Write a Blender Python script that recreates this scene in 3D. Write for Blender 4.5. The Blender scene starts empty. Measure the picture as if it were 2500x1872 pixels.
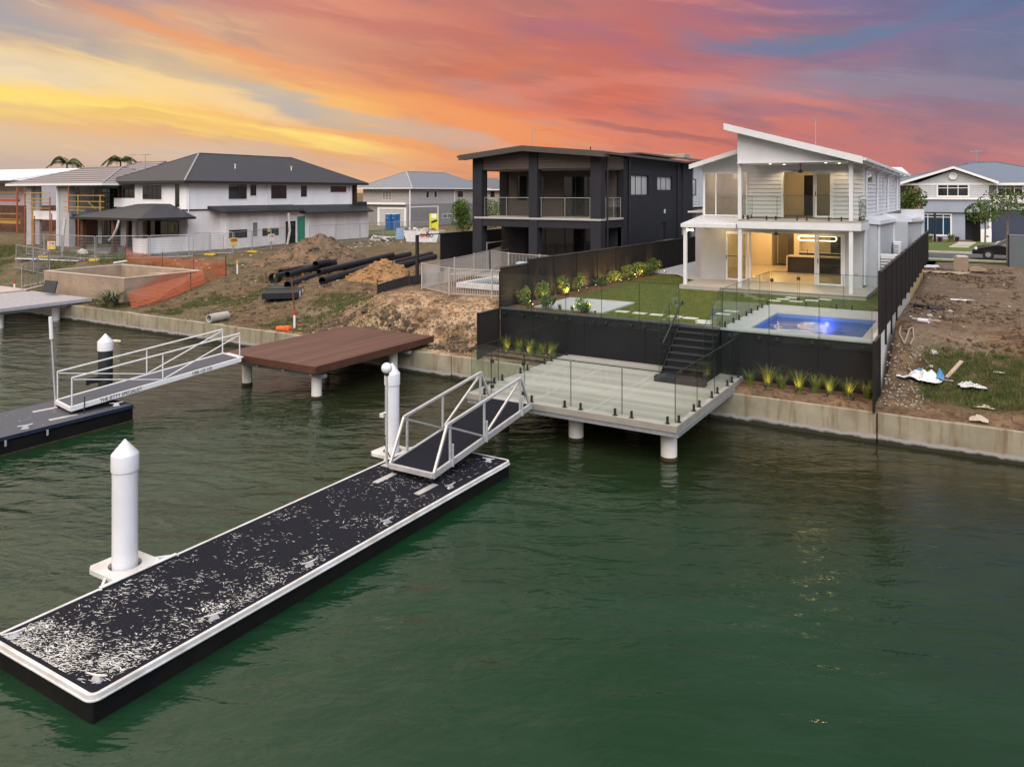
import bpy, bmesh, math, random
import numpy as np
from mathutils import Vector, Matrix
from mathutils import noise as mnoise
random.seed(7)
S = bpy.context.scene
C = S.collection
# ------------------------------------------------------------------ camera
FPX = 1907.0; HY = 469.0; H = 7.1            # focal length and horizon in the 2500 px wide frame, eye height
TH = math.atan(1155 / FPX)                    # view direction is turned this far from +Y (inland) towards -X
FW = (-math.sin(TH), math.cos(TH)); RT = (math.cos(TH), math.sin(TH))
cd = bpy.data.cameras.new('camera'); cam = bpy.data.objects.new('camera', cd); C.objects.link(cam)
cam.location = (0, 0, H); cam.rotation_euler = (math.pi / 2, 0, TH)
cd.sensor_width = 36; cd.sensor_fit = 'HORIZONTAL'; cd.lens = 36 * FPX / 2500
cd.shift_x = 0; cd.shift_y = -(936 - HY) / 2500
cd.clip_start = 0.1; cd.clip_end = 6000
S.camera = cam
# ------------------------------------------------------------------ view
S.view_settings.view_transform = 'Standard'; S.view_settings.look = 'None'
S.view_settings.exposure = 0.2; S.view_settings.gamma = 1.0
try:
    S.cycles.transparent_max_bounces = 32; S.cycles.max_bounces = 8; S.cycles.caustics_reflective = False
    S.cycles.caustics_refractive = False; S.cycles.sample_clamp_indirect = 4.0
except Exception: pass
# ------------------------------------------------------------------ node helpers
def sl(c):   # sRGB 0-255 -> linear
    return tuple(((v / 255) / 12.92 if v / 255 <= .04045 else ((v / 255 + .055) / 1.055) ** 2.4) for v in c) + (1,)
class NT:
    def __init__(s, nt): s.nt = nt; s.n = nt.nodes; s.l = nt.links
    def new(s, t, **k):
        n = s.n.new(t)
        for a, b in k.items(): setattr(n, a, b)
        return n
    def val(s, sock, v):
        if isinstance(v, bpy.types.NodeSocket): s.l.new(v, sock)
        else: sock.default_value = v
    def m(s, op, a, b=None, c=None, clamp=False):
        n = s.new('ShaderNodeMath', operation=op, use_clamp=clamp)
        s.val(n.inputs[0], a)
        if b is not None: s.val(n.inputs[1], b)
        if c is not None: s.val(n.inputs[2], c)
        return n.outputs[0]
    def vm(s, op, a, b=None):
        n = s.new('ShaderNodeVectorMath', operation=op); s.val(n.inputs[0], a)
        if b is not None: s.val(n.inputs[1], b)
        return n.outputs[0]
    def mix(s, f, a, b, blend='MIX'):
        n = s.new('ShaderNodeMix', data_type='RGBA', blend_type=blend)
        s.val(n.inputs[0], f); s.val(n.inputs[6], a); s.val(n.inputs[7], b); return n.outputs[2]
    def ramp(s, f, stops, interp='LINEAR'):
        n = s.new('ShaderNodeValToRGB'); n.color_ramp.interpolation = interp; e = n.color_ramp.elements
        while len(e) < len(stops): e.new(.5)
        for i, (p, c) in enumerate(stops):
            e[i].position = p; e[i].color = c if len(c) == 4 else tuple(c) + (1,)
        s.val(n.inputs[0], f); return n.outputs[0]
    def comb(s, x, y, z):
        n = s.new('ShaderNodeCombineXYZ'); s.val(n.inputs[0], x); s.val(n.inputs[1], y); s.val(n.inputs[2], z); return n.outputs[0]
    def noise(s, vec, scale, detail=4, rough=.5, dist=0, ty='FBM'):
        n = s.new('ShaderNodeTexNoise'); n.noise_type = ty
        if vec is not None: s.l.new(vec, n.inputs['Vector'])
        n.inputs['Scale'].default_value = scale; n.inputs['Detail'].default_value = detail
        n.inputs['Roughness'].default_value = rough; n.inputs['Distortion'].default_value = dist
        return n.outputs[0]
    def mapr(s, v, a, b, c=0., d=1., smooth=False):
        n = s.new('ShaderNodeMapRange'); n.interpolation_type = 'SMOOTHSTEP' if smooth else 'LINEAR'
        s.val(n.inputs[0], v)
        for i, q in enumerate((a, b, c, d)): s.val(n.inputs[i + 1], q)
        return n.outputs[0]
    def sep(s, v):
        n = s.new('ShaderNodeSeparateXYZ'); s.l.new(v, n.inputs[0]); return n.outputs
# ------------------------------------------------------------------ sky
w = bpy.data.worlds.new('World'); S.world = w; w.use_nodes = True
t = NT(w.node_tree); t.n.clear()
SUN_EL = math.radians(38); SUN_AZ = math.radians(150)
tc = t.new('ShaderNodeTexCoord'); d = t.vm('NORMALIZE', tc.outputs['Generated'])
x, y, z = t.sep(d)
az = t.m('MULTIPLY', t.m('ARCTAN2', x, y), 180 / math.pi)          # 0 = inland, negative = towards the left of the canal
el = t.m('MULTIPLY', t.m('ARCSINE', z), 180 / math.pi)
# cloud bands: stretched noise across azimuth, tilted; domain-warped so that edges are wispy
def streak(tilt, sa, se, scale, detail, rough, off, warp):
    u = t.m('ADD', t.m('MULTIPLY', az, math.cos(tilt) * sa), t.m('MULTIPLY', el, math.sin(tilt) * sa))
    v = t.m('ADD', t.m('MULTIPLY', el, math.cos(tilt) * se), t.m('MULTIPLY', az, -math.sin(tilt) * se))
    p = t.comb(t.m('ADD', u, off), v, off)
    wn = t.noise(p, scale * .6, 3, .5)
    v2 = t.m('ADD', v, t.m('MULTIPLY', t.m('SUBTRACT', wn, .5), warp))
    return t.noise(t.comb(t.m('ADD', u, off), v2, off), scale, detail, rough)
n1 = streak(-.20, .022, .16, 2.2, 7, .55, 3.1, 1.2)
n2 = streak(-.15, .05, .42, 2.0, 8, .62, 9.7, 1.0)
n3 = streak(-.12, .02, .11, 1.7, 4, .5, 21.3, .9)
n4 = streak(-.16, .05, .42, 2.2, 6, .6, 31.0, 1.0)
pa = t.m('DIVIDE', t.m('ADD', t.m('ADD', az, 66), t.m('MULTIPLY', t.m('SUBTRACT', n3, .5), 22)), 70, clamp=True)   # 0 left edge .. 1 right edge
elw = t.m('ADD', el, t.m('ADD', t.m('MULTIPLY', t.m('SUBTRACT', n1, .5), 5.5), t.m('MULTIPLY', t.m('SUBTRACT', n2, .5), 3.2)))
rows = [   # elevation in degrees, colours from the left to the right of the view
 (1.5, [(0, (198, 172, 158)), (0.15, (206, 172, 144)), (0.3, (226, 170, 126)), (0.45, (238, 148, 92)), (0.6, (236, 132, 84)), (0.75, (220, 116, 94)), (0.88, (196, 116, 112)), (1, (186, 120, 126))]),
 (4.2, [(0, (226, 186, 130)), (0.15, (244, 176, 90)), (0.3, (248, 172, 84)), (0.45, (246, 146, 72)), (0.6, (236, 124, 74)), (0.75, (214, 114, 98)), (0.88, (172, 116, 126)), (1, (150, 120, 138))]),
 (6.0, [(0, (253, 212, 80)), (0.15, (255, 206, 84)), (0.3, (250, 182, 82)), (0.45, (240, 140, 72)), (0.6, (222, 110, 80)), (0.75, (204, 116, 110)), (0.88, (146, 118, 140)), (1, (124, 120, 144))]),
 (8.2, [(0, (236, 206, 150)), (0.15, (238, 196, 120)), (0.3, (232, 156, 104)), (0.45, (218, 120, 82)), (0.6, (206, 104, 86)), (0.75, (190, 116, 120)), (0.88, (132, 120, 148)), (1, (108, 118, 148))]),
 (10.3, [(0, (196, 172, 158)), (0.15, (214, 168, 134)), (0.3, (214, 144, 112)), (0.45, (206, 112, 88)), (0.6, (200, 104, 96)), (0.75, (164, 112, 132)), (0.88, (118, 118, 154)), (1, (96, 116, 152))]),
 (12.5, [(0, (150, 142, 152)), (0.15, (186, 148, 140)), (0.3, (226, 140, 108)), (0.45, (208, 118, 100)), (0.6, (190, 106, 106)), (0.75, (146, 108, 142)), (0.88, (108, 116, 158)), (1, (88, 114, 156))]),
 (15.5, [(0, (140, 136, 148)), (0.15, (160, 144, 150)), (0.3, (200, 140, 120)), (0.45, (190, 116, 108)), (0.6, (170, 110, 120)), (0.75, (128, 110, 150)), (0.88, (100, 116, 160)), (1, (86, 112, 156))]),
]
col = None
for i, (e, st) in enumerate(rows):
    c = t.ramp(pa, [(p, sl(q)) for p, q in st])
    col = c if col is None else t.mix(t.mapr(elw, rows[i - 1][0], e, smooth=True), col, c)
dark = t.m('MULTIPLY', t.mapr(n1, .50, .68, smooth=True), t.mapr(n2, .38, .62))
col = t.mix(t.m('MULTIPLY', dark, .5), col, t.ramp(pa, [(0, sl((150, 140, 136))), (.4, sl((172, 116, 100))), (.7, sl((150, 88, 100))), (1, sl((108, 104, 136)))]))
lite = t.m('MULTIPLY', t.mapr(n4, .52, .72, smooth=True), t.mapr(n2, .62, .40))
col = t.mix(t.m('MULTIPLY', lite, .34), col, t.ramp(pa, [(0, sl((255, 232, 150))), (.35, sl((255, 186, 110))), (.65, sl((250, 140, 100))), (1, sl((190, 150, 160)))]))
n5 = streak(-.22, .10, .26, 1.5, 6, .6, 47.0, 1.4); n6 = streak(-.18, .035, .20, 1.6, 5, .55, 57.0, 1.0)
mott = t.m('MULTIPLY', t.mapr(n5, .48, .66, smooth=True), t.mapr(n6, .44, .58, smooth=True))
col = t.mix(t.m('MULTIPLY', mott, .50), col, t.ramp(pa, [(0, sl((176, 160, 146))), (.35, sl((188, 134, 108))), (.65, sl((160, 108, 112))), (1, sl((96, 108, 140)))]))
gry = t.m('MULTIPLY', t.mapr(n3, .56, .70, smooth=True), t.mapr(n4, .62, .42))
col = t.mix(t.m('MULTIPLY', gry, .5), col, sl((168, 158, 158)))
def pxang(x_, y_): return (-math.degrees(TH) + math.degrees(math.atan((x_ - 1250) / FPX)), math.degrees(math.atan((HY - y_) / math.hypot(FPX, x_ - 1250))))
wz = t.m('ADD', el, t.m('ADD', t.m('MULTIPLY', t.m('SUBTRACT', n1, .5), 2.6), t.m('MULTIPLY', t.m('SUBTRACT', n2, .5), 2.6)))
brk = t.mapr(n6, .36, .56)
def cloudband(pts, hw, c, k, f0=6, f1=8, rag=True):   # a long cloud band following a parabola in azimuth and elevation
    global col
    q = [pxang(*p) for p in pts]; A = np.polyfit([p[0] for p in q], [p[1] for p in q], 2); a0, a1 = q[0][0], q[-1][0]
    ec = t.m('ADD', t.m('MULTIPLY', t.m('ADD', t.m('MULTIPLY', az, float(A[0])), float(A[1])), az), float(A[2]))
    m_ = t.m('SUBTRACT', 1, t.m('ABSOLUTE', t.m('DIVIDE', t.m('SUBTRACT', wz, ec), hw)), clamp=True)
    m_ = t.mapr(m_, 0, .8, smooth=True)
    if a0 > -63: m_ = t.m('MULTIPLY', m_, t.mapr(az, a0 - f0, a0, smooth=True))
    if a1 < 0: m_ = t.m('MULTIPLY', m_, t.mapr(az, a1 + f1, a1, smooth=True))
    if rag: m_ = t.m('MULTIPLY', m_, t.m('ADD', .35, t.m('MULTIPLY', brk, .65)))
    col = t.mix(t.m('MULTIPLY', m_, k), col, sl(c))
cloudband([(0, 165), (300, 205), (600, 250)], 1.5, (236, 214, 180), .6)
cloudband([(0, 330), (250, 365), (500, 385)], 1.3, (216, 192, 172), .6)
cloudband([(0, 50), (250, 110), (450, 185), (700, 250)], 1.2, (158, 160, 166), .75, 4, 6)
cloudband([(600, 225), (800, 275), (1000, 310), (1240, 358)], .75, (186, 176, 168), .75, 6, 3)
cloudband([(0, 240), (250, 275), (450, 310), (600, 326), (740, 345)], 1.0, (254, 224, 88), .92, 5, 10)
cloudband([(300, 290), (600, 335), (900, 400)], .55, (232, 160, 84), .6, 8, 8)
cloudband([(400, 80), (700, 170), (950, 250), (1150, 300), (1420, 362)], 1.1, (244, 150, 80), .7, 10, 10)
cloudband([(600, 5), (900, 60), (1200, 110), (1400, 150)], .9, (196, 110, 100), .6, 10, 10)
cloudband([(1500, 312), (1650, 325), (1760, 340)], .5, (156, 92, 96), .7, 5, 5)
cloudband([(1350, 60), (1500, 90), (1640, 150)], 1.0, (172, 104, 122), .55, 6, 6)
cloudband([(1850, 118), (2050, 100), (2300, 20)], .9, (96, 124, 160), .8, 8, 6)
cloudband([(1850, 215), (2150, 210), (2500, 225)], 1.1, (146, 138, 156), .6, 8, 6)
cloudband([(2050, 130), (2250, 80), (2500, 20)], .55, (128, 112, 150), .6, 6, 6)
cloudband([(1900, 270), (2200, 285), (2500, 300)], .7, (150, 112, 130), .55, 8, 6)
cloudband([(1300, 215), (1700, 200), (1950, 235)], .8, (226, 128, 108), .55, 8, 8)
lum = t.new('ShaderNodeRGBToBW'); t.l.new(col, lum.inputs[0]); col = t.mix(.16, col, lum.outputs[0])
# above the band in view: an even, bright dusk overcast; thin Nishita sky on top of it
zz = t.m('ADD', z, .25)
cp = t.comb(t.m('DIVIDE', x, zz), t.m('DIVIDE', y, zz), 0)
oc = t.noise(cp, 1.6, 6, .55)
side = t.m('MULTIPLY', t.m('ADD', az, 70), 1 / 110., clamp=True)
ovc = t.mix(side, sl((222, 200, 176)), sl((176, 184, 196)))
ovc = t.mix(t.mapr(oc, .3, .7), t.vm('MULTIPLY', ovc, (.86, .86, .86)), t.vm('MULTIPLY', ovc, (1.12, 1.12, 1.12)))
up = t.mapr(t.m('ADD', el, t.m('MULTIPLY', t.m('SUBTRACT', n1, .5), 8)), 16, 26, smooth=True)
sky = t.new('ShaderNodeTexSky', sky_type='NISHITA', sun_disc=False, sun_elevation=math.radians(6), sun_rotation=SUN_AZ)
behind0 = t.mapr(t.m('ABSOLUTE', t.m('SUBTRACT', t.m('ABSOLUTE', t.m('ADD', az, 31)), 180)), 60, 125, 1, 0, smooth=True)
gain = t.m('ADD', t.mapr(az, -70, -22, 1.9, .50), t.m('ADD', t.m('MULTIPLY', behind0, 2.0), t.mapr(el, 45, 75, 0, .8)))
upc = t.vm('ADD', t.vm('MULTIPLY', ovc, t.comb(gain, gain, gain)), t.vm('MULTIPLY', sky.outputs[0], (.02, .02, .02)))
behind = t.mapr(t.m('ABSOLUTE', t.m('SUBTRACT', t.m('ABSOLUTE', t.m('ADD', az, 31)), 180)), 70, 110, 1, 0)   # opposite the sunset the low sky is paler
col = t.mix(t.m('MULTIPLY', behind, .5), col, sl((214, 204, 202)))
col = t.vm('MULTIPLY', col, (.93, .93, .93))
fin = t.mix(up, col, upc)
gnd = t.mapr(el, -1.0, 0.0)
fin = t.mix(gnd, (.05, .055, .05, 1), fin)
bg = t.new('ShaderNodeBackground'); t.l.new(fin, bg.inputs[0]); bg.inputs[1].default_value = 1.0
wo = t.new('ShaderNodeOutputWorld'); t.l.new(bg.outputs[0], wo.inputs[0])
# ------------------------------------------------------------------ sun (soft: the light comes through the clouds)
sd = bpy.data.lights.new('sun', 'SUN'); so = bpy.data.objects.new('sun', sd); C.objects.link(so)
sd.energy = 2.2; sd.angle = math.radians(50); sd.color = (1, .95, .9)
so.rotation_euler = Vector((-.42, .62, -.66)).to_track_quat('-Z', 'Y').to_euler()

# ------------------------------------------------------------------ pixel -> place (2500 px frame)
def ray(px, py):
    u = (px - 1250) / FPX; v = (py - HY) / FPX
    return (FW[0] + u * RT[0], FW[1] + u * RT[1], -v)
def at(p, z):
    q = ray(*p); k = (z - H) / q[2]; return (k * q[0], k * q[1])
def aty(p, Y):
    q = ray(*p); k = Y / q[1]; return (k * q[0], H + k * q[2])
def atx(p, X):
    q = ray(*p); k = X / q[0]; return (k * q[1], H + k * q[2])
def A1(x, y): return (x / 3.942, 340 + y / 3.942)
def A2(x, y): return (450 + x / 3.942, 340 + y / 3.942)
def A3(x, y): return (850 + x / 3.942, 340 + y / 3.942)
def A4(x, y): return (1120 + x / 3.6, 300 + y / 3.6)
def A5(x, y): return (1650 + x / 3.6, 280 + y / 3.6)
def A6(x, y): return (2150 + x / 4.14, 360 + y / 4.14)
def B2(x, y): return (450 + x / 3.16, 560 + y / 3.16)
def B5(x, y): return (2080 + x / 2.855, 560 + y / 2.855)

# ------------------------------------------------------------------ mesh builder
ORG = {}
class MB:
    def __init__(s): s.v = []; s.f = []
    def face(s, *p):
        i = len(s.v); s.v += [tuple(q) for q in p]; s.f.append(tuple(range(i, i + len(p)))); return s
    def hexa(s, p):   # 8 points: bottom ring 0-3, top ring 4-7
        i = len(s.v); s.v += [tuple(q) for q in p]
        for f in ((3, 2, 1, 0), (4, 5, 6, 7), (0, 1, 5, 4), (1, 2, 6, 5), (2, 3, 7, 6), (3, 0, 4, 7)): s.f.append(tuple(i + k for k in f))
        return s
    def box(s, x0, x1, y0, y1, z0, z1):
        if x0 > x1: x0, x1 = x1, x0
        if y0 > y1: y0, y1 = y1, y0
        if z0 > z1: z0, z1 = z1, z0
        return s.hexa([(x0, y0, z0), (x1, y0, z0), (x1, y1, z0), (x0, y1, z0), (x0, y0, z1), (x1, y0, z1), (x1, y1, z1), (x0, y1, z1)])
    def rbox(s, c, size, rz=0, rx=0):
        M = Matrix.Translation(c) @ Matrix.Rotation(rz, 4, 'Z') @ Matrix.Rotation(rx, 4, 'X')
        a, b, h = (q / 2 for q in size)
        return s.hexa([M @ Vector(q) for q in ((-a, -b, -h), (a, -b, -h), (a, b, -h), (-a, b, -h), (-a, -b, h), (a, -b, h), (a, b, h), (-a, b, h))])
    def bar(s, p, q, wd, ht=None):   # square section beam from p to q
        ht = ht or wd; p = Vector(p); q = Vector(q); dd = (q - p).normalized()
        upv = Vector((0, 0, 1)) if abs(dd.z) < .98 else Vector((0, 1, 0))
        a = dd.cross(upv).normalized() * wd / 2; b = a.cross(dd).normalized() * ht / 2
        return s.hexa([p - a - b, p + a - b, q + a - b, q - a - b, p - a + b, p + a + b, q + a + b, q - a + b])
    def tube(s, p, q, r, r2=None, n=12, caps=True):
        r2 = r if r2 is None else r2; p = Vector(p); q = Vector(q); dd = (q - p).normalized()
        upv = Vector((0, 0, 1)) if abs(dd.z) < .98 else Vector((0, 1, 0))
        a = dd.cross(upv).normalized(); b = a.cross(dd).normalized(); i = len(s.v)
        for c, rr in ((p, r), (q, r2)):
            for k in range(n):
                g = 2 * math.pi * k / n; s.v.append(tuple(c + (a * math.cos(g) + b * math.sin(g)) * rr))
        for k in range(n):
            j = (k + 1) % n; s.f.append((i + k, i + j, i + n + j, i + n + k))
        if caps:
            s.f.append(tuple(i + k for k in range(n - 1, -1, -1))); s.f.append(tuple(i + n + k for k in range(n)))
        return s
    def path(s, pts, r, n=8):
        for a, b in zip(pts, pts[1:]): s.tube(a, b, r, n=n)
        return s
    def pipe(s, p, q, r, th, n=16):   # hollow pipe
        p = Vector(p); q = Vector(q); s.tube(p, q, r, n=n, caps=False)
        i = len(s.v); s.tube(q, p, r - th, n=n, caps=False)
        o = i - 2 * n
        dd = (q - p).normalized(); upv = Vector((0, 0, 1)); a = dd.cross(upv).normalized(); b = a.cross(dd).normalized()
        for c in (p, q):
            j = len(s.v)
            for rr in (r, r - th):
                for k in range(n):
                    g = 2 * math.pi * k / n; s.v.append(tuple(c + (a * math.cos(g) + b * math.sin(g)) * rr))
            for k in range(n):
                m2 = (k + 1) % n; s.f.append((j + k, j + m2, j + n + m2, j + n + k))
        return s
    def lathe(s, c, prof, n=24):
        i = len(s.v)
        for r, zz in prof:
            for k in range(n):
                g = 2 * math.pi * k / n; s.v.append((c[0] + r * math.cos(g), c[1] + r * math.sin(g), c[2] + zz))
        for a in range(len(prof) - 1):
            for k in range(n):
                j = (k + 1) % n; s.f.append((i + a * n + k, i + a * n + j, i + (a + 1) * n + j, i + (a + 1) * n + k))
        return s
    def ball(s, c, r, n=16, m=10):
        return s.lathe(c, [(max(r * math.sin(math.pi * k / m), .0005), -r * math.cos(math.pi * k / m)) for k in range(m + 1)], n)
    def prism(s, poly, z0, z1):
        n = len(poly); i = len(s.v)
        s.v += [(a, b, z0) for a, b in poly] + [(a, b, z1) for a, b in poly]
        s.f.append(tuple(i + k for k in range(n - 1, -1, -1))); s.f.append(tuple(i + n + k for k in range(n)))
        for k in range(n):
            j = (k + 1) % n; s.f.append((i + k, i + j, i + n + j, i + n + k))
        return s
    def slab(s, poly, off):   # planar 3-D polygon given thickness along the vector off
        n = len(poly); i = len(s.v)
        s.v += [tuple(p) for p in poly] + [(p[0] + off[0], p[1] + off[1], p[2] + off[2]) for p in poly]
        s.f.append(tuple(i + k for k in range(n - 1, -1, -1))); s.f.append(tuple(i + n + k for k in range(n)))
        for k in range(n):
            j = (k + 1) % n; s.f.append((i + k, i + j, i + n + j, i + n + k))
        return s
    def build(s, name, mat, parent=None, smooth=False, bevel=0, loc=None, fix=True):
        v = np.array(s.v, dtype=float)
        if parent is not None: o = ORG[parent.name]
        else:
            o = loc if loc is not None else ((v[:, 0].min() + v[:, 0].max()) / 2, (v[:, 1].min() + v[:, 1].max()) / 2, v[:, 2].min())
        v = v - np.array(o)
        me = bpy.data.meshes.new(name); me.from_pydata(v.tolist(), [], s.f); me.update()
        if fix and len(s.f) < 6000:
            bm = bmesh.new(); bm.from_mesh(me); bmesh.ops.recalc_face_normals(bm, faces=bm.faces); bm.to_mesh(me); bm.free()
        me.materials.append(mat)
        ob = bpy.data.objects.new(name, me); C.objects.link(ob)
        if smooth:
            me.polygons.foreach_set('use_smooth', [True] * len(me.polygons))
            try: me.set_sharp_from_angle(angle=math.radians(40))
            except Exception: pass
        if bevel:
            b = ob.modifiers.new('bevel', 'BEVEL'); b.width = bevel; b.segments = 2; b.limit_method = 'ANGLE'
        if parent is not None: ob.parent = parent
        else: ob.location = o
        ORG[ob.name] = o
        return ob
def tag(o, label=None, cat=None, group=None, kind=None):
    if label: o['label'] = label
    if cat: o['category'] = cat
    if group: o['group'] = group
    if kind: o['kind'] = kind
    return o
def thing(name, loc, label, cat, group=None):
    o = bpy.data.objects.new(name, None); C.objects.link(o); o.location = loc; o.empty_display_size = .2
    ORG[o.name] = tuple(loc); return tag(o, label, cat, group)
def copy_tree(o, loc, rz=0, label=None, scale=1, parent=None):
    c = o.copy(); C.objects.link(c)
    if parent is None:
        c.location = loc; c.rotation_euler.z = rz; c.scale = (scale,) * 3
        if label: c['label'] = label
    else: c.parent = parent
    ORG[c.name] = tuple(loc)
    for ch in list(o.children): copy_tree(ch, loc, parent=c)
    return c
def rects(a0, a1, z0, z1, ops):   # wall rectangle minus openings (a0,a1,z0,z1)
    zs = sorted({z0, z1} | {q for o in ops for q in o[2:] if z0 < q < z1}); out = []
    for za, zb in zip(zs, zs[1:]):
        zm = (za + zb) / 2; cuts = sorted((o[0], o[1]) for o in ops if o[2] < zm < o[3]); a = a0
        for c0, c1 in cuts:
            if c0 > a: out.append((a, c0, za, zb))
            a = max(a, c1)
        if a < a1: out.append((a, a1, za, zb))
    return out
def wall(mb, ax, c, th, a0, a1, z0, z1, ops=()):   # ax 'y': plane y=c spanning x; ax 'x': plane x=c spanning y; th = thickness inwards (signed)
    for r in rects(a0, a1, z0, z1, ops):
        if ax == 'y': mb.box(r[0], r[1], c, c + th, r[2], r[3])
        else: mb.box(c, c + th, r[0], r[1], r[2], r[3])
    return mb
def boards(mb, ax, c, sgn, a0, a1, z0, z1, ops=(), h=.19, lap=.035):   # lapped weatherboards proud of plane c in direction sgn
    n = max(1, round((z1 - z0) / h)); h = (z1 - z0) / n
    for i in range(n):
        for r in rects(a0, a1, z0 + i * h, z0 + (i + 1) * h, ops):
            zb, zt = r[2], r[3]; f = (zb - z0 - i * h) / h; g = (zt - z0 - i * h) / h
            ob_, ot = c + sgn * (lap * (1 - f) + .004), c + sgn * (lap * (1 - g) + .004)
            if ax == 'y': mb.hexa([(r[0], c, zb), (r[1], c, zb), (r[1], ob_, zb), (r[0], ob_, zb), (r[0], c, zt), (r[1], c, zt), (r[1], ot, zt), (r[0], ot, zt)])
            else: mb.hexa([(c, r[0], zb), (c, r[1], zb), (ob_, r[1], zb), (ob_, r[0], zb), (c, r[0], zt), (c, r[1], zt), (ot, r[1], zt), (ot, r[0], zt)])
    return mb
# ------------------------------------------------------------------ materials
MATS = {}
def mat(name, c, rough=.6, c2=None, ns=3, bump=0, bs=40, metal=0, spec=.5, lo=.35, hi=.65, coord='Object', stretch=None, emit=None, es=0):
    if name in MATS: return MATS[name]
    m = bpy.data.materials.new(name); m.use_nodes = True; t = NT(m.node_tree); b = t.n['Principled BSDF']
    if len(c) == 3: c = tuple(c) + (1,)
    tc = t.new('ShaderNodeTexCoord').outputs[coord] if coord != 'World' else t.new('ShaderNodeNewGeometry').outputs['Position']
    if stretch: tc = t.vm('MULTIPLY', tc, stretch)
    if c2 is None: c2 = tuple(q * .82 for q in c[:3]) + (1,)
    if len(c2) == 3: c2 = tuple(c2) + (1,)
    nz = t.noise(tc, ns, 6, .6)
    t.l.new(t.mix(t.mapr(nz, lo, hi), c, c2), b.inputs['Base Color'])
    b.inputs['Roughness'].default_value = rough; b.inputs['Metallic'].default_value = metal
    b.inputs['Specular IOR Level'].default_value = spec
    if bump:
        bn = t.new('ShaderNodeBump'); bn.inputs['Strength'].default_value = min(1, bump); bn.inputs['Distance'].default_value = .02 * max(1, bump)
        t.l.new(t.noise(tc, bs, 5, .6), bn.inputs['Height']); t.l.new(bn.outputs[0], b.inputs['Normal'])
    if emit: b.inputs['Emission Color'].default_value = tuple(emit) + (1,); b.inputs['Emission Strength'].default_value = es
    MATS[name] = m; return m
def glass(name, tint=(.88, .95, .92), refl=1.0, rough=0.0):
    m = bpy.data.materials.new(name); m.use_nodes = True; t = NT(m.node_tree); t.n.clear()
    tr = t.new('ShaderNodeBsdfTransparent'); tr.inputs[0].default_value = tuple(tint) + (1,)
    gl = t.new('ShaderNodeBsdfGlossy'); gl.inputs['Roughness'].default_value = rough
    gm = t.new('ShaderNodeNewGeometry'); dn = t.new('ShaderNodeVectorMath', operation='DOT_PRODUCT'); t.l.new(gm.outputs['Normal'], dn.inputs[0]); t.l.new(gm.outputs['Incoming'], dn.inputs[1])
    sc_ = t.m('ADD', t.m('MULTIPLY', t.m('POWER', t.m('SUBTRACT', 1, t.m('ABSOLUTE', dn.outputs['Value'])), 5), .96), .04)   # the same from either side of the pane
    mx = t.new('ShaderNodeMixShader'); t.l.new(t.m('MULTIPLY', sc_, refl * .7, clamp=True), mx.inputs[0])
    t.l.new(tr.outputs[0], mx.inputs[1]); t.l.new(gl.outputs[0], mx.inputs[2])
    o = t.new('ShaderNodeOutputMaterial'); t.l.new(mx.outputs[0], o.inputs[0]); MATS[name] = m; return m
def emis(name, c, s):
    m = bpy.data.materials.new(name); m.use_nodes = True; b = m.node_tree.nodes['Principled BSDF']
    b.inputs['Base Color'].default_value = tuple(c) + (1,)
    b.inputs['Emission Color'].default_value = tuple(c) + (1,); b.inputs['Emission Strength'].default_value = s; MATS[name] = m; return m
M_white = mat('white paint', (.62, .63, .65), .45, (.56, .57, .60), 2, .1, 60)
M_board = mat('white weatherboard', (.58, .59, .61), .5, (.52, .53, .56), 1.5, .1, 80)
M_render = mat('pale grey render', (.43, .44, .46), .8, (.39, .40, .42), 1.2, .25, 120)
M_batten = mat('pale grey batten lining', (.55, .56, .59), .6, (.50, .51, .54), 1.2)
M_pvc = mat('white pile sleeve', (.70, .70, .74), .35, (.62, .62, .65), 1.5, .04, 12)
M_alu = mat('brushed aluminium', (.62, .62, .63), .42, (.52, .52, .54), 6, .1, 60, metal=.55)
M_alug = mat('grey galvanised steel', (.36, .37, .39), .5, (.27, .28, .30), 8, .1, 60, metal=.5)
M_blk = mat('black powder coat', (.012, .012, .014), .4, (.02, .02, .022), 5)
M_char = mat('charcoal render', (.025, .026, .033), .8, (.020, .021, .027), 1.2, .25, 90, spec=.25)
M_char2 = mat('charcoal retaining panel', (.012, .013, .016), .75, (.009, .010, .013), .8, .15, 60, spec=.2)
M_win = mat('dark window glass', (.010, .012, .015), .04, (.02, .022, .026), 1.2, spec=.55)
M_glass = glass('clear glass', (.945, .98, .962))
M_glassd = glass('tinted glass', (.62, .66, .66), 1.3)
M_edge = mat('green glass edge', (.03, .09, .07), .2)
M_warm = emis('warm led', (1, .62, .26), 4)
M_warm2 = emis('warm downlight', (1, .80, .50), 5)
def lamp(name, loc, en, col=(1, .66, .32), r=.05, spot=None, target=None, parent=None):
    l = bpy.data.lights.new(name, 'SPOT' if spot else 'POINT'); l.energy = en; l.color = col; l.shadow_soft_size = r
    if spot: l.spot_size = math.radians(spot); l.spot_blend = .6
    o = bpy.data.objects.new(name, l); C.objects.link(o)
    if target is not None: o.rotation_euler = (Vector(target) - Vector(loc)).to_track_quat('-Z', 'Y').to_euler()
    if parent is not None:
        o.parent = parent; g = ORG[parent.name]; o.location = (loc[0] - g[0], loc[1] - g[1], loc[2] - g[2])
    else: o.location = loc
    return o
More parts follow.
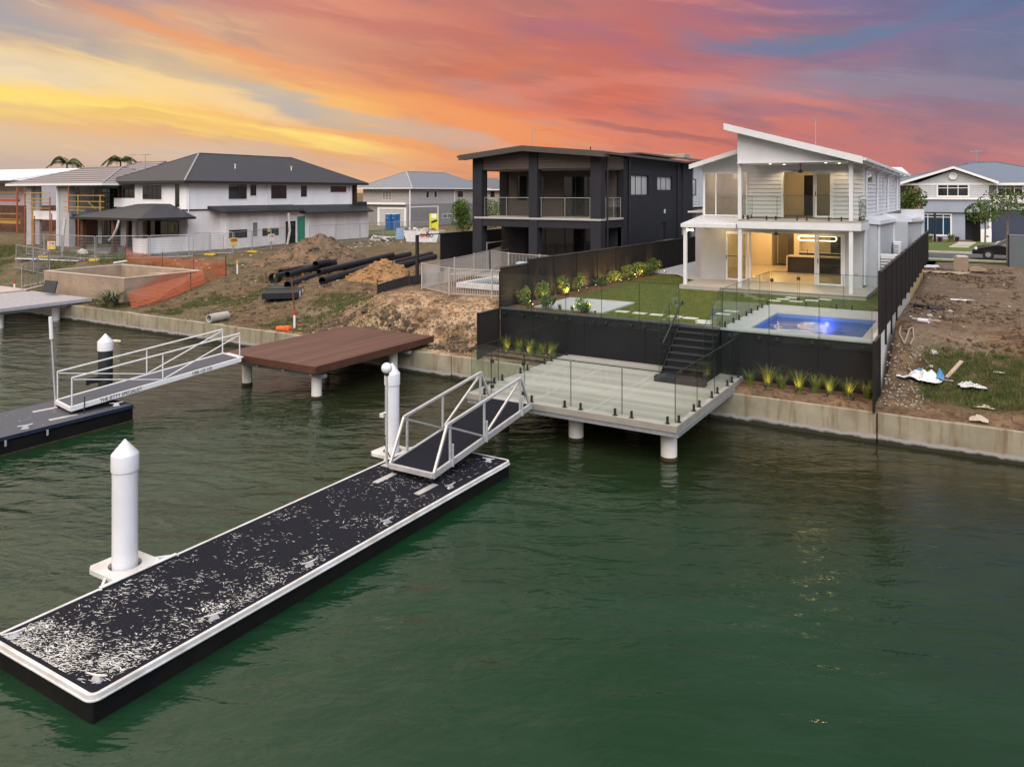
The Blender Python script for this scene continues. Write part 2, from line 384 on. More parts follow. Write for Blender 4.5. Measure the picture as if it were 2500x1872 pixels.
def text_mesh(name, s, size, m, parent, loc, rot, ext=.002, sx=1):
    c = bpy.data.curves.new(name, 'FONT'); c.body = s; c.size = size; c.extrude = ext; c.align_x = 'CENTER'; c.align_y = 'CENTER'; c.offset = size * .015
    o = bpy.data.objects.new(name + '_tmp', c); C.objects.link(o)
    bpy.context.view_layer.update()
    me = bpy.data.meshes.new_from_object(o.evaluated_get(bpy.context.evaluated_depsgraph_get())); bpy.data.objects.remove(o)
    me.name = name; me.materials.clear(); me.materials.append(m)
    q = bpy.data.objects.new(name, me); C.objects.link(q); q.parent = parent; g = ORG[parent.name]
    q.location = (loc[0] - g[0], loc[1] - g[1], loc[2] - g[2]); q.rotation_euler = rot; q.scale = (sx, 1, 1); return q
# ================================================================== ground, water, canal wall
def sm(a, b, v): v = np.clip((v - a) / (b - a), 0, 1); return v * v * (3 - 2 * v)
def fbm(X, Y, sc, seed=0, oc=5, rough=.5):   # cheap value noise with numpy
    out = np.zeros_like(X); amp = 1; tot = 0; rs = np.random.RandomState(seed)
    for o in range(oc):
        g = rs.rand(256, 256); f = sc * 2 ** o
        x = X * f; y = Y * f; xi = np.floor(x).astype(int); yi = np.floor(y).astype(int); fx = x - xi; fy = y - yi
        fx = fx * fx * (3 - 2 * fx); fy = fy * fy * (3 - 2 * fy)
        a = g[xi % 256, yi % 256]; b = g[(xi + 1) % 256, yi % 256]; c = g[xi % 256, (yi + 1) % 256]; d = g[(xi + 1) % 256, (yi + 1) % 256]
        out += amp * ((a * (1 - fx) + b * fx) * (1 - fy) + (c * (1 - fx) + d * fx) * fy - .5); tot += amp; amp *= rough
    return out / tot
def ground_z(X, Y):
    X = np.asarray(X, float); Y = np.asarray(Y, float)
    n = fbm(X, Y, .25, 1) ; n2 = fbm(X, Y, 1.1, 2, 5, .6)
    left = .88 + 1.12 * sm(24.6, 33.5, Y) + .25 * sm(36, 60, Y) + n * .35 * sm(24.5, 30, Y) + n2 * .15
    edge = 27.2 + 1.2 * fbm(X, Y * 0, .35, 5)
    bank = .90 + 1.52 * sm(edge - 2.0, edge + .7, Y) + n2 * .50 * sm(24.4, 26, Y) * (1 - sm(28.3, 29.5, Y)) + n * .12
    gully = fbm(X * 1.0, Y * .25, .9, 8, 4, .6)
    bank += gully * .55 * sm(24.8, 26.3, Y) * (1 - sm(27.6, 28.8, Y))
    k = sm(-27.5, -22.5, X + .25 * (Y - 26)) 
    z = left * (1 - k) + bank * k
    right = .92 + .28 * sm(24.4, 25.5, Y) + 1.35 * sm(25.2, 28.6, Y) + .35 * sm(30, 44, Y) + n * .3 * sm(24.5, 28, Y) + n2 * .2
    k2 = sm(-2.75, -2.55, X); z = z * (1 - k2) + right * k2
    own = (X > -16.2) & (X < -2.68)
    bed = .90 + .12 * sm(24.4, 25.5, Y) + n2 * .04
    z = np.where(own & (Y < 25.75), bed, z); z = np.where(own & (Y >= 25.75), 2.50, z); z = np.where(own & (X > -7.1) & (Y < 30.6), 1.0, z)
    far = sm(47, 56, Y); zf = np.where(X > -18, 2.93, 2.2 + .02 * 0 * X)
    z = np.where((~own) | (Y > 56), z * (1 - far) + zf * far, z)
    z = np.where((X < -22.4) & (Y > 24.2) & (X < -40.5) & (X > -49) & (Y > 25.7) & (Y < 31), np.minimum(z, 1.0), z)
    return z
def gz(x, y): return float(ground_z(np.array([x]), np.array([y]))[0])
xs = np.concatenate([[-3000, -1200, -600, -300, -180, -130, -100], np.arange(-84, -52, .5), np.arange(-52, 11, .22), [12, 14, 18, 25, 50, 120, 400, 1500, 3000]])
ys = np.concatenate([[24.30], np.arange(24.5, 46, .2), np.arange(46, 90, .8), [95, 110, 140, 200, 400, 900, 3000]])
X, Y = np.meshgrid(xs, ys); Z = ground_z(X, Y)
Z[0, :] = np.minimum(Z[0, :], .82)
def grid_mesh(name, X, Y, Z, m, smooth=True):
    ny, nx = X.shape; v = np.stack([X.ravel(), Y.ravel(), Z.ravel()], 1)
    i = np.arange(ny * nx).reshape(ny, nx); f = np.stack([i[:-1, :-1], i[:-1, 1:], i[1:, 1:], i[1:, :-1]], -1).reshape(-1, 4)
    me = bpy.data.meshes.new(name); me.from_pydata(v.tolist(), [], f.tolist()); me.materials.append(m)
    if smooth: me.polygons.foreach_set('use_smooth', [True] * len(me.polygons))
    o = bpy.data.objects.new(name, me); C.objects.link(o); ORG[o.name] = (0, 0, 0); return o
# dirt: many soils by position
m = bpy.data.materials.new('building site soil'); m.use_nodes = True; t = NT(m.node_tree); b = t.n['Principled BSDF']
P = t.new('ShaderNodeNewGeometry').outputs['Position']; px, py, pz = t.sep(P)
na = t.noise(P, .35, 6, .6); nb = t.noise(P, 1.6, 8, .65); nc = t.noise(P, 7, 8, .7); nd = t.noise(P, .9, 5, .6, 1.0)
c = t.mix(t.mapr(nb, .38, .62), (.088, .055, .034, 1), (.20, .128, .078, 1))
c = t.mix(t.mapr(na, .48, .62, smooth=True), c, t.mix(nb, (.25, .185, .13, 1), (.13, .092, .064, 1)))
sand = t.m('MULTIPLY', t.mapr(px, -27, -22), t.mapr(py, 31, 28.5)); sand = t.m('MULTIPLY', sand, t.mapr(px, -15, -16.5))
csand = t.mix(t.mapr(nd, .36, .60), (.13, .078, .046, 1), (.42, .30, .20, 1)); csand = t.mix(t.mapr(nb, .54, .66), csand, (.30, .15, .06, 1))
csand = t.mix(t.mapr(nc, .50, .66), csand, (.10, .075, .05, 1))
c = t.mix(sand, c, csand)
gl = t.m('MULTIPLY', t.mapr(px, -26, -31), t.mapr(py, 34, 28))
gl = t.m('MULTIPLY', gl, t.mapr(na, .42, .54)); gl = t.m('MULTIPLY', gl, t.mapr(nc, .40, .56))
c = t.mix(t.m('MULTIPLY', gl, .85), c, t.mix(nb, (.055, .065, .028, 1), (.12, .115, .055, 1)))
far = t.m('MULTIPLY', t.mapr(px, -28, -44), t.mapr(nd, .40, .55)); c = t.mix(t.m('MULTIPLY', far, .8), c, (.085, .085, .045, 1))
gr = t.m('MULTIPLY', t.mapr(px, -2.2, -1.2), t.mapr(py, 28.4, 27)); gr = t.m('MULTIPLY', gr, t.mapr(py, 24.8, 25.3)); gr = t.m('MULTIPLY', gr, t.mapr(t.m('ADD', nb, t.m('MULTIPLY', px, .012)), .42, .54))
c = t.mix(gr, c, (.05, .06, .026, 1))
pale = t.m('MULTIPLY', t.mapr(px, -2.9, -2.4), t.mapr(py, 30, 33)); c = t.mix(t.m('MULTIPLY', pale, .7), c, t.mix(nb, (.125, .092, .068, 1), (.20, .155, .118, 1)))
peb = t.mapr(t.noise(P, 22, 3, .5), .69, .73); c = t.mix(t.m('MULTIPLY', peb, .7), c, (.40, .36, .31, 1))
crumb = t.mapr(nc, .62, .50); c = t.mix(t.m('MULTIPLY', t.m('SUBTRACT', 1, crumb), .7), c, (.035, .026, .018, 1))
t.l.new(c, b.inputs['Base Color']); b.inputs['Roughness'].default_value = .95; b.inputs['Specular IOR Level'].default_value = .15
bn = t.new('ShaderNodeBump'); bn.inputs['Strength'].default_value = 1; bn.inputs['Distance'].default_value = .09
t.l.new(t.m('ADD', t.m('MULTIPLY', nc, .8), nb), bn.inputs['Height']); t.l.new(bn.outputs[0], b.inputs['Normal']); M_soil = m
tag(grid_mesh('ground', X, Y, Z, M_soil), kind='structure')
def soil_like(name, a, b_, c_=None, sc=1.6, dist=.06):
    m = bpy.data.materials.new(name); m.use_nodes = True; t = NT(m.node_tree); b = t.n['Principled BSDF']
    P = t.new('ShaderNodeNewGeometry').outputs['Position']; n1 = t.noise(P, sc, 8, .65); n2 = t.noise(P, sc * 6, 6, .65)
    c = t.mix(t.mapr(n1, .38, .62), tuple(a) + (1,), tuple(b_) + (1,)); c = t.mix(t.m('MULTIPLY', t.mapr(n2, .52, .66), .7), c, tuple(c_ or [q * .5 for q in a]) + (1,))
    t.l.new(c, b.inputs['Base Color']); b.inputs['Roughness'].default_value = .95; b.inputs['Specular IOR Level'].default_value = .15
    bn = t.new('ShaderNodeBump'); bn.inputs['Strength'].default_value = 1; bn.inputs['Distance'].default_value = dist
    t.l.new(n2, bn.inputs['Height']); t.l.new(bn.outputs[0], b.inputs['Normal']); return m
# water
m = bpy.data.materials.new('green canal water'); m.use_nodes = True; t = NT(m.node_tree); b = t.n['Principled BSDF']
P = t.new('ShaderNodeNewGeometry').outputs['Position']; px, py, pz = t.sep(P)
u = t.m('ADD', t.m('MULTIPLY', px, RT[0]), t.m('MULTIPLY', py, RT[1])); v = t.m('ADD', t.m('MULTIPLY', px, -RT[1]), t.m('MULTIPLY', py, RT[0]))
big = t.noise(P, .10, 3, .5, .6)
w1 = t.noise(t.comb(t.m('MULTIPLY', u, .42), t.m('ADD', v, t.m('MULTIPLY', u, .12)), 0), 1.5, 3, .5, .5)
w2 = t.noise(t.comb(t.m('MULTIPLY', u, .55), t.m('SUBTRACT', v, t.m('MULTIPLY', u, .25)), 3), 4.2, 3, .55, .4)
w3 = t.noise(t.comb(t.m('MULTIPLY', u, .7), v, 7), 11, 2, .5, .2)
w0 = t.noise(t.comb(t.m('MULTIPLY', u, .5), v, 5), .45, 2, .5, .3)
calm = t.m('ADD', t.mapr(px, 1, -24, .30, 1.25), t.m('MULTIPLY', t.m('SUBTRACT', big, .5), .9)); calm = t.m('MULTIPLY', t.m('MAXIMUM', calm, .16), t.mapr(py, 3, 15, .50, 1.0))
hgt = t.m('ADD', t.m('ADD', t.m('MULTIPLY', w1, .55), t.m('MULTIPLY', w2, .11)), t.m('ADD', t.m('MULTIPLY', w3, .02), t.m('MULTIPLY', w0, .35)))
bn = t.new('ShaderNodeBump'); bn.inputs['Strength'].default_value = 1; bn.inputs['Distance'].default_value = .30
t.l.new(t.m('MULTIPLY', hgt, calm), bn.inputs['Height']); t.l.new(bn.outputs[0], b.inputs['Normal'])
shal = t.m('MULTIPLY', t.mapr(t.m('ADD', py, t.m('MULTIPLY', t.m('SUBTRACT', big, .5), 10)), 12, 23, smooth=True), .9)
cw = t.mix(t.mapr(big, .35, .65), (.005, .028, .0105, 1), (.007, .025, .0115, 1))
cw = t.mix(t.mapr(t.noise(t.comb(t.m('MULTIPLY', u, .25), t.m('MULTIPLY', v, .6), 11), .5, 4, .6, .8), .50, .70), cw, (.010, .034, .017, 1))
cw = t.mix(shal, cw, (.018, .016, .006, 1))
t.l.new(cw, b.inputs['Base Color']); t.l.new(t.mapr(t.noise(t.comb(t.m('MULTIPLY', u, .2), t.m('MULTIPLY', v, .5), 13), .4, 3, .5), .4, .65, .04, .16), b.inputs['Roughness']); b.inputs['IOR'].default_value = 1.333
M_water = m
wx = MB().face((-900, -700, 0), (900, -700, 0), (900, 24.34, 0), (-900, 24.34, 0)).build('water', M_water); tag(wx, kind='structure')
# canal wall of cast concrete panels
M_conc = mat('weathered cast concrete', (.31, .28, .21), .85, (.20, .18, .125), 1.3, .3, 40, lo=.3, hi=.7, coord='World')
m = M_conc; t = NT(m.node_tree); b = t.n['Principled BSDF']; src = b.inputs['Base Color'].links[0].from_socket
P = t.new('ShaderNodeNewGeometry').outputs['Position']; px, py, pz = t.sep(P)
drip = t.noise(t.comb(t.m('MULTIPLY', px, 3), 0, t.m('MULTIPLY', pz, .35)), 1.2, 5, .6)
c = t.mix(t.m('MULTIPLY', t.mapr(drip, .5, .66), .75), src, (.15, .10, .055, 1))
wl = t.m('ADD', pz, t.m('MULTIPLY', t.m('SUBTRACT', t.noise(P, 2.5, 4, .6), .5), .22))
c = t.mix(t.mapr(wl, .26, .20), c, (.30, .29, .28, 1)); c = t.mix(t.mapr(wl, .16, .09), c, (.018, .018, .010, 1))
t.l.new(c, b.inputs['Base Color'])
cwt = thing('canal_wall', (-12, 24.4, 0), 'long low weathered concrete canal wall between green water and the house lots', 'wall')
J = [-120, -95, -78, -66, -58, -51.5, -46.5] + [-41.8, -36.9, -31.9, -27.0, -22.2, -17.4, -12.4, -7.45, -2.62, 2.3, 7.2, 12, 30]
for a, c_ in zip(J, J[1:]):
    MB().box(a + .018, c_ - .018, 24.25, 24.62, -1.0, .86).build('wall_panel', M_conc, cwt, bevel=.02)
# lawn, beds, paving of the lit house
M_lawn = mat('lawn', (.055, .078, .018), .9, (.105, .112, .030), 2.2, .9, 60, coord='World', spec=.1)
M_mulch = soil_like('bark mulch', (.105, .055, .032), (.18, .10, .06), (.035, .02, .013), 5, .04)
M_gravel = soil_like('pale gravel', (.42, .42, .44), (.60, .60, .62), (.16, .16, .17), 9, .04)
M_pave = mat('pale grey pavers', (.36, .37, .39), .8, (.31, .32, .34), 2.5, .15, 60)
def sheet(name, poly, z, m, kind='structure', **k):
    return tag(MB().face(*[(a, b_, z) for a, b_ in poly]).build(name, m, **k), kind=kind)
# lawn is one sheet around the paved squares
lawn = MB().prism([(-12.0, 25.78), (-7.45, 25.78), (-7.45, 32.0), (-2.82, 32.2), (-2.82, 39.4), (-4.15, 39.4), (-4.15, 35.0), (-9.45, 35.0), (-12.2, 35.1), (-12.2, 38.2), (-14.2, 40.3), (-15.0, 40.0), (-15.25, 36), (-14.9, 33), (-15.1, 29.7), (-12.0, 29.62)], 2.50, 2.625)
tag(lawn.build('lawn', M_lawn), kind='structure')
tag(MB().prism([(-16.02, 25.75), (-12.03, 25.75), (-12.03, 26.4), (-15.1, 26.4), (-15.13, 29.7), (-14.93, 33), (-15.28, 36), (-15.03, 40.05), (-14.3, 40.8), (-16.02, 40.8)], 2.48, 2.612).build('garden_bed', M_mulch), kind='structure')
sheet('mulch_bed', [(-16.05, 24.64), (-13.3, 24.64), (-13.3, 25.62), (-16.05, 25.62)], 1.02, M_mulch)
tag(MB().face((-6.72, 24.63, .90), (-2.78, 24.63, .90), (-2.78, 25.56, 1.06), (-6.72, 25.56, 1.06)).build('mulch_bed', M_mulch), kind='structure')
sheet('gravel_path', [(-16.02, 40.82), (-14.25, 40.82), (-13.3, 39.4), (-12.2, 38.25), (-12.2, 60), (-16.02, 60)], 2.63, M_gravel)
tag(MB().box(-15.05, -12.1, 26.45, 29.6, 2.5, 2.645).build('paved_slab', M_pave), kind='structure')
M_slab = mat('beige patio tile', (.34, .31, .28), .55, (.29, .265, .24), 1.5, .08, 50)
tag(MB().prism([(-12.15, 35.02), (-4.18, 35.02), (-4.18, 39.3), (-4.72, 39.3), (-4.72, 38.1), (-12.15, 38.1)], 2.45, 2.80).build('patio', M_slab), kind='structure')
# grass blades over the lawn
def blades(name, pts, hmin, hmax, wd, m, seed=3, lean=.5, n=1):
    rs = np.random.RandomState(seed); pts = np.repeat(np.asarray(pts), n, 0); k = len(pts)
    a = rs.rand(k) * 2 * np.pi; h = hmin + rs.rand(k) * (hmax - hmin); l = lean * h
    la = rs.rand(k) * 2 * np.pi; dx = np.cos(a) * wd; dy = np.sin(a) * wd
    b0 = pts + np.stack([dx, dy, 0 * dx], 1); b1 = pts - np.stack([dx, dy, 0 * dx], 1)
    tp = pts + np.stack([np.cos(la) * l * rs.rand(k), np.sin(la) * l * rs.rand(k), h], 1)
    v = np.stack([b0, b1, tp], 1).reshape(-1, 3)
    me = bpy.data.meshes.new(name); me.from_pydata(v.tolist(), [], np.arange(3 * k).reshape(-1, 3).tolist()); me.materials.append(m)
    o = bpy.data.objects.new(name, me); C.objects.link(o); return tag(o, kind='stuff')
rs = np.random.RandomState(5)
M_blade = mat('grass blades', (.06, .09, .018), .7, (.125, .13, .034), 6, coord='World', spec=.2)
pp = []
while len(pp) < 24000:
    q = (rs.uniform(-15.1, -2.85), rs.uniform(25.82, 40))
    if q[0] < -12 and q[1] < 29.65: continue
    if q[0] > -7.45 and q[1] < 32.1: continue
    if q[0] > -12.15 and q[0] < -4.2 and q[1] > 35.05: continue
    if q[0] > -4.2 and q[1] > 39.3: continue
    if q[0] < -12.2 and q[1] > 38.3: continue
    pp.append((q[0], q[1], 2.62))
tag(blades('grass', pp, .02, .05, .012, M_blade), 'short green lawn grass in front of the lit white house', 'grass')
# weeds on the vacant lots
M_weed = mat('weeds', (.05, .075, .022), .8, (.12, .125, .045), 3, coord='World', spec=.1)
def scatter(n, x0, x1, y0, y1, thr, seed, f=.5):
    rs = np.random.RandomState(seed); x = rs.uniform(x0, x1, n * 6); y = rs.uniform(y0, y1, n * 6)
    k = fbm(x, y, f, seed) > thr; x = x[k][:n]; y = y[k][:n]; return np.stack([x, y, ground_z(x, y)], 1)
rsw = np.random.RandomState(9)
def tuftify(p, k, r): q = np.repeat(p, k, 0); q[:, :2] += rsw.normal(0, r, (len(q), 2)); return q
tag(blades('weeds', tuftify(scatter(2600, -44, -24.5, 24.7, 33, .04, 11), 9, .07), .03, .16, .012, M_weed), 'patchy low weeds growing on the dirt slope behind the canal wall', 'weeds')
p2 = scatter(1250, -1.6, 9, 25.2, 27.6, .035, 12, .45)
tag(blades('weeds', tuftify(p2, 16, .09), .04, .15, .012, M_weed), 'dense green weeds on the vacant lot beside the right boundary fence', 'weeds')
tag(blades('weeds', tuftify(scatter(900, -24.5, -16.5, 24.7, 27, .05, 14), 8, .06), .03, .13, .012, M_weed), 'sparse weeds on the eroded sandy bank', 'weeds')
tag(blades('weeds', tuftify(scatter(1500, -80, -44, 27, 38, .0, 15), 9, .14), .06, .35, .02, M_weed), 'long dry weeds around the unfinished white house', 'weeds')
# street surfaces
M_asph = mat('asphalt', (.075, .075, .082), .85, (.06, .06, .066), 3, .2, 60, coord='World')
M_kerb = mat('pale concrete kerb', (.45, .43, .38), .8, (.38, .36, .32), 3)
M_verge = mat('street verge grass', (.07, .12, .03), .9, (.11, .13, .045), 2, .5, 50, coord='World', spec=.1)
sheet('road', [(-17, 54.5), (60, 54.5), (60, 60.6), (-17, 60.6)], 2.96, M_asph)
tag(MB().box(-17, 60, 60.6, 60.9, 2.9, 3.08).build('kerb', M_kerb), kind='structure')
tag(MB().box(-17, 60, 54.2, 54.5, 2.9, 3.05).build('kerb', M_kerb), kind='structure')
sheet('verge', [(-17, 60.9), (60, 60.9), (60, 74), (-17, 74)], 3.06, M_verge)
sheet('verge', [(-17, 53), (60, 53), (60, 54.2), (-17, 54.2)], 2.99, M_verge)
sheet('driveway', [(-.1, 60.95), (9, 60.95), (9, 75.5), (.9, 75.5)], 3.075, M_kerb)
sheet('road', [(-140, 69), (-19, 62), (-19, 68), (-140, 76)], 2.30, M_asph)
# ================================================================== pontoons, piles, gangways, decks
M_deckgrit = mat('charcoal grit decking', (.009, .010, .015), .95, (.020, .021, .029), 45, .5, 160, spec=.08)
M_deckgrit2 = mat('slate grit decking', (.075, .078, .095), .9, (.10, .104, .122), 40, .4, 160, spec=.2)
M_trim = mat('chalky white rub rail', (.62, .62, .64), .6, (.46, .44, .42), 2.4, .15, 30)
M_float = mat('black pontoon float', (.004, .004, .005), .6, (.009, .0085, .008), 1.5, .2, 14, spec=.2)
M_algae = mat('brown algae', (.055, .032, .008), .95, (.022, .016, .006), 4, .5, 30)
M_drop = mat('dried bird droppings', (.66, .66, .66), .9, (.40, .39, .37), 9)
M_navy = mat('navy rubber fender', (.010, .016, .035), .35, (.016, .022, .045), 2)
def rrect(x0, x1, y0, y1, r, n=5):
    p = []
    for cx, cy, a0 in ((x1 - r, y0 + r, -90), (x1 - r, y1 - r, 0), (x0 + r, y1 - r, 90), (x0 + r, y0 + r, 180)):
        for k in range(n + 1):
            a = math.radians(a0 + 90 * k / n); p.append((cx + r * math.cos(a), cy + r * math.sin(a)))
    return p
def ringprism(mb, outer, inner, z0, z1):
    n = len(outer); i = len(mb.v)
    mb.v += [(a, b, z0) for a, b in outer] + [(a, b, z0) for a, b in inner] + [(a, b, z1) for a, b in outer] + [(a, b, z1) for a, b in inner]
    for k in range(n):
        j = (k + 1) % n
        mb.f += [(i + k, i + j, i + n + j, i + n + k), (i + 2 * n + k, i + 2 * n + j, i + 3 * n + j, i + 3 * n + k),
                 (i + k, i + j, i + 2 * n + j, i + 2 * n + k), (i + n + k, i + n + j, i + 3 * n + j, i + 3 * n + k)]
    return mb
def cleat(parent, c, rz, sc=1):
    g = MB(); M = Matrix.Translation(c) @ Matrix.Rotation(rz, 4, 'Z') @ Matrix.Scale(sc, 4)
    def P(*q): return M @ Vector(q)
    g.hexa([P(-.08, -.035, 0), P(.08, -.035, 0), P(.08, .035, 0), P(-.08, .035, 0), P(-.05, -.02, .06), P(.05, -.02, .06), P(.05, .02, .06), P(-.05, .02, .06)])
    for s in (-1, 1):
        g.tube(P(0, 0, .065), P(s * .16, 0, .085), .020 * sc, .011 * sc, 8)
    return g.build('cleat', M_alu, parent, smooth=True)
def pontoon(x0, x1, y0, y1, label, group, rail, deck, white=True):
    T = thing('pontoon', ((x0 + x1) / 2, (y0 + y1) / 2, 0), label, 'pontoon', group)
    wd = .05 if white else .02
    MB().box(x0 + wd, x1 - wd, y0 + wd, y1 - wd, .40, .505).build('deck_surface', deck, T)
    g = MB()
    ringprism(g, rrect(x0 - .01, x1 + .01, y0 - .01, y1 + .01, .14), rrect(x0 + wd - .002, x1 - wd + .002, y0 + wd - .002, y1 - wd + .002, .07), .445, .513)
    ringprism(g, rrect(x0 - .03, x1 + .03, y0 - .03, y1 + .03, .16), rrect(x0 + .05, x1 - .05, y0 + .05, y1 - .05, .1), .415, .446)
    g.build('rub_rail', rail, T, bevel=.010)
    MB().box(x0 + .03, x1 - .03, y0 + .03, y1 - .03, -.4, .42).build('float', M_float, T, bevel=.02)
    g = MB(); ringprism(g, rrect(x0 - .0, x1 + .0, y0 - .0, y1 + .0, .05), rrect(x0 + .1, x1 - .1, y0 + .1, y1 - .1, .05), -.3, .035)
    g.build('algae_line', M_algae, T)
    return T
pn = pontoon(-12.65, -9.98, 5.85, 16.57, 'long charcoal pontoon with white rub rail covered in bird droppings', None, M_trim, M_deckgrit)
for c, rz in [((-12.36, 6.05, .505), 1.2), ((-10.27, 6.1, .505), .35), ((-10.2, 7.95, .505), 1.2), ((-10.2, 9.98, .505), 1.35), ((-10.2, 12.1, .505), 1.4), ((-10.2, 14.3, .505), 1.45), ((-10.4, 16.2, .505), .2)]:
    cleat(pn, c, rz)
# droppings: thin dried splashes, thickest at the open end and along the rail
rs = np.random.RandomState(21); g = MB()
def splash(x, y, a, L, wd):
    if not (-12.53 < x < -10.1 and 5.97 < y < 16.3): return
    n = 7; p = []
    for k in range(n):
        q = 2 * math.pi * k / n; r = 1 + rs.uniform(-.25, .25)
        u_, v_ = math.cos(q) * L * r, math.sin(q) * wd * r
        X_ = min(max(x + u_ * math.cos(a) - v_ * math.sin(a), -12.54), -10.09); Y_ = min(max(y + u_ * math.sin(a) + v_ * math.cos(a), 5.96), 16.3)
        p.append((X_, Y_, .508 + .0005 * rs.rand()))
    g.face(*p)
for _ in range(9000):
    y = 5.95 + 10.4 * rs.rand() ** 1.9; x = rs.uniform(-12.5, -10.1)
    dens = (.34 + .5 * math.exp(-(y - 6) / 2.5)) + .45 * math.exp(-(-10.12 - x) / .35) * (y < 12.5)
    cl = fbm(np.array([x]), np.array([y]), 2.2, 33, 3)[0]
    if rs.rand() > dens * (.55 + 3.2 * cl): continue
    a = rs.normal(.45, .5) + (1.3 if rs.rand() < .15 else 0); L = abs(rs.normal(.016, .014)) + .004 + .02 * (rs.rand() < .1)
    splash(x, y, a, L, min(.0055, L * rs.uniform(.10, .34)))
for cx, cy, sx, sy, k in [(-12.32, 6.42, .10, .10, 260), (-10.5, 6.42, .12, .13, 330), (-11.5, 6.25, .45, .16, 900), (-12.0, 6.45, .3, .2, 420), (-10.55, 8.15, .14, .10, 230), (-10.35, 8.6, .10, .45, 260), (-10.6, 7.2, .22, .4, 420), (-10.38, 10.1, .12, .16, 120), (-10.6, 12.15, .12, .10, 45), (-10.3, 9.2, .08, .5, 150)]:
    for _ in range(int(k * .6)):
        L = abs(rs.normal(.011, .010)) + .003
        splash(rs.normal(cx, sx), rs.normal(cy, sy), rs.normal(.45, .6), L, min(.009, L * rs.uniform(.12, .45)))
g.build('bird_droppings', M_drop, pn, fix=False)['kind'] = 'stuff'
# pile guide brackets
def guide(parent, c, r, x_in):
    g = MB(); n = 24; o = []; i_ = []
    x0, x1, y0, y1 = c[0] - r - .24, x_in, c[1] - r - .22, c[1] + r + .22
    for k in range(n):
        a = 2 * math.pi * (k + .5) / n; ca, sa = math.cos(a), math.sin(a)
        q = min((x1 - c[0]) / ca if ca > 0 else (x0 - c[0]) / ca, (y1 - c[1]) / sa if sa > 0 else (y0 - c[1]) / sa, (r + .42))
        o.append((c[0] + q * ca, c[1] + q * sa)); i_.append((c[0] + (r + .05) * ca, c[1] + (r + .05) * sa))
    ringprism(g, o, i_, .44, .53)
    pass
    for s in (-1, 1):
        yy = c[1] + s * (r + .20); g.bar((c[0] + .1, yy, .47), (x_in + .03, yy + s * .32, .5), .05, .05)
    g.box(x_in - .06, x_in + .03, c[1] - r - .5, c[1] + r + .5, .527, .54)
    return g.build('pile_bracket', M_trim, parent, bevel=.008)
PL1 = (-13.06, 8.28); PL2 = (-12.95, 15.55)
guide(pn, PL1, .23, -12.6); guide(pn, PL2, .19, -12.6)
for p in ((-11.87, 14.0), (-10.62, 13.95)):
    MB().box(p[0] - .08, p[0] + .08, p[1] - .35, p[1] + .35, .506, .515).build('wear_plate', M_alu, pn)
def pile(c, r, ztip, label, sleeve, cap=M_pvc, group=None, zb=-1.5):
    T = thing('mooring_pile', (c[0], c[1], 0), label, 'pile', group)
    MB().lathe((c[0], c[1], 0), [(r, zb), (r, ztip - .5), (.01, ztip - .5)], 32).build('sleeve', sleeve, T, smooth=True)
    MB().lathe((c[0], c[1], 0), [(r + .001, ztip - .55), (r + .018, ztip - .55), (r + .018, ztip - .27), (r + .012, ztip - .25), (.012, ztip), (.001, ztip)], 32).build('pile_cap', cap, T, smooth=True)
    if sleeve is M_pvc:
        MB().lathe((c[0], c[1], 0), [(r + .004, -.5), (r + .006, .03), (r + .001, .06)], 32).build('waterline_growth', M_algae, T)
    return T
_a = pile(PL1, .215, 2.66, 'large white mooring pile with pointed cap beside the open end of the droppings-covered pontoon', M_pvc)
_b = pile(PL2, .185, 2.68, 'white mooring pile with pointed cap beside the globe lamp and short gangway', M_pvc)
pile((-25.0, 15.2), .225, 2.40, 'black mooring pile with white pointed cap behind the long lettered gangway', mat('black pile sleeve', (.012, .012, .015), .55, (.02, .02, .022), 3))
for _o in (_a, _b): _o.location += Vector((-.17, .13, 0))
pn.location += Vector((-.17, .13, -.11))
# globe lamp
T = LMP = thing('globe_lamp', (-12.36, 14.55, .505), 'slim post lamp with white globe standing on pontoon edge by the gangway', 'lamp')
MB().lathe((-12.36, 14.55, 0), [(.03, .52), (.03, 2.74)], 12).build('post', M_alu, T, smooth=True)
MB().box(-12.47, -12.25, 14.46, 14.64, .506, .522).build('base_plate', M_alu, T)
MB().lathe((-12.36, 14.55, 0), [(.03, 2.70), (.06, 2.72), (.06, 2.76), (.02, 2.77)], 16).build('collar', M_blk, T, smooth=True)
MB().ball((-12.36, 14.55, 2.89), .135, 28, 16).build('globe', M_pvc, T, smooth=True)
MB().rbox((-12.47, 14.52, 1.73), (.12, .10, .10)).rbox((-12.40, 14.53, 1.80), (.10, .08, .03)).build('hose_bracket', M_trim, T, bevel=.01)
T = tag(MB().path([(-12.45, 14.62, 1.15), (-12.5, 14.66, .95), (-12.44, 14.68, .78), (-12.36, 14.72, .62), (-12.2, 14.8, .56), (-12.0, 14.9, .545)], .014).ball((-12.46, 14.62, 1.2), .03, 8, 6).build('water_hose', M_blk), 'short black water hose hanging from the globe lamp post', 'hose')
LMP.location += Vector((-.17, .22, -.10)); T.location += Vector((-.17, .22, -.10))
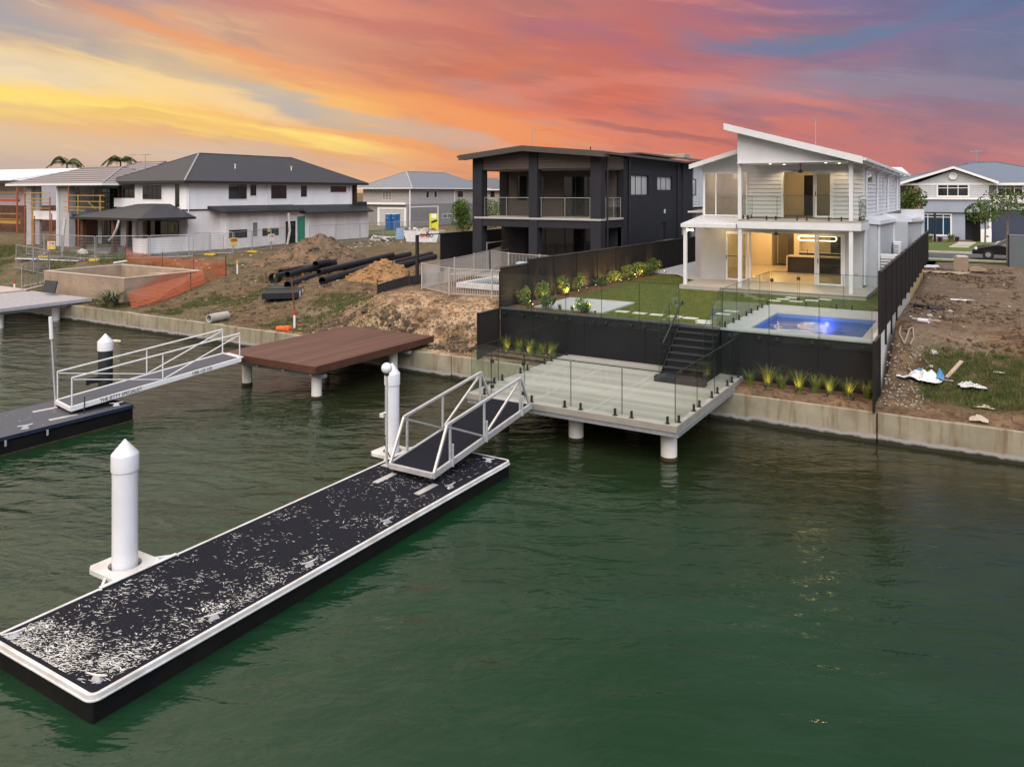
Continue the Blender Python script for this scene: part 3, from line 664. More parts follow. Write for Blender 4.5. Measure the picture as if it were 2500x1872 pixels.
# gangways: local frame s along, t across, built in place through a transform
def gangway(p0, p1, width, z0, z1, hr, sloped, mid, label, deck, col, txt=None, group='gangways'):
    p0 = Vector((p0[0], p0[1], z0)); p1 = Vector((p1[0], p1[1], z1)); ax = p1 - p0; L = ax.length; ux = ax / L
    ut = Vector((ux.y, -ux.x, 0)).normalized(); un = ut.cross(ux).normalized() * 1
    if un.z < 0: un = -un
    up = Vector((0, 0, 1))
    T = thing('gangway', tuple(p0), label, 'gangway', group)
    def P(s, tt, h): return p0 + ux * s + ut * tt + up * h
    hw = width / 2
    MB().hexa([P(.04, -hw, -.02), P(L, -hw, -.02), P(L, hw, -.02), P(.04, hw, -.02), P(.04, -hw, .012), P(L, -hw, .012), P(L, hw, .012), P(.04, hw, .012)]).build('deck_surface', deck, T)
    for s_ in (0, L): MB().bar(P(s_, -hw - .03, -.03), P(s_, hw + .03, -.03), .07, .12).build('cross_member', col, T, bevel=.006)
    for k in range(1, 5): MB().bar(P(L * k / 5, -hw, -.08), P(L * k / 5, hw, -.08), .05, .08).build('cross_member', col, T)
    MB().bar(P(L + .10, -hw + .05, -.0), P(L + .10, hw - .05, -.0), .12, .03).build('landing_plate', col, T)
    e = .55 if sloped else .04; q_ = 1 if sloped else .68
    for sg in (-1, 1):
        tt = sg * (hw + .035); g = MB()
        g.bar(P(0, tt, -.035), P(L, tt, -.035), .065, .15)                       # bottom chord
        g.bar(P(e, tt, hr), P(L - e, tt, hr), .07 * q_, .06 * q_)                          # top chord
        if sloped: g.bar(P(.03, tt, 0), P(e, tt, hr), .06, .06); g.bar(P(L - .05, tt, 0), P(L - e, tt, hr), .06, .06)
        ms = [e + .12 if sloped else e, mid, L - e - .03 if sloped else L - e]
        for q in ms:
            g.bar(P(q, tt, -.09), P(q, tt, hr), .05 * q_, .05 * q_)
            if sloped: g.bar(P(q + .05, tt + sg * .045, -.12), P(q + .05, tt + sg * .045, .42), .05, .03)
        g.bar(P(e + .04, tt, hr - .06), P(mid - .04, tt, .06), .045 * q_, .045 * q_); g.bar(P(mid + .04, tt, .06), P(L - e - .05, tt, hr - .06), .05 * q_, .05 * q_)
        g.build('side_truss', col, T, bevel=.006)
    for sg in (-1, 1):
        c = P(.06, sg * (hw - .05), -.16); MB().tube(c - ut * .035, c + ut * .035, .055, n=14).build('roller', M_blk, T, smooth=True)
    if txt:
        ang = math.atan2(ux.y, ux.x); pitch = math.asin(ux.z)
        for s_, st in txt:
            c = P(s_, hw + .07, -.035); text_mesh('lettering', st, .15, M_blk, T, tuple(c), (math.pi / 2, -pitch, ang), .001, .85)
    return T
gangway((-11.44, 14.34), (-11.44, 18.82), 1.22, .65, 1.20, .92, True, 2.15, 'short aluminium truss gangway with charcoal deck rising from pontoon to glass-fenced jetty', M_deckgrit, M_alu)
gangway((-23.72, 13.1), (-22.72, 18.45), 1.12, .72, 1.32, .88, False, 2.75, 'long white gangway with slate deck and black lettering leading up to the brown jetty', M_deckgrit2, mat('white powder coat', (.66, .66, .68), .4, (.60, .60, .62), 3), [(1.45, 'THE JETTY SPECIALIST'), (4.05, '1300 133 155')])
# second pontoon
p2 = pontoon(-25.25, -22.6, 4.0, 14.68, 'slate grey pontoon with navy rubber edge under the long lettered gangway', None, M_navy, M_deckgrit2, False)
for c, rz in [((-22.95, 14.3, .505), 1.1), ((-22.9, 11.6, .505), 1.3), ((-22.9, 8.6, .505), 1.3)]: cleat(p2, c, rz, 1.2)
for p in ((-24.35, 12.95), (-23.08, 12.75)): MB().rbox((p[0], p[1], .512), (.16, .75, .012), -.15).build('wear_plate', M_alu, p2)
for yy in (10.9, 12.0): MB().box(-22.57, -22.55, yy, yy + .05, .26, .42).build('joiner', M_alu, p2)
rs2 = np.random.RandomState(4); g = MB()
for _ in range(90):
    x, y, a, L = rs2.uniform(-25, -22.8), rs2.uniform(8, 14.5), rs2.rand() * 3, rs2.uniform(.01, .035)
    g.face(*[(x + math.cos(a + q) * L * f, y + math.sin(a + q) * L * f, .509) for q, f in ((0, 1), (1.4, .4), (3.1, 1), (4.6, .4))])
g.build('bird_droppings', M_drop, p2, fix=False)['kind'] = 'stuff'
T = thing('light_pole', (-24.33, 13.15, .8), 'tall thin white pole fixed at the lower end of the long lettered gangway', 'pole')
MB().tube((-24.28, 13.18, .55), (-24.36, 13.1, 2.72), .026, n=8).build('pole', M_alu, T, smooth=True)
MB().tube((-24.355, 13.1, 2.62), (-24.375, 13.08, 3.30), .055, n=12).build('lamp_tube', M_pvc, T, smooth=True)
T = tag(MB().rbox((-23.2, 13.75, 1.38), (.05, .42, .2), -.18).rbox((-23.2, 13.55, 1.38), (.07, .1, .24), -.18).build('control_box', M_blk, bevel=.02), 'small black box fixed to the side rail of the long lettered gangway', 'box')
T = tag(MB().path([(-23.02, 13.35, 1.0), (-22.99, 13.33, .8), (-22.97, 13.3, .52)], .016).build('cable', M_blk), 'short black cable hanging at the foot of the long lettered gangway', 'cable')
bx, by = at((286, 834), .02)
tag(MB().tube((bx - .25, by - .05, .03), (bx + .15, by, .05), .07, .075, 10).ball((bx + .22, by, .05), .06, 10, 6).build('floating_bottle', mat('yellowed plastic', (.55, .52, .38), .4), smooth=True), 'yellowed white float drifting beyond the black mooring pile', 'float')
# ------------------------------------------------------------------ brown jetty
def planks(name, c, c2, ax, pitch, rough=.5, hue=.5, spec=.5):
    m = bpy.data.materials.new(name); m.use_nodes = True; t = NT(m.node_tree); b = t.n['Principled BSDF']
    P = t.new('ShaderNodeNewGeometry').outputs['Position']; px, py, pz = t.sep(P)
    a, l = (px, py) if ax == 'y' else (py, px)                    # boards run along ax
    q = t.m('DIVIDE', a, pitch); bid = t.m('FLOOR', q); fr = t.m('FRACT', q)
    wn = t.new('ShaderNodeTexWhiteNoise', noise_dimensions='1D'); t.l.new(bid, wn.inputs['W'])
    gr = t.noise(t.comb(t.m('MULTIPLY', a, 9), t.m('MULTIPLY', l, .6), bid), 2, 6, .6)
    big = t.noise(t.comb(t.m('MULTIPLY', a, 2.0), t.m('MULTIPLY', l, .16), 0), 1.0, 5, .65)
    f = t.m('ADD', t.m('MULTIPLY', wn.outputs[0], hue), t.m('ADD', t.m('MULTIPLY', t.m('SUBTRACT', gr, .3), .9), t.m('MULTIPLY', t.m('SUBTRACT', big, .5), 2.0)))
    cc = t.mix(t.m('MULTIPLY', f, .8, clamp=True), tuple(c) + (1,), tuple(c2) + (1,))
    gap = t.m('GREATER_THAN', t.m('ABSOLUTE', t.m('SUBTRACT', fr, .5)), .47)
    t.l.new(t.mix(gap, cc, tuple(v * .3 for v in c) + (1,)), b.inputs['Base Color']); b.inputs['Roughness'].default_value = rough; b.inputs['Specular IOR Level'].default_value = spec
    bn = t.new('ShaderNodeBump'); bn.inputs['Strength'].default_value = .6; bn.inputs['Distance'].default_value = .006
    t.l.new(t.m('SUBTRACT', gr, t.m('MULTIPLY', gap, 2)), bn.inputs['Height']); t.l.new(bn.outputs[0], b.inputs['Normal']); return m
M_brown = planks('reddish brown composite boards', (.056, .023, .016), (.125, .052, .037), 'y', .14, .5, .7)
M_brownf = mat('brown fascia board', (.062, .024, .015), .5, (.085, .034, .022), 2, coord='World')
def jetty(x0, x1, y0, y1, z, label, top, fas, th, plist, r, breaker=()):
    T = thing('jetty', ((x0 + x1) / 2, y0, 0), label, 'jetty')
    MB().box(x0 + .03, x1 - .03, y0 + .03, y1, z - .04, z).build('deck_boards', top, T)
    ringprism(MB(), [(x0, y0), (x1, y0), (x1, y1), (x0, y1)], [(x0 + .03, y0 + .03), (x1 - .03, y0 + .03), (x1 - .03, y1 - .03), (x0 + .03, y1 - .03)], z - th, z + .003).build('fascia', fas, T, bevel=.006)
    for s in range(4):
        xx = x0 + .35 + (x1 - x0 - .7) * s / 3; MB().box(xx - .06, xx + .06, y0 + .12, y1 + .0, z - th - .12, z - .045).build('joist', M_alug, T)
    for yy in (y0 + .55, y1 - 1.4): MB().box(x0 + .10, x1 - .10, yy - .09, yy + .09, z - th - .24, z - th - .125).build('bearer', M_alug, T)
    for px_, py_ in plist:
        MB().lathe((px_, py_, 0), [(r, -1.2), (r, z - th - .13)], 28).build('pile', mat('white concrete pile', (.76, .74, .72), .55, (.68, .65, .62), 2, .1, 20), T, smooth=True)
        MB().lathe((px_, py_, 0), [(r + .012, -.4), (r + .018, .05), (r + .002, .09)], 28).build('waterline_growth', M_algae, T)
    for bx_ in breaker: MB().box(bx_ - .03, bx_ + .03, y0 + .04, y1 - .01, z - .03, z + .003).build('breaker_board', mat('pale breaker board', (.38, .37, .345), .6, (.33, .32, .30), 4), T)
    return T
jetty(-23.62, -19.0, 18.78, 25.3, 1.30, 'reddish brown timber jetty on white concrete piles by the dirt bank', M_brown, M_brownf, .24, [(-23.3, 19.6), (-19.72, 19.55), (-23.3, 23.6), (-19.7, 23.6)], .175)
M_greyd = planks('silver grey decking', (.27, .262, .245), (.43, .415, .385), 'x', .14, .42, .9)
M_greyf = mat('grey fascia board', (.22, .205, .18), .7, (.27, .255, .225), 2.5, coord='World')
jt = jetty(-13.15, -6.68, 19.10, 25.58, 1.15, 'pale grey decked jetty enclosed by glass panels at the foot of the black stairs', M_greyd, M_greyf, .17, [(-12.45, 19.95), (-10.05, 20.15), (-7.2, 19.95), (-12.4, 23.3), (-9.6, 23.3)], .215, [-12.35, -11.05, -9.25])
ringprism(MB(), [(-13.12, 19.13), (-6.66, 19.13), (-6.66, 25.5), (-13.12, 25.5)], [(-13.0, 19.25), (-6.78, 19.25), (-6.78, 25.4), (-13.0, 25.4)], .86, .978).build('edge_beam', M_alug, jt)
# slatted jetty at the left edge
T = thing('jetty', (-46, 22.5, 0), 'silver slatted jetty cut off by the left edge of the photo', 'jetty')
M_slat = mat('silver slats', (.40, .39, .42), .5, (.33, .32, .35), 5)
g = MB(); A = at(A1(880, 1535), 1.15); 
for i in range(23):
    yy = 20.4 + i * .215; g.box(-53, -43.0 , yy, yy + .125, 1.10, 1.15)
g.build('deck_slats', M_slat, T)
MB().box(-53, -43.0, 20.28, 20.38, .98, 1.155).box(-43.0, -42.92, 20.28, 25.3, .98, 1.155).build('fascia', M_slat, T)
for a in ((-44.0, 21.0), (-44.0, 23.9)): MB().lathe((a[0], a[1], 0), [(.2, -1), (.2, .95)], 20).build('pile', MATS['white concrete pile'], T, smooth=True)
for xx in (-43.4, -46, -49): MB().box(xx - .08, xx + .08, 20.4, 25.3, .78, 1.095).build('joist', M_alug, T)
tag(MB().box(-54, -49.4, 22.3, 25.3, 1.155, 1.22).build('deck_mat', mat('sandy deck sheet', (.42, .36, .33), .8)), 'sandy coloured sheet lying on the silver slatted jetty', 'mat')
# ================================================================== yard of the lit house: walls, stairs, pool, glass, fences
T = thing('retaining_wall', (-12.8, 25.7, .9), 'charcoal retaining wall holding up the lawn behind the grey jetty', 'wall', )
J = [-16.05, -14.6, -12.45, -10.1, -8.87]
for a, b_ in zip(J, J[1:]): MB().box(a + .006, b_ - .006, 25.62, 25.75, .85, 2.58).build('wall_panel', M_char2, T)
MB().box(-16.06, -7.42, 25.60, 25.79, 2.583, 2.64).build('capping', mat('grey capping', (.07, .075, .085), .5), T, bevel=.008)
MB().box(-8.86, -7.42, 25.62, 25.75, .85, 2.58).build('wall_panel', M_char2, T)
# stairs
T = thing('stairs', (-8.12, 24.6, 1.15), 'black outdoor stairs climbing from the grey jetty to the lawn', 'stairs')
M_tread = mat('black stair boards', (.012, .0125, .016), .55, (.02, .021, .026), 4, .1, 40)
n = 8; y0 = 23.62
for i in range(n):
    zt = 1.15 + 1.49 * (i + 1) / (n + .0); yy = y0 + .25 * i
    if i == n - 1: zt = 2.60
    MB().box(-8.80, -7.46, yy - .02, yy + .27, zt - .035, zt).build('tread', M_tread, T, bevel=.005)
    MB().box(-8.78, -7.48, yy + .005, yy + .03, zt - .186, zt - .037).build('riser', M_char2, T)
for xx in (-8.84, -7.46):
    MB().slab([(xx, 23.62, 1.16), (xx, 25.6, 1.16), (xx, 25.6, 2.56), (xx, 25.4, 2.56), (xx, 23.62, 1.30)], (.035, 0, 0)).build('stringer', M_char2, T)
MB().box(-8.92, -7.30, 23.34, 23.615, 1.155, 1.33).build('bottom_step', M_tread, T, bevel=.006)
# pool
T = thing('swimming_pool', (-5.1, 28.7, .9), 'raised rectangular swimming pool with blue tiles, grey coping and a violet lamp', 'pool')
M_tile = mat('blue mosaic tile', (.11, .20, .46), .25, (.14, .25, .52), 26, coord='World')
M_cope = mat('grey pool coping', (.33, .34, .36), .65, (.28, .29, .31), 3, .1, 50, coord='World')
px0, px1, py0, py1 = -6.58, -3.22, 26.05, 29.85
ringprism(MB(), [(-7.42, 25.42), (-2.80, 25.42), (-2.80, 31.95), (-7.42, 31.95)], [(px0, py0), (px1, py0), (px1, py1), (px0, py1)], 2.585, 2.645).build('coping', M_cope, T, bevel=.008)
for a, b_ in zip([-7.40, -5.9, -4.4, -2.82], [-5.9, -4.4, -2.82]): MB().box(a + .004, b_ - .004, 25.46, 25.60, .88, 2.58).build('wall_panel', M_char2, T)
MB().box(-7.40, -7.27, 25.605, 31.9, .88, 2.58).build('side_wall', M_char2, T)
g = MB(); g.face((px0, py0, 1.3), (px1, py0, 1.3), (px1, py1, 1.3), (px0, py1, 1.3))
for a, b_ in (((px0, py0), (px1, py0)), ((px1, py0), (px1, py1)), ((px1, py1), (px0, py1)), ((px0, py1), (px0, py0))): g.face((*a, 1.3), (*b_, 1.3), (*b_, 2.583), (*a, 2.583))
g.build('basin', M_tile, T)
MB().box(px1 - .55, px1, py0, py1, 1.3, 2.30).box(px0 + 2.0, px1 - .55, py1 - .4, py1, 1.3, 2.2).build('ledge', mat('pale blue ledge tile', (.07, .17, .42), .3, (.09, .21, .46), 20), T)
m = bpy.data.materials.new('pool water'); m.use_nodes = True; t = NT(m.node_tree); t.n.clear()
tr = t.new('ShaderNodeBsdfTransparent'); tr.inputs[0].default_value = (.55, .70, .90, 1); gl = t.new('ShaderNodeBsdfGlossy'); gl.inputs['Roughness'].default_value = .02
P = t.new('ShaderNodeNewGeometry').outputs['Position']; bn = t.new('ShaderNodeBump'); bn.inputs['Strength'].default_value = 1; bn.inputs['Distance'].default_value = .06
t.l.new(t.noise(P, 3.2, 3, .5, .4), bn.inputs['Height']); t.l.new(bn.outputs[0], gl.inputs['Normal'])
fr = t.new('ShaderNodeFresnel'); fr.inputs[0].default_value = 1.33; t.l.new(bn.outputs[0], fr.inputs['Normal'])
mx = t.new('ShaderNodeMixShader'); t.l.new(t.m('MULTIPLY', fr.outputs[0], 1.15, clamp=True), mx.inputs[0]); t.l.new(tr.outputs[0], mx.inputs[1]); t.l.new(gl.outputs[0], mx.inputs[2])
t.l.new(mx.outputs[0], t.new('ShaderNodeOutputMaterial').inputs[0])
MB().face((px0, py0, 2.49), (px1, py0, 2.49), (px1, py1, 2.49), (px0, py1, 2.49)).build('pool_water', m, T)
MB().tube((-4.86, py1 + .0, 2.36), (-4.86, py1 - .03, 2.36), .07, n=20).build('pool_lamp', emis('violet lamp', (.22, .16, 1), 5), T)
lamp('pool_lamp_and_fill', (-4.86, py1 - .15, 2.3), 14, (.25, .25, 1), .1, parent=T)
lamp('pool_lamp_and_fill', (-5.6, py0 + 1.6, 1.9), 26, (.35, .5, 1), .2, parent=T)  # fill light added inside the water, no lamp there, brightens the blue
tag(MB().path([(-6.3, 28.6, 2.5), (-6.15, 28.1, 2.5), (-6.2, 27.6, 2.5), (-6.05, 27.2, 2.5), (-5.75, 27.0, 2.5), (-5.3, 27.15, 2.5), (-4.95, 27.05, 2.5), (-4.8, 26.8, 2.5)], .012).build('pool_hose', M_pvc), 'thin white cleaner hose floating in the lit swimming pool', 'hose')
cx, cy = -6.3, 26.5
tag(ringprism(MB(), [(cx + .1 * math.cos(a), cy + .1 * math.sin(a)) for a in np.linspace(0, 6.283, 17)[:-1]], [(cx + .055 * math.cos(a), cy + .055 * math.sin(a)) for a in np.linspace(0, 6.283, 17)[:-1]], 2.488, 2.52).build('skimmer_ring', M_pvc), 'small pale floating ring in the front left corner of the swimming pool', 'ring')
# ------------------------------------------------------------------ glass balustrades
def spigot(T, x, y, z, rz=0):
    MB().rbox((x, y, z + .008), (.11, .11, .016), rz).rbox((x, y, z + .10), (.055, .06, .17), rz).build('spigot', M_blk, T, bevel=.004)
def pane(T, a, b_, z0, z1, gap=.012, zt=None, zb=None, rail=.016):   # a,b ends in plan; optional different heights at b
    a = Vector((a[0], a[1], 0)); b_ = Vector((b_[0], b_[1], 0)); dd = (b_ - a).normalized(); nn = Vector((dd.y, -dd.x, 0)) * .006
    a = a + dd * gap; b_ = b_ - dd * gap; zt = z1 if zt is None else zt; zb = z0 if zb is None else zb
    P = [(a.x, a.y, z0), (b_.x, b_.y, zb), (b_.x, b_.y, zt), (a.x, a.y, z1)]
    g = MB().slab([(p[0] - nn.x, p[1] - nn.y, p[2]) for p in P], tuple(nn * 2)); o = g.build('glass_panel', M_glass, T)
    if rail:
        e = MB().bar(P[3], P[2], rail, rail)
        e.bar((a.x, a.y, z0), (a.x, a.y, z1 - .01), .009, .009); e.bar((b_.x, b_.y, zb), (b_.x, b_.y, zt - .01), .009, .009)
        e.build('edge_strip', M_dedge, T)
M_dedge = mat('dark glass edge', (.012, .022, .020), .3)
T = thing('glass_balustrade', (-9.9, 19.2, 1.15), 'frameless glass balustrade with black spigots around the grey jetty', 'glass fence')
zf, zt = 1.20, 2.46
for a, b_ in ((-13.06, -12.36), (-11.24, -9.76), (-9.76, -8.24), (-8.24, -6.77)): pane(T, (a, 19.24), (b_, 19.24), zf, zt, rail=.022)
L = [19.24, 20.73, 22.31, 23.95, 25.56]
for a, b_ in zip(L, L[1:]): pane(T, (-13.06, a), (-13.06, b_), zf, zt)
L = [19.24, 21.0, 22.62, 24.22, 25.40]
for a, b_ in zip(L, L[1:]): pane(T, (-6.77, a), (-6.77, b_), zf, zt)
pane(T, (-12.36, 19.24), (-11.24, 19.24), zf + .03, zt)
for x_, z_ in ((-12.33, 2.16), (-12.33, 1.42), (-11.27, 2.2), (-11.27, 1.36)): MB().box(x_ - .05, x_ + .05, 19.21, 19.27, z_ - .05, z_ + .05).build('gate_hinge', M_blk, T, bevel=.005)
for x_ in (-12.6, -11.0, -9.95, -9.46, -8.44, -7.97, -6.98): spigot(T, x_, 19.24, 1.153)
for y_ in (20.5, 20.97, 22.1, 22.56, 23.75, 24.25, 25.4): spigot(T, -13.06, y_, 1.153)
for y_ in (19.5, 20.72, 21.2, 22.35, 22.9, 23.95, 24.45, 25.2): spigot(T, -6.77, y_, 1.153)
T = thing('glass_balustrade', (-12.4, 25.56, 2.4), 'frameless glass balustrade pinned along the lawn edge and down the black stairs', 'glass fence')
L = [-16.0, -14.62, -13.18, -11.74, -10.3, -8.86]
for a, b_ in zip(L, L[1:]): pane(T, (a, 25.57), (b_, 25.57), 2.32, 3.97)
for x_ in (-15.8, -15.0, -14.4, -13.55, -13.0, -12.05, -11.55, -10.6, -10.1, -9.2): MB().tube((x_, 25.60, 2.44), (x_, 25.53, 2.44), .05, n=12).build('standoff', M_blk, T)
for xx in (-8.87, -7.43):
    pane(T, (xx, 25.56), (xx, 24.62), 2.2, 3.97, zt=3.42, zb=1.7); pane(T, (xx, 24.6), (xx, 23.66), 1.7, 3.41, zt=2.90, zb=1.22)
g = MB().bar((-8.76, 25.6, 3.44), (-8.76, 23.75, 2.30), .045, .045).bar((-8.76, 25.5, 3.38), (-8.865, 25.5, 3.30), .02).bar((-8.76, 24.2, 2.56), (-8.865, 24.2, 2.5), .02).bar((-8.76, 25.62, 3.43), (-8.76, 25.62, 3.28), .04)
g.build('handrail', M_blk, T)
T = thing('glass_fence', (-5.1, 25.4, 2.4), 'frameless glass pool fence enclosing the raised blue pool', 'glass fence')
L = [-7.36, -5.85, -4.35, -2.86]
for a, b_ in zip(L, L[1:]): pane(T, (a, 25.38), (b_, 25.38), 2.36, 3.95)
for x_ in (-7.1, -6.15, -5.6, -4.55, -4.1, -3.1): MB().tube((x_, 25.43, 2.47), (x_, 25.34, 2.47), .05, n=12).build('standoff', M_blk, T)
L = [25.40, 27.1, 28.75, 30.35, 31.92]
for a, b_ in zip(L, L[1:]): pane(T, (-7.34, a), (-7.34, b_), 2.69, 3.95)
for y_ in (25.7, 26.7, 27.4, 28.4, 29.1, 30.0, 30.7, 31.6): spigot(T, -7.34, y_, 2.648)
pane(T, (-7.28, 31.92), (-6.25, 31.92), 2.70, 3.95)
for a, b_ in ((-6.22, -4.6), (-4.6, -2.9)): pane(T, (a, 31.92), (b_, 31.92), 2.69, 3.95)
for x_ in (-5.95, -4.85, -4.3, -3.2): spigot(T, x_, 31.92, 2.648)
for x_, z_ in ((-7.25, 3.6), (-6.24, 3.72), (-6.24, 2.92)): MB().box(x_ - .06, x_ + .06, 31.89, 31.95, z_ - .06, z_ + .06).build('gate_latch', M_blk, T)
# ------------------------------------------------------------------ boundary fences
M_fence = mat('dark brown sheet steel', (.015, .0125, .012), .6, (.012, .0105, .010), 1.2, spec=.25)
M_cap2 = mat('fence capping', (.05, .045, .044), .45)
def sheetfence(name, X, ys, ztop, zbot, label, rib=True, side=1, postdrop=None):
    T = thing(name, (X, ys[0], zbot(ys[0])), label, 'fence')
    for a, b_ in zip(ys, ys[1:]):
        zb, zt_ = zbot((a + b_) / 2), ztop((a + b_) / 2); g = MB()
        n = max(2, int((b_ - a) / .09)); pts = []
        for k in range(n * 2 + 1):
            y_ = a + .04 + (b_ - a - .08) * k / (n * 2); pts.append((X + (.016 if (k // 1) % 2 else -.016) * (1 if rib else .3), y_))
        for p, q in zip(pts, pts[1:]): g.face((p[0], p[1], zb), (q[0], q[1], zb), (q[0], q[1], zt_), (p[0], p[1], zt_))
        g.build('sheet_panel', M_fence, T, fix=False)
        MB().box(X - .03, X + .03, a + .03, b_ - .03, zt_ - .005, zt_ + .045).build('top_rail', M_cap2, T)
    for a in ys:
        pb = zbot(a) - (postdrop(a) if postdrop else 0)
        MB().box(X - .035, X + .035, a - .03, a + .03, pb, ztop(a) + .05).build('post', M_fence, T)
    return T
ysL = [25.72, 27.9, 30.1, 32.35, 34.6, 36.85, 39.1, 41.3, 43.5, 45.7, 48.0, 50.3]
sheetfence('boundary_fence', -16.12, ysL, lambda y: 3.98 + .33 * min(1, max(0, (y - 25.8) / 2)) - .13 * max(0, (y - 28) / 22), lambda y: 2.55, 'dark ribbed steel fence between the dark house and the lit garden')
MB()
T = sheetfence('boundary_fence', -16.14, [24.2, 25.66], lambda y: 2.56, lambda y: .88, 'short low piece of dark steel fence stepping down to the canal by the sandy bank')
ysR = [25.62] + [27.35 + 1.78 * i for i in range(13)]
sheetfence('boundary_fence', -2.70, ysR, lambda y: 4.68 + .011 * (y - 25), lambda y: 2.76 + .024 * (y - 25), 'tall dark steel fence stepping away from the pool along the vacant lot', rib=False, postdrop=lambda a: .55 if a < 31 else .1)
sheetfence('boundary_fence', -2.69, [24.22, 25.58], lambda y: 2.82, lambda y: .86, 'low dark fence panel ending at the canal wall beside the mulch bed', rib=False)
T = thing('retaining_wall', (-2.6, 34, .9), 'pale block retaining wall under the tall right boundary fence', 'wall')
MB().box(-2.86, -2.725, 25.62, 29.9, .7, 2.852).build('rendered_wall', mat('white render', (.60, .58, .56), .8, (.52, .50, .47), 2, .2, 60), T)
M_blkw = mat('grey concrete block', (.36, .35, .33), .9, (.30, .29, .27), 3, .3, 50)
for i in range(9): MB().box(-2.86, -2.725, 29.92 + i * .8, 30.7 + i * .8, 1.6, 2.92 + .02 * i).build('block', M_blkw, T)
M_slp = mat('new pine sleeper', (.38, .28, .13), .8, (.30, .21, .10), 3)
for i in range(11): MB().box(-2.86, -2.725, 37.15 + i * .8, 37.93 + i * .8, 2.5, 3.12 + .02 * i).build('sleeper', M_slp, T)
# stepping pavers
M_step = mat('pale stepping stone', (.48, .47, .44), .8, (.42, .41, .38), 5)
sp = [(-11.59, 27.11), (-10.89, 27.06), (-10.21, 27.05), (-9.5, 27.0), (-8.92, 26.93), (-8.35, 26.6), (-8.2, 26.2), (-8.2, 28.47), (-8.15, 29.3), (-7.42, 33.04), (-7.2, 33.7), (-6.98, 34.36), (-6.6, 33.3), (-6.1, 33.9), (-5.7, 34.5)]
lb = ['next to the grey paved square', 'second along from the grey paved square', 'third along from the grey paved square', 'fourth along from the grey paved square', 'just behind the top of the black stairs', 'right of the top of the black stairs', 'hard against the lawn edge right of the stairs', 'beside the glass at the left side of the pool', 'second one back beside the left side of the pool', 'in front of the pool gate', 'second one back from the pool gate', 'nearest the patio left of the gate path', 'right of the pool gate', 'second one right of the pool gate path', 'nearest the patio on the right hand path']
for (x_, y_), l_ in zip(sp, lb):
    tag(MB().rbox((x_, y_, 2.632), (.50, .34, .03), random.uniform(-.05, .05)).build('stepping_stone', M_step, bevel=.006), 'pale stepping stone in the lawn, ' + l_, 'stepping stone', 'stepping stones across the lawn')
# ------------------------------------------------------------------ planting
M_leaf = mat('shrub leaves', (.045, .095, .022), .55, (.13, .17, .045), 7, coord='World', spec=.3)
M_stem = mat('brown stems', (.09, .06, .035), .9)
M_tuft = mat('grass tuft blades', (.085, .13, .025), .6, (.17, .19, .05), 5, coord='World', spec=.2)
M_dk = mat('dark low foliage', (.018, .022, .016), .7, (.035, .03, .02), 6)
def leafcloud(mb, c, rad, n, size, rs, hollow=.3, clumps=0):
    cl = [np.array([rs.normal(0, .52), rs.normal(0, .52), rs.uniform(-.75, .85)]) for _ in range(clumps)] if clumps else None
    for _ in range(n):
        if cl is not None:
            k = cl[rs.randint(len(cl))]; v_ = k + rs.normal(0, .26, 3)
            if np.linalg.norm(v_) > 1.15: v_ *= 1.1 / np.linalg.norm(v_)
        else:
            v_ = rs.normal(0, 1, 3); v_ /= np.linalg.norm(v_); v_ *= (hollow + (1 - hollow) * rs.rand()) * (1 + .18 * math.sin(5 * v_[0] + 3 * v_[2]))
        p = Vector((c[0] + v_[0] * rad[0], c[1] + v_[1] * rad[1], c[2] + v_[2] * rad[2]))
        a = Vector(rs.normal(0, 1, 3)); a.normalize(); b_ = a.cross(Vector(rs.normal(0, 1, 3))); b_.normalize(); s = size * rs.uniform(.6, 1.25)
        mb.face(p - a * s, p + b_ * s * .42, p + a * s, p - b_ * s * .42)
def shrub(x, y, z, h, w, label, seed, group='leafy garden shrubs'):
    rs = np.random.RandomState(seed); T = thing('shrub', (x, y, z), label, 'shrub', group)
    g = MB()
    for k in range(6):
        a = rs.rand() * 6.28; g.tube((x + rs.normal(0, .03), y + rs.normal(0, .03), z), (x + math.cos(a) * w * .3, y + math.sin(a) * w * .3, z + h * .75), .012, .005, 5)
    g.build('stem', M_stem, T)
    g = MB(); leafcloud(g, (x, y, z + h * .56), (w / 2, w / 2, h * .47), int(560 * (h * w) / .3), .045, rs, .35, 8); g.build('foliage', M_leaf, T, fix=False)
    return T
SH = [(-15.65, 26.7, .95, .70, 'round leafy shrub in the bed corner nearest the sandy bank'), (-15.75, 28.6, .85, .65, 'leafy shrub against the dark fence, second from the glass balustrade'), (-14.42, 26.35, .95, .72, 'bushy shrub at the front edge of the grey paved square, left one of two'),
      (-15.75, 30.3, .95, .75, 'tall shrub against the dark fence behind the grey paved square'), (-15.72, 31.8, .85, .75, 'leafy shrub against the dark fence just past the grey paved square'), (-12.85, 26.3, .85, .72, 'bushy shrub at the front edge of the grey paved square, right one of two'),
      (-15.75, 34.3, .55, .8, 'low spreading shrub by the dark fence beside the middle of the lawn'), (-15.7, 35.6, .6, .85, 'low shrub by the dark fence, in front of the taller far ones'), (-15.7, 37.3, .85, 1.0, 'dark dense shrub by the dark fence near the far end of the lawn'),
      (-15.65, 38.7, .8, .8, 'glowing shrub lit from below by the dark fence near the far end'), (-15.6, 39.7, .85, .9, 'shrub lit from below, second from the far end of the fence bed'), (-15.5, 40.6, .95, .9, 'last shrub at the far end of the fence bed by the gravel')]
for i, (x, y, h, w_, l) in enumerate(SH): shrub(x, y, 2.6, h * (.78 + .2 * ((i * 7) % 5) / 4), w_ * (.75 + .25 * ((i * 3) % 4) / 3), l, 40 + i)
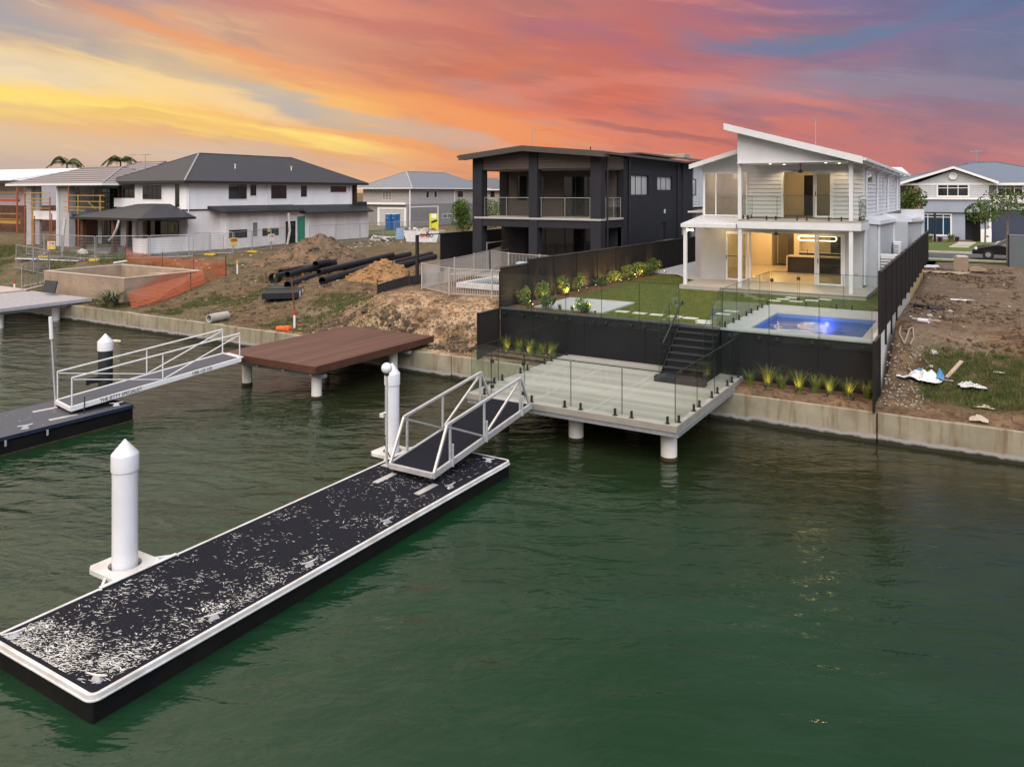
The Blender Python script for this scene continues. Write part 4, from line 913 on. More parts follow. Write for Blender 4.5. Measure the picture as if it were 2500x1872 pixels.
def tuft(name, x, y, z, h, r, n, label, m, group, wd=.008, seed=0, cat='grass tuft', droop=.8):
    rs = np.random.RandomState(seed); g = MB()
    for _ in range(n):
        a = rs.rand() * 6.283; L = h * rs.uniform(.55, 1.1); o = r * rs.rand(); sp_ = droop * rs.uniform(.2, 1.) * L * .6
        x0, y0 = x + math.cos(a) * o * .25, y + math.sin(a) * o * .25; ca, sa = math.cos(a), math.sin(a)
        p = [(x0 + ca * sp_ * q ** 1.8, y0 + sa * sp_ * q ** 1.8, z + L * (q - .28 * droop * q ** 3)) for q in (0, .35, .7, 1)]
        wx_, wy_ = -sa * wd, ca * wd
        for k in range(3):
            f0, f1 = 1 - k / 3.2, 1 - (k + 1) / 3.2
            g.face((p[k][0] - wx_ * f0, p[k][1] - wy_ * f0, p[k][2]), (p[k][0] + wx_ * f0, p[k][1] + wy_ * f0, p[k][2]), (p[k + 1][0] + wx_ * f1, p[k + 1][1] + wy_ * f1, p[k + 1][2]), (p[k + 1][0] - wx_ * f1, p[k + 1][1] - wy_ * f1, p[k + 1][2]))
    return tag(g.build(name, m, fix=False, loc=(x, y, z)), label, cat, group)
GL = 'grass tufts in the mulch beds below the walls'
for i, (x, y, h, l) in enumerate([(-15.55, 25.25, .8, 'tall upright grass tuft left of the grey jetty, furthest left of the row'), (-14.95, 25.15, .78, 'tall grass tuft left of the grey jetty, second of the row'), (-14.45, 25.2, .75, 'grass tuft left of the grey jetty in the middle of the row'), (-14.0, 25.1, .72, 'grass tuft left of the grey jetty, glowing from a spotlight'), (-13.55, 25.2, .78, 'bright grass tuft hard against the left side of the grey jetty')]):
    tuft('grass_tuft', x, y, 1.02, h, .5, 140, l, M_tuft, GL, .006, 60 + i, droop=.9)
for i, (x, y, h, l) in enumerate([(-6.35, 25.0, .7, 'dark grass tuft next to the right side of the grey jetty'), (-5.82, 25.1, 1.0, 'brightly lit grass tuft below the pool wall, nearest the jetty'), (-5.4, 25.05, .75, 'unlit grass tuft between the two bright ones below the pool wall'), (-4.88, 25.1, .98, 'brightly lit upright grass tuft below the middle of the pool wall'), (-4.42, 25.1, .8, 'dim grass tuft right of the middle of the pool wall'), (-4.02, 25.15, .85, 'arching grass tuft third from the low dark fence panel'), (-3.5, 25.1, .8, 'arching grass tuft second from the low dark fence panel'), (-2.98, 25.2, .75, 'dark grass tuft beside the low dark fence panel')]):
    tuft('grass_tuft', x, y, 1.0, h, .5, 120, l, M_tuft, GL, .0055, 80 + i, droop=1.15)
for i, (x, y, l) in enumerate([(-6.15, 24.75, 'tiny dark plant in front of the bed by the jetty corner'), (-5.65, 24.75, 'tiny dark plant in front of the first bright tuft'), (-5.2, 24.75, 'tiny dark plant left of the bed spotlight under the bright upright tuft'), (-4.72, 24.8, 'tiny dark plant right of the spotlight under the bright upright tuft'), (-4.1, 24.78, 'tiny dark plant beside the spotlight in the middle of the bed'), (-3.7, 24.85, 'tiny dark plant right of the middle of the bed'), (-3.35, 24.8, 'tiny dark plant third from the end of the bed'), (-3.05, 24.8, 'tiny dark plant nearest the low dark fence panel')]):
    tuft('ground_cover_plant', x, y, .92, .16, .25, 60, l, M_dk, 'tiny dark plants along the front of the mulch bed', .014, 100 + i, 'plant', 1.2)
for i, (x, y, l) in enumerate([(-13.75, 26.2, 'spiky small plant between the two bushy shrubs at the paved square'), (-13.2, 26.15, 'spiky small plant just left of the right hand bushy shrub'), (-15.1, 26.1, 'spiky small plant beside the corner spotlight of the upper bed')]):
    tuft('spiky_plant', x, y, 2.61, .34, .2, 26, l, M_leaf, 'spiky plants in the upper bed', .022, 120 + i, 'plant', .7)
# garden spotlights
def gspot(x, y, z, label, en, aim):
    T = thing('garden_spotlight', (x, y, z), label, 'spotlight', 'garden spotlights in the beds')
    MB().tube((x, y, z), (x, y, z + .12), .008, n=6).build('spike', M_blk, T)
    d_ = Vector((aim[0] - x, aim[1] - y, aim[2] - z - .14)).normalized(); c = Vector((x, y, z + .14))
    MB().tube(c - d_ * .05, c + d_ * .03, .034, n=12).build('housing', M_blk, T)
    MB().ball(tuple(c + d_ * .035), .024 if z > 2 else .014, 10, 6).build('bulb', M_warm, T, smooth=True)
    lamp('bulb_light', tuple(c + d_ * .09), en, (1, .60, .20), .03, spot=120, target=aim, parent=T)
ups = [(-15.45, 26.95, 'beside the corner shrub nearest the sandy bank', -15.65, 26.8), (-14.9, 26.2, 'low down left of the front shrubs at the paved square', -15.2, 26.2), (-15.4, 28.4, 'at the second shrub against the dark fence', -15.8, 28.7), (-15.35, 30.0, 'at the tall shrub behind the paved square', -15.8, 30.3), (-15.3, 31.0, 'between the two shrubs past the paved square', -15.9, 31.0), (-15.35, 31.9, 'at the shrub just past the paved square', -15.8, 32.1), (-15.5, 33.2, 'shining on bare dark fence beside the lawn', -16.0, 33.3), (-15.35, 34.5, 'at the low spreading shrub beside the lawn', -15.8, 34.8), (-15.2, 35.5, 'left of the pair by the low shrubs', -15.7, 35.6), (-15.15, 36.3, 'right of the pair by the low shrubs', -15.6, 36.5), (-15.2, 37.4, 'at the dark dense shrub near the far end', -15.7, 37.5), (-15.3, 38.5, 'inside the glowing shrub near the far end', -15.7, 38.8), (-15.0, 41.0, 'at the last shrub by the gravel', -15.4, 40.9), (-13.25, 26.2, 'left of the right hand bushy shrub at the paved square', -12.95, 26.35), (-12.2, 26.0, 'at the front right corner of the upper bed', -12.4, 26.3)]
for x, y, l, ax_, ay_ in ups: gspot(x, y, 2.6, 'small glowing garden spotlight ' + l, 44 + 26 * random.random(), (ax_, ay_, 3.1))
gspot(-9.25, 26.35, 2.6, 'small glowing spotlight in the lawn by the stair handrail', 3, (-9.6, 26.5, 2.9))
for x, y, l, ax_ in [(-15.35, 24.9, 'among the tall grasses at the left end of the lower bed', -15.3), (-14.5, 24.85, 'in the lower bed in front of the middle grass tufts', -14.5), (-13.7, 24.95, 'in the lower bed beside the left edge of the jetty', -13.7), (-5.8, 24.72, 'under the first bright tuft below the pool wall', -5.82), (-4.9, 24.72, 'under the bright upright tuft below the pool wall', -4.88), (-4.0, 24.72, 'showing its flame coloured bulb in the middle of the bed', -4.0), (-3.3, 24.74, 'near the low dark fence panel, tinting the wall', -3.4)]:
    gspot(x, y, .98, 'small glowing spotlight ' + l, 9 + 5 * random.random(), (ax_, 25.4, 1.7))
# ================================================================== lit white house
M_pframe = mat('white window frame', (.74, .74, .75), .35, (.70, .70, .71), 3)
M_intw = mat('cream interior wall', (.66, .60, .50), .8, (.62, .56, .46), 1)
M_intf = mat('cream floor tile', (.52, .46, .38), .35, (.46, .41, .34), 1.5)
M_cab = mat('dark navy cabinet', (.018, .019, .026), .4, (.024, .025, .032), 2)
M_roofw = mat('white metal roofing', (.66, .67, .70), .35, (.60, .61, .64), 2)
M_steel = mat('brushed bronze', (.16, .14, .11), .35, (.12, .10, .08), 5, metal=.7)
def window(T, ax, c, sgn, a0, a1, z0, z1, panes=2, fr=None, th=.05, fw=.045, gl=None, horiz=None, off=.0, name='window'):
    fr = fr or M_pframe; gl = gl or M_win; g = MB()
    lo, hi = c + off, c + sgn * th
    def bx(a, b_, za, zb, l=lo, h=hi):
        if ax == 'y': g.box(a, b_, l, h, za, zb)
        else: g.box(l, h, a, b_, za, zb)
    bx(a0, a1, z0, z0 + fw); bx(a0, a1, z1 - fw, z1)
    xs_ = [a0 + (a1 - a0) * k / panes for k in range(panes + 1)]
    for k, xx in enumerate(xs_):
        w0 = xx - (0 if k == 0 else fw / 2 if k < panes else fw); w1 = xx + (fw if k == 0 else fw / 2 if k < panes else 0)
        bx(w0, w1, z0 + fw, z1 - fw)
    for hz in (horiz or []): bx(a0 + fw, a1 - fw, hz - fw / 2, hz + fw / 2, lo, c + sgn * th * .9)
    o = g.build(name, fr, T)
    h = MB(); q = c + sgn * th * .45
    if ax == 'y': h.box(a0 + fw * .6, a1 - fw * .6, q - .004, q + .004, z0 + fw * .6, z1 - fw * .6)
    else: h.box(q - .004, q + .004, a0 + fw * .6, a1 - fw * .6, z0 + fw * .6, z1 - fw * .6)
    p = h.build('pane', gl, T)
    p.parent = o; p.location = (0, 0, 0)
    return o
WH = thing('white_house', (-8.2, 38.1, 2.8), 'two storey white weatherboard house with skillion roof and lit interior above the pool', 'house')
YF = 38.1; XR = -4.70
# ground floor
opsL = [(-10.84, -9.80, 2.80, 5.17), (-9.74, -5.50, 2.80, 5.17)]
g = MB(); wall(g, 'y', YF, .2, -12.1, -4.7, 2.80, 5.44, [(-10.86, -5.48, 2.80, 5.19)]); g.build('front_wall', M_render, WH)
g = MB(); wall(g, 'x', XR - .2, .2, YF + .2, 39.0, 2.8, 5.95); g.build('side_wall', M_render, WH); g = MB(); g.box(-12.1, -11.9, YF + .2, 40.3, 2.8, 5.9); g.box(-13.1, -12.1, 40.35, 40.5, 2.6, 6.0).box(-13.1, -12.95, 40.5, 52, 2.6, 6.0)
g.build('side_wall', M_render, WH)
# interior
g = MB(); g.box(-11.9, -4.92, YF + .21, 47.3, 2.78, 2.81); g.build('interior_floor', M_intf, WH)
g = MB(); g.box(-11.9, -4.92, YF + .21, 47.3, 5.40, 5.43); g.build('interior_ceiling', M_intw, WH)
g = MB(); g.box(-11.9, -10.68, 47.0, 47.2, 2.81, 5.4).box(-11.88, -11.8, 38.31, 47.0, 2.81, 5.4).box(-4.98, -4.92, 38.31, 48.4, 2.81, 5.4); g.box(-10.68, -4.98, 48.4, 48.5, 2.81, 5.4).box(-10.75, -10.68, 47.2, 48.4, 2.81, 5.4).box(-9.22, -8.95, 45.9, 48.4, 2.81, 5.4)
g.build('interior_wall', M_intw, WH)
MB().box(-10.6, -9.9, 48.33, 48.39, 2.81, 4.95).build('interior_door', mat('taupe interior door', (.20, .175, .14), .5), WH)
MB().box(-9.85, -9.24, 47.4, 48.0, 2.81, 5.39).build('dark_cupboard', mat('brown cupboard', (.05, .035, .022), .5), WH)
MB().box(-8.94, -7.3, 46.5, 46.56, 3.75, 4.95).build('splashback', mat('glossy splashback', (.62, .55, .42), .2), WH)
MB().box(-7.28, -4.99, 45.9, 46.5, 2.81, 5.39).build('tall_cabinet', M_cab, WH)
MB().box(-8.94, -7.3, 46.0, 46.6, 4.96, 5.39).build('overhead_cabinet', M_cab, WH)
MB().box(-8.94, -7.3, 45.9, 46.55, 2.81, 3.7).build('bench_cabinet', M_cab, WH)
MB().box(-8.94, -5.0, 45.85, 46.55, 3.702, 3.74).build('bench_top', M_pframe, WH)
MB().box(-6.9, -5.3, 45.88, 45.897, 4.0, 4.6).build('oven', M_win, WH)
T = thing('kitchen_island', (-7.4, 43.4, 2.81), 'dark kitchen island with white stone top and waterfall end inside the lit house', 'kitchen island')
MB().box(-9.0, -5.75, 43.3, 44.1, 2.83, 3.66).build('cabinet', M_cab, T)
MB().box(-9.06, -5.7, 43.2, 44.15, 3.66, 3.71).box(-9.07, -9.01, 43.2, 44.15, 2.82, 3.66).build('stone_top', mat('cream stone', (.60, .56, .49), .3), T)
MB().tube((-8.1, 43.75, 3.71), (-8.1, 43.75, 4.02), .016, n=8).path([(-8.1, 43.75, 4.02), (-8.05, 43.65, 4.07), (-8.03, 43.55, 4.03)], .014).build('tap', M_blk, T)
T = thing('pendant_light', (-7.5, 43.5, 4.6), 'glowing double loop pendant light over the dark kitchen island', 'pendant light')
def loop(mb, x0, x1, zc, h, y, r=.028):
    pts = []
    for k in range(9): a = math.pi / 2 + math.pi * k / 8; pts.append((x0 + h + h * math.cos(a), y, zc + h * math.sin(a)))
    for k in range(9): a = -math.pi / 2 + math.pi * k / 8; pts.append((x1 - h + h * math.cos(a), y, zc + h * math.sin(a)))
    return mb.path(pts + [pts[0]], r, 8)
M_led = emis('pendant glow', (1, .80, .50), 5)
loop(MB(), -8.5, -6.6, 4.66, .12, 43.45).build('light_ring', M_led, T)
MB().tube((-7.7, 43.45, 4.78), (-7.7, 43.45, 5.4), .006, n=5).tube((-7.3, 43.45, 4.78), (-7.3, 43.45, 5.4), .006, n=5).build('cord', M_blk, T)
for lx, ly, en in ((-10.3, 41.5, 120), (-7.6, 41.0, 120), (-7.5, 44.9, 90), (-10.2, 45.5, 95)): lamp('ceiling_light', (lx, ly, 5.2), en, (1, .62, .25), .07, parent=WH)
for lx, ly in ((-10.6, 40.2), (-8.6, 40.2), (-10.6, 43.2), (-8.6, 42.4), (-6.8, 40.2)): MB().tube((lx, ly, 5.385), (lx, ly, 5.398), .06, n=14).build('downlight', M_warm2, WH)
# sliding doors (white frames)
window(WH, 'y', YF - .02, .07, -10.80, -9.84, 2.84, 5.15, 1, fw=.075, th=1, gl=M_glassd, name='sliding_door', horiz=[4.0]) if False else None
def slider(a0, a1, z0, z1, y, gl, mid=None, nm='sliding_door'):
    g = MB(); f = .085
    g.box(a0, a0 + f, y, y + .06, z0, z1).box(a1 - f, a1, y, y + .06, z0, z1).box(a0 + f, a1 - f, y, y + .06, z1 - f, z1).box(a0 + f, a1 - f, y, y + .06, z0, z0 + f)
    o = g.build(nm, M_pframe, WH, bevel=.004)
    p = MB().box(a0 + f * .7, a1 - f * .7, y + .024, y + .032, z0 + f * .7, z1 - f * .7).build('pane', gl, WH); p.parent = o; p.location = (0, 0, 0)
    h = MB().box(a0 + .02, a0 + .05, y - .03, y - .002, z0 + 1.0, z0 + 1.2) if nm == 'sliding_door' else None
    if h: q = h.build('handle', M_blk, WH); q.parent = o; q.location = (0, 0, 0)
    if mid: q = MB().box(a0 + f, a1 - f, y + .02, y + .045, mid - .02, mid + .02).build('midrail', M_blk, WH); q.parent = o; q.location = (0, 0, 0)
    return o
slider(-10.84, -9.80, 2.82, 5.15, YF - .03, M_glassd, 3.98); slider(-6.62, -5.52, 2.82, 5.15, YF - .03, M_glassd, 3.75)
g = MB(); g.box(-9.74, -9.62, YF - .012, YF + .16, 2.81, 5.16).box(-10.84, -5.48, YF - .0, YF + .05, 5.152, 5.2).box(-6.75, -6.64, YF - .0, YF + .06, 2.81, 5.15).box(-5.51, -5.44, YF - .01, YF + .1, 2.81, 5.15)
g.build('door_frame', M_pframe, WH)
MB().box(-11.2, -11.0, YF - .02, YF - .002, 4.0, 4.1)
MB().box(-5.02, -4.9, YF - .03, YF - .002, 3.35, 3.43).build('tap_box', M_alug, WH)
# balcony
MB().box(-9.58, -4.42, 35.38, YF - .002, 5.47, 5.78).build('balcony_slab', M_white, WH)
MB().box(-9.56, -4.44, 35.42, YF - .005, 5.785, 5.86).build('balcony_floor', M_slab, WH)
MB().box(-12.0, -4.72, 35.5, YF - .003, 5.44, 5.466).build('patio_ceiling', M_white, WH)
for x_, zt_ in ((-9.46, 8.56), (-4.82, 8.56)):
    MB().box(x_ - .08, x_ + .08, 35.40, 35.56, 5.865, zt_).build('post', M_white, WH, bevel=.006)
    MB().box(x_ - .08, x_ + .08, 35.42, 35.58, 2.80, 5.468).build('post', M_white, WH, bevel=.006)
MB().box(-12.08, -11.93, 35.42, 35.57, 2.62, 5.46).build('post', M_white, WH, bevel=.006)
# patio awning
g = MB(); n = 26
for k in range(n):
    xa = -12.12 + 2.53 * k / n; xb = xa + 2.53 / n; hh = .035 if k % 2 else 0
    g.hexa([(xa, 35.28, 5.60 + hh), (xb, 35.28, 5.60 + hh), (xb, YF - .05, 5.88 + hh), (xa, YF - .05, 5.88 + hh), (xa, 35.28, 5.64 + hh), (xb, 35.28, 5.64 + hh), (xb, YF - .05, 5.92 + hh), (xa, YF - .05, 5.92 + hh)])
g.build('awning_roof', M_roofw, WH); MB().box(-12.14, -9.585, 35.22, 35.30, 5.47, 5.63).build('awning_gutter', M_white, WH)
# floodlights at the corner post
o = MB().box(-11.92, -11.70, 35.50, 35.56, 5.28, 5.40).build('floodlight', M_pframe, WH)
for x_ in (-11.88, -11.66): 
    q = MB().ball((x_, 35.44, 5.33), .055, 12, 8).build('bulb', emis('soft flood', (1, .80, .55), 5) if 'soft flood' not in MATS else MATS['soft flood'], WH, smooth=True); q.parent = o; q.location = (0, 0, 0)
# upper front wall
ops = [(-11.90, -9.78, 5.98, 8.05), (-8.20, -5.98, 5.90, 8.06)]
g = MB(); boards(g, 'y', YF, -1, -11.92, XR, 5.92, 8.62, ops); wall(g, 'y', YF + .001, .15, -11.92, XR - .01, 5.92, 8.62, ops); g.build('front_wall', M_board, WH, fix=False)['label'] = 'upper weatherboard wall'
g = MB(); opr = []
for a_, b_ in (((1675, 505), (1725, 610)), ((1805, 545), (1820, 720)), ((1845, 555), (1862, 630)), ((1893, 560), (1912, 640))):
    y_a, z_a = atx(A5(*a_), XR); y_b, z_b = atx(A5(*b_), XR); opr.append((min(y_a, y_b), max(y_a, y_b), min(z_a, z_b), max(z_a, z_b)))
boards(g, 'x', XR, 1, YF - .0, 56.0, 5.95, 8.40, opr); wall(g, 'x', XR - .001, -.15, YF + .16, 56.0, 5.95, 8.40, opr); g.build('side_wall', M_board, WH, fix=False)['label'] = 'upper weatherboard side wall'
for o_ in opr: window(WH, 'x', XR - .02, 1, *o_, panes=1, th=.07, fw=.05)
MB().box(XR, XR + .09, YF - .03, YF + .12, 5.95, 8.42).build('corner_trim', M_white, WH)
# bedroom behind the balcony
g = MB(); g.box(-9.6, -5.2, 42.0, 42.1, 5.9, 8.4).box(-9.6, -9.5, YF + .17, 42, 5.9, 8.4).box(-5.3, -5.2, YF + .17, 42, 5.9, 8.4); g.build('interior_wall', M_intw, WH)
MB().box(-9.5, -5.3, YF + .17, 42.0, 8.3, 8.36).build('interior_ceiling', M_intw, WH); MB().box(-11.9, -5.3, YF + .17, 42.1, 5.86, 5.9).build('interior_floor', mat('grey carpet', (.16, .155, .15), .9), WH)
MB().box(-7.92, -7.30, 41.93, 41.99, 5.9, 7.95).build('doorway', mat('unlit doorway', (.01, .009, .008), .8), WH)  # near-black panel on the wall: darkness of the opening put into its colour
lamp('bedroom_light', (-7.4, 40.0, 8.15), 50, (1, .68, .33), .25, parent=WH)
slider(-6.72, -5.98, 5.92, 8.02, YF - .04, M_glassd, None)
g = MB(); g.box(-8.22, -8.12, YF - .05, YF + .1, 5.90, 8.04).box(-8.22, -5.92, YF - .05, YF + .1, 8.02, 8.10).box(-5.975, -5.92, YF - .05, YF + .1, 5.9, 8.02).box(-6.8, -6.73, YF - .02, YF + .04, 5.92, 8.02); g.build('door_frame', M_pframe, WH)
# stair void corner window
o = MB().box(-11.95, -11.86, YF - .06, YF + .06, 5.92, 8.08).box(-11.86, -9.86, YF - .06, YF + .06, 8.0, 8.08).box(-11.86, -9.86, YF - .06, YF + .06, 5.92, 5.99).box(-9.86, -9.78, YF - .06, YF + .06, 5.92, 8.08).box(-11.36, -11.30, YF - .05, YF + .05, 5.99, 8.0).build('corner_window', M_pframe, WH)
p = MB().box(-11.86, -9.86, YF - .012, YF - .004, 5.99, 8.0).build('pane', M_glassd if False else glass('warm stair glass', (.86, .86, .84), 9), WH); p.parent = o; p.location = (0, 0, 0)
g = MB(); g.box(-12.0, -9.72, 41.0, 41.1, 5.9, 8.3).box(-9.72, -9.62, YF + .2, 41, 5.9, 8.3).box(-11.98, -11.9, YF + .3, 41, 5.9, 8.3).box(-11.9, -9.7, YF + .2, 41, 8.25, 8.3); g.build('stair_wall', mat('taupe stair wall', (.55, .50, .42), .8), WH)
lamp('stair_light', (-10.7, 39.6, 7.9), 40, (1, .74, .42), .2, parent=WH)
MB().box(-12.2, -9.6, 37.55, 37.7, 5.93, 6.0)
# balcony ceiling, gable lining, roofs
MB().box(-9.5, -4.75, 35.1, YF - .01, 8.37, 8.41).build('balcony_ceiling', M_white, WH)
for x_, y_ in ((-8.3, 36.2), (-7.9, 37.2), (-5.9, 36.0), (-5.5, 36.9)):
    MB().tube((x_, y_, 8.355), (x_, y_, 8.368), .05, n=12).build('downlight', M_warm2, WH)
for x_ in (-8.2, -5.6): lamp('downlight_lamp', (x_, 37.35, 8.30), 34, (1, .78, .48), .06, spot=130, target=(x_, 37.8, 5.8), parent=WH)
lamp('patio_light', (-10.9, 37.2, 5.25), 22, (1, .74, .42), .1, parent=WH); lamp('patio_light', (-6.5, 36.9, 5.3), 16, (1, .74, .42), .1, parent=WH)
def zr(x): return 10.17 + (8.53 - 10.17) * (x + 10.04) / 5.78      # top of the skillion at its front edge
Yg = 35.42
MB().slab([(-9.56, Yg, 8.412), (-4.80, Yg, 8.412), (-4.80, Yg, zr(-4.80) - .25), (-9.56, Yg, zr(-9.56) - .26)], (0, .1, 0)).build('gable_lining', M_batten, WH)
MB().slab([(-9.56, Yg + .103, 8.545), (-9.56, Yg + .103, zr(-9.56) - .26), (-9.56, 46, zr(-9.56) - .35), (-9.56, 46, 8.3)], (.1, 0, 0)).build('side_lining', M_batten, WH)
YB, dz = 57.0, -.30
def roofq(mb, x0, z0, x1, z1, y0, y1, th, dzb=0): return mb.hexa([(x0, y0, z0 - th), (x1, y0, z1 - th), (x1, y1, z1 - th + dzb), (x0, y1, z0 - th + dzb), (x0, y0, z0), (x1, y0, z1), (x1, y1, z1 + dzb), (x0, y1, z0 + dzb)])
roofq(MB(), -10.04, 10.17, -4.32, zr(-4.32), 34.95, YB, .05, dz).build('roof', M_roofw, WH)
MB().hexa([(-10.04, 34.90, 9.90), (-4.3, 34.90, zr(-4.3) - .27), (-4.3, 34.94, zr(-4.3) - .27), (-10.04, 34.94, 9.90), (-10.04, 34.90, 10.19), (-4.3, 34.90, zr(-4.3) + .02), (-4.3, 34.94, zr(-4.3) + .02), (-10.04, 34.94, 10.19)]).build('barge_board', M_white, WH)
roofq(MB(), -10.0, 10.13, -4.6, zr(-4.6) - .04, 34.96, 38.0, .16, -.02).build('soffit', M_white, WH)
MB().bar((-4.24, 34.95, 8.46), (-4.24, YB, 8.46 + dz), .14, .12).build('gutter', M_white, WH)
MB().hexa([(-4.7, 34.97, 8.36), (-4.34, 34.97, 8.36), (-4.34, YB, 8.36 + dz), (-4.7, YB, 8.36 + dz), (-4.7, 34.97, 8.40), (-4.34, 34.97, 8.38), (-4.34, YB, 8.38 + dz), (-4.7, YB, 8.40 + dz)]).build('eaves', M_white, WH)
for y_ in (38.6, 42.9, 47.8, 53.0):
    zt_ = 8.40 + dz * (y_ - 35) / 22
    MB().path([(-4.24, y_ - .6, zt_ - .02), (-4.30, y_ - .5, zt_ - .16), (-4.60, y_, zt_ - .20), (-4.62, y_ + .05, 6.1)], .05, 8).build('downpipe', M_white, WH)
# left lower roof
def zl(x): return 8.43 + (9.11 - 8.43) * (x + 12.39) / 2.29
roofq(MB(), -12.42, zl(-12.42), -9.4, zl(-9.4), 37.30, 52, .05, 0).build('roof', M_roofw, WH)
MB().hexa([(-12.42, 37.24, zl(-12.42) - .2), (-9.57, 37.24, zl(-9.57) - .2), (-9.57, 37.29, zl(-9.57) - .2), (-12.42, 37.29, zl(-12.42) - .2), (-12.42, 37.24, zl(-12.42) + .02), (-9.57, 37.24, zl(-9.57) + .02), (-9.57, 37.29, zl(-9.57) + .02), (-12.42, 37.29, zl(-12.42) + .02)]).build('barge_board', M_white, WH)
MB().slab([(-12.0, YF - .04, 8.08), (-9.6, YF - .04, 8.08), (-9.6, YF - .04, zl(-9.6) - .06), (-12.0, YF - .04, zl(-12.0) - .06)], (0, .1, 0)).build('gable_lining', M_board, WH)
MB().box(-12.02, -11.92, YF + .05, 52, 5.95, 8.36).build('side_wall', M_board, WH)
g = MB(); g.hexa([(-13.4, 40.0, 6.02), (-12.0, 40.0, 6.02), (-12.0, 52, 6.02), (-13.4, 52, 6.02), (-13.4, 40.0, 6.1), (-12.0, 40.0, 6.25), (-12.0, 52, 6.25), (-13.4, 52, 6.1)]); g.build('lower_roof', M_roofw, WH)
# right side bump-outs
g = MB(); g.box(XR - .1, -4.2, 39.0, 46.2, 2.75, 5.62); g.build('side_wall', M_render, WH)['label'] = 'pale rendered ground floor bump-out'
g = MB(); g.box(-4.6, -3.5, 46.2, 56.5, 2.75, 5.50); g.build('side_wall', M_render, WH)['label'] = 'pale rendered garage side'
MB().hexa([(XR, 38.9, 5.66), (-4.05, 38.9, 5.62), (-4.05, 46.25, 5.52), (XR, 46.25, 5.56), (XR, 38.9, 5.98), (-4.05, 38.9, 5.80), (-4.05, 46.25, 5.70), (XR, 46.25, 5.88)]).build('lower_roof', M_roofw, WH)
MB().hexa([(XR, 46.26, 5.51), (-3.32, 46.26, 5.51), (-3.32, 56.7, 5.22), (XR, 56.7, 5.22), (XR, 46.26, 5.95), (-3.32, 46.26, 5.70), (-3.32, 56.7, 5.35), (XR, 56.7, 5.7)]).build('lower_roof', M_roofw, WH)
MB().box(-4.7, -3.35, 56.72, 57.0, 2.8, 5.98).build('parapet', M_white, WH)
for x_, y_ in ((-4.14, 39.1), (-4.14, 46.0), (-3.44, 56.2)): MB().box(x_ - .05, x_ + .05, y_, y_ + .12, 2.8, 5.6).build('downpipe', M_white, WH)
MB().box(-4.68, -4.6, 38.25, 38.9, 2.9, 5.9).build('downpipe', M_white, WH)
# balcony glass
T = thing('glass_balustrade', (-7, 35.5, 5.86), 'frameless glass balustrade on the balcony of the lit white house', 'glass fence')
for a, b_ in ((-9.38, -7.85), (-7.85, -6.3), (-6.3, -4.92)): pane(T, (a, 35.52), (b_, 35.52), 5.93, 6.93, rail=.012)
pane(T, (-4.52, 35.5), (-4.52, 37.9), 5.93, 6.93, rail=.012); pane(T, (-9.5, 35.65), (-9.5, 37.9), 5.93, 6.93, rail=.012)
for x_ in (-9.1, -8.3, -7.9, -7.0, -6.6, -5.7, -5.2): spigot(T, x_, 35.52, 5.862)
for y_ in (36.0, 36.7, 37.4): spigot(T, -4.55, y_, 5.862); spigot(T, -9.45, y_, 5.862)
def fan(c, L, label, drop=.3, ph=0.2):
    T = thing('ceiling_fan', c, label, 'ceiling fan', 'bronze ceiling fans')
    MB().tube(c, (c[0], c[1], c[2] - drop), .018, n=8).tube((c[0], c[1], c[2] - .05), (c[0], c[1], c[2] + .0), .06, n=12).build('rod', M_steel, T)
    MB().lathe((c[0], c[1], c[2] - drop - .14), [(.01, 0), (.10, .02), (.12, .07), (.08, .13), (.02, .15)], 16).build('motor', M_steel, T, smooth=True)
    for k in range(3):
        a = ph + k * 2.094; ca, sa = math.cos(a), math.sin(a); z_ = c[2] - drop - .06
        MB().hexa([(c[0] + ca * .1 - sa * u_, c[1] + sa * .1 + ca * u_, z_ + h_) if q == 0 else (c[0] + ca * L - sa * u_ * .8, c[1] + sa * L + ca * u_ * .8, z_ + h_) for h_ in (0, .015) for q, u_ in ((0, -.07), (0, .07), (1, .07), (1, -.07))]).build('blade', M_steel, T)
fan((-7.1, 36.75, 8.37), .62, 'bronze ceiling fan hanging over the upper balcony', .28, .15)
fan((-8.2, 36.9, 5.44), .62, 'bronze ceiling fan hanging under the patio ceiling', .2, .5)
T = thing('roof_antenna', (-7.2, 40, 9.3), 'thin antenna on the roof of the lit white house', 'antenna'); MB().tube((-7.2, 41, 9.2), (-7.2, 41, 10.75), .018, n=6).build('mast', M_alug, T); MB().bar((-7.25, 40.9, 10.72), (-7.1, 41.1, 10.78), .05).build('head', M_alug, T)
def aircon(x0, x1, y0, y1, z0, z1, label):
    T = thing('air_conditioner', ((x0 + x1) / 2, (y0 + y1) / 2, z0), label, 'air conditioner')
    MB().box(x0, x1, y0, y1, z0 + .05, z1).build('casing', M_pframe, T, bevel=.015)
    g = MB(); n = 9
    for k in range(n): zz_ = z0 + .15 + (z1 - z0 - .25) * k / n; g.box(x0 + .03, x1 - .10, y0 - .012, y0 - .002, zz_, zz_ + .03)
    g.box(x0 + .03, x0 + .05, y0 - .010, y0 - .003, z0 + .12, z1 - .05); g.build('grille', M_blk, T)
    MB().box(x0 + .05, x0 + .09, y0, y1, z0, z0 + .05).box(x1 - .09, x1 - .05, y0, y1, z0, z0 + .05).build('foot', M_blk, T)
aircon(-4.16, -3.42, 39.55, 39.9, 2.8, 4.24, 'tall white air conditioner standing by the right side of the lit house')
aircon(-4.12, -3.75, 45.2, 46.0, 3.2, 4.5, 'grey white air conditioner unit further back along the side of the lit house')
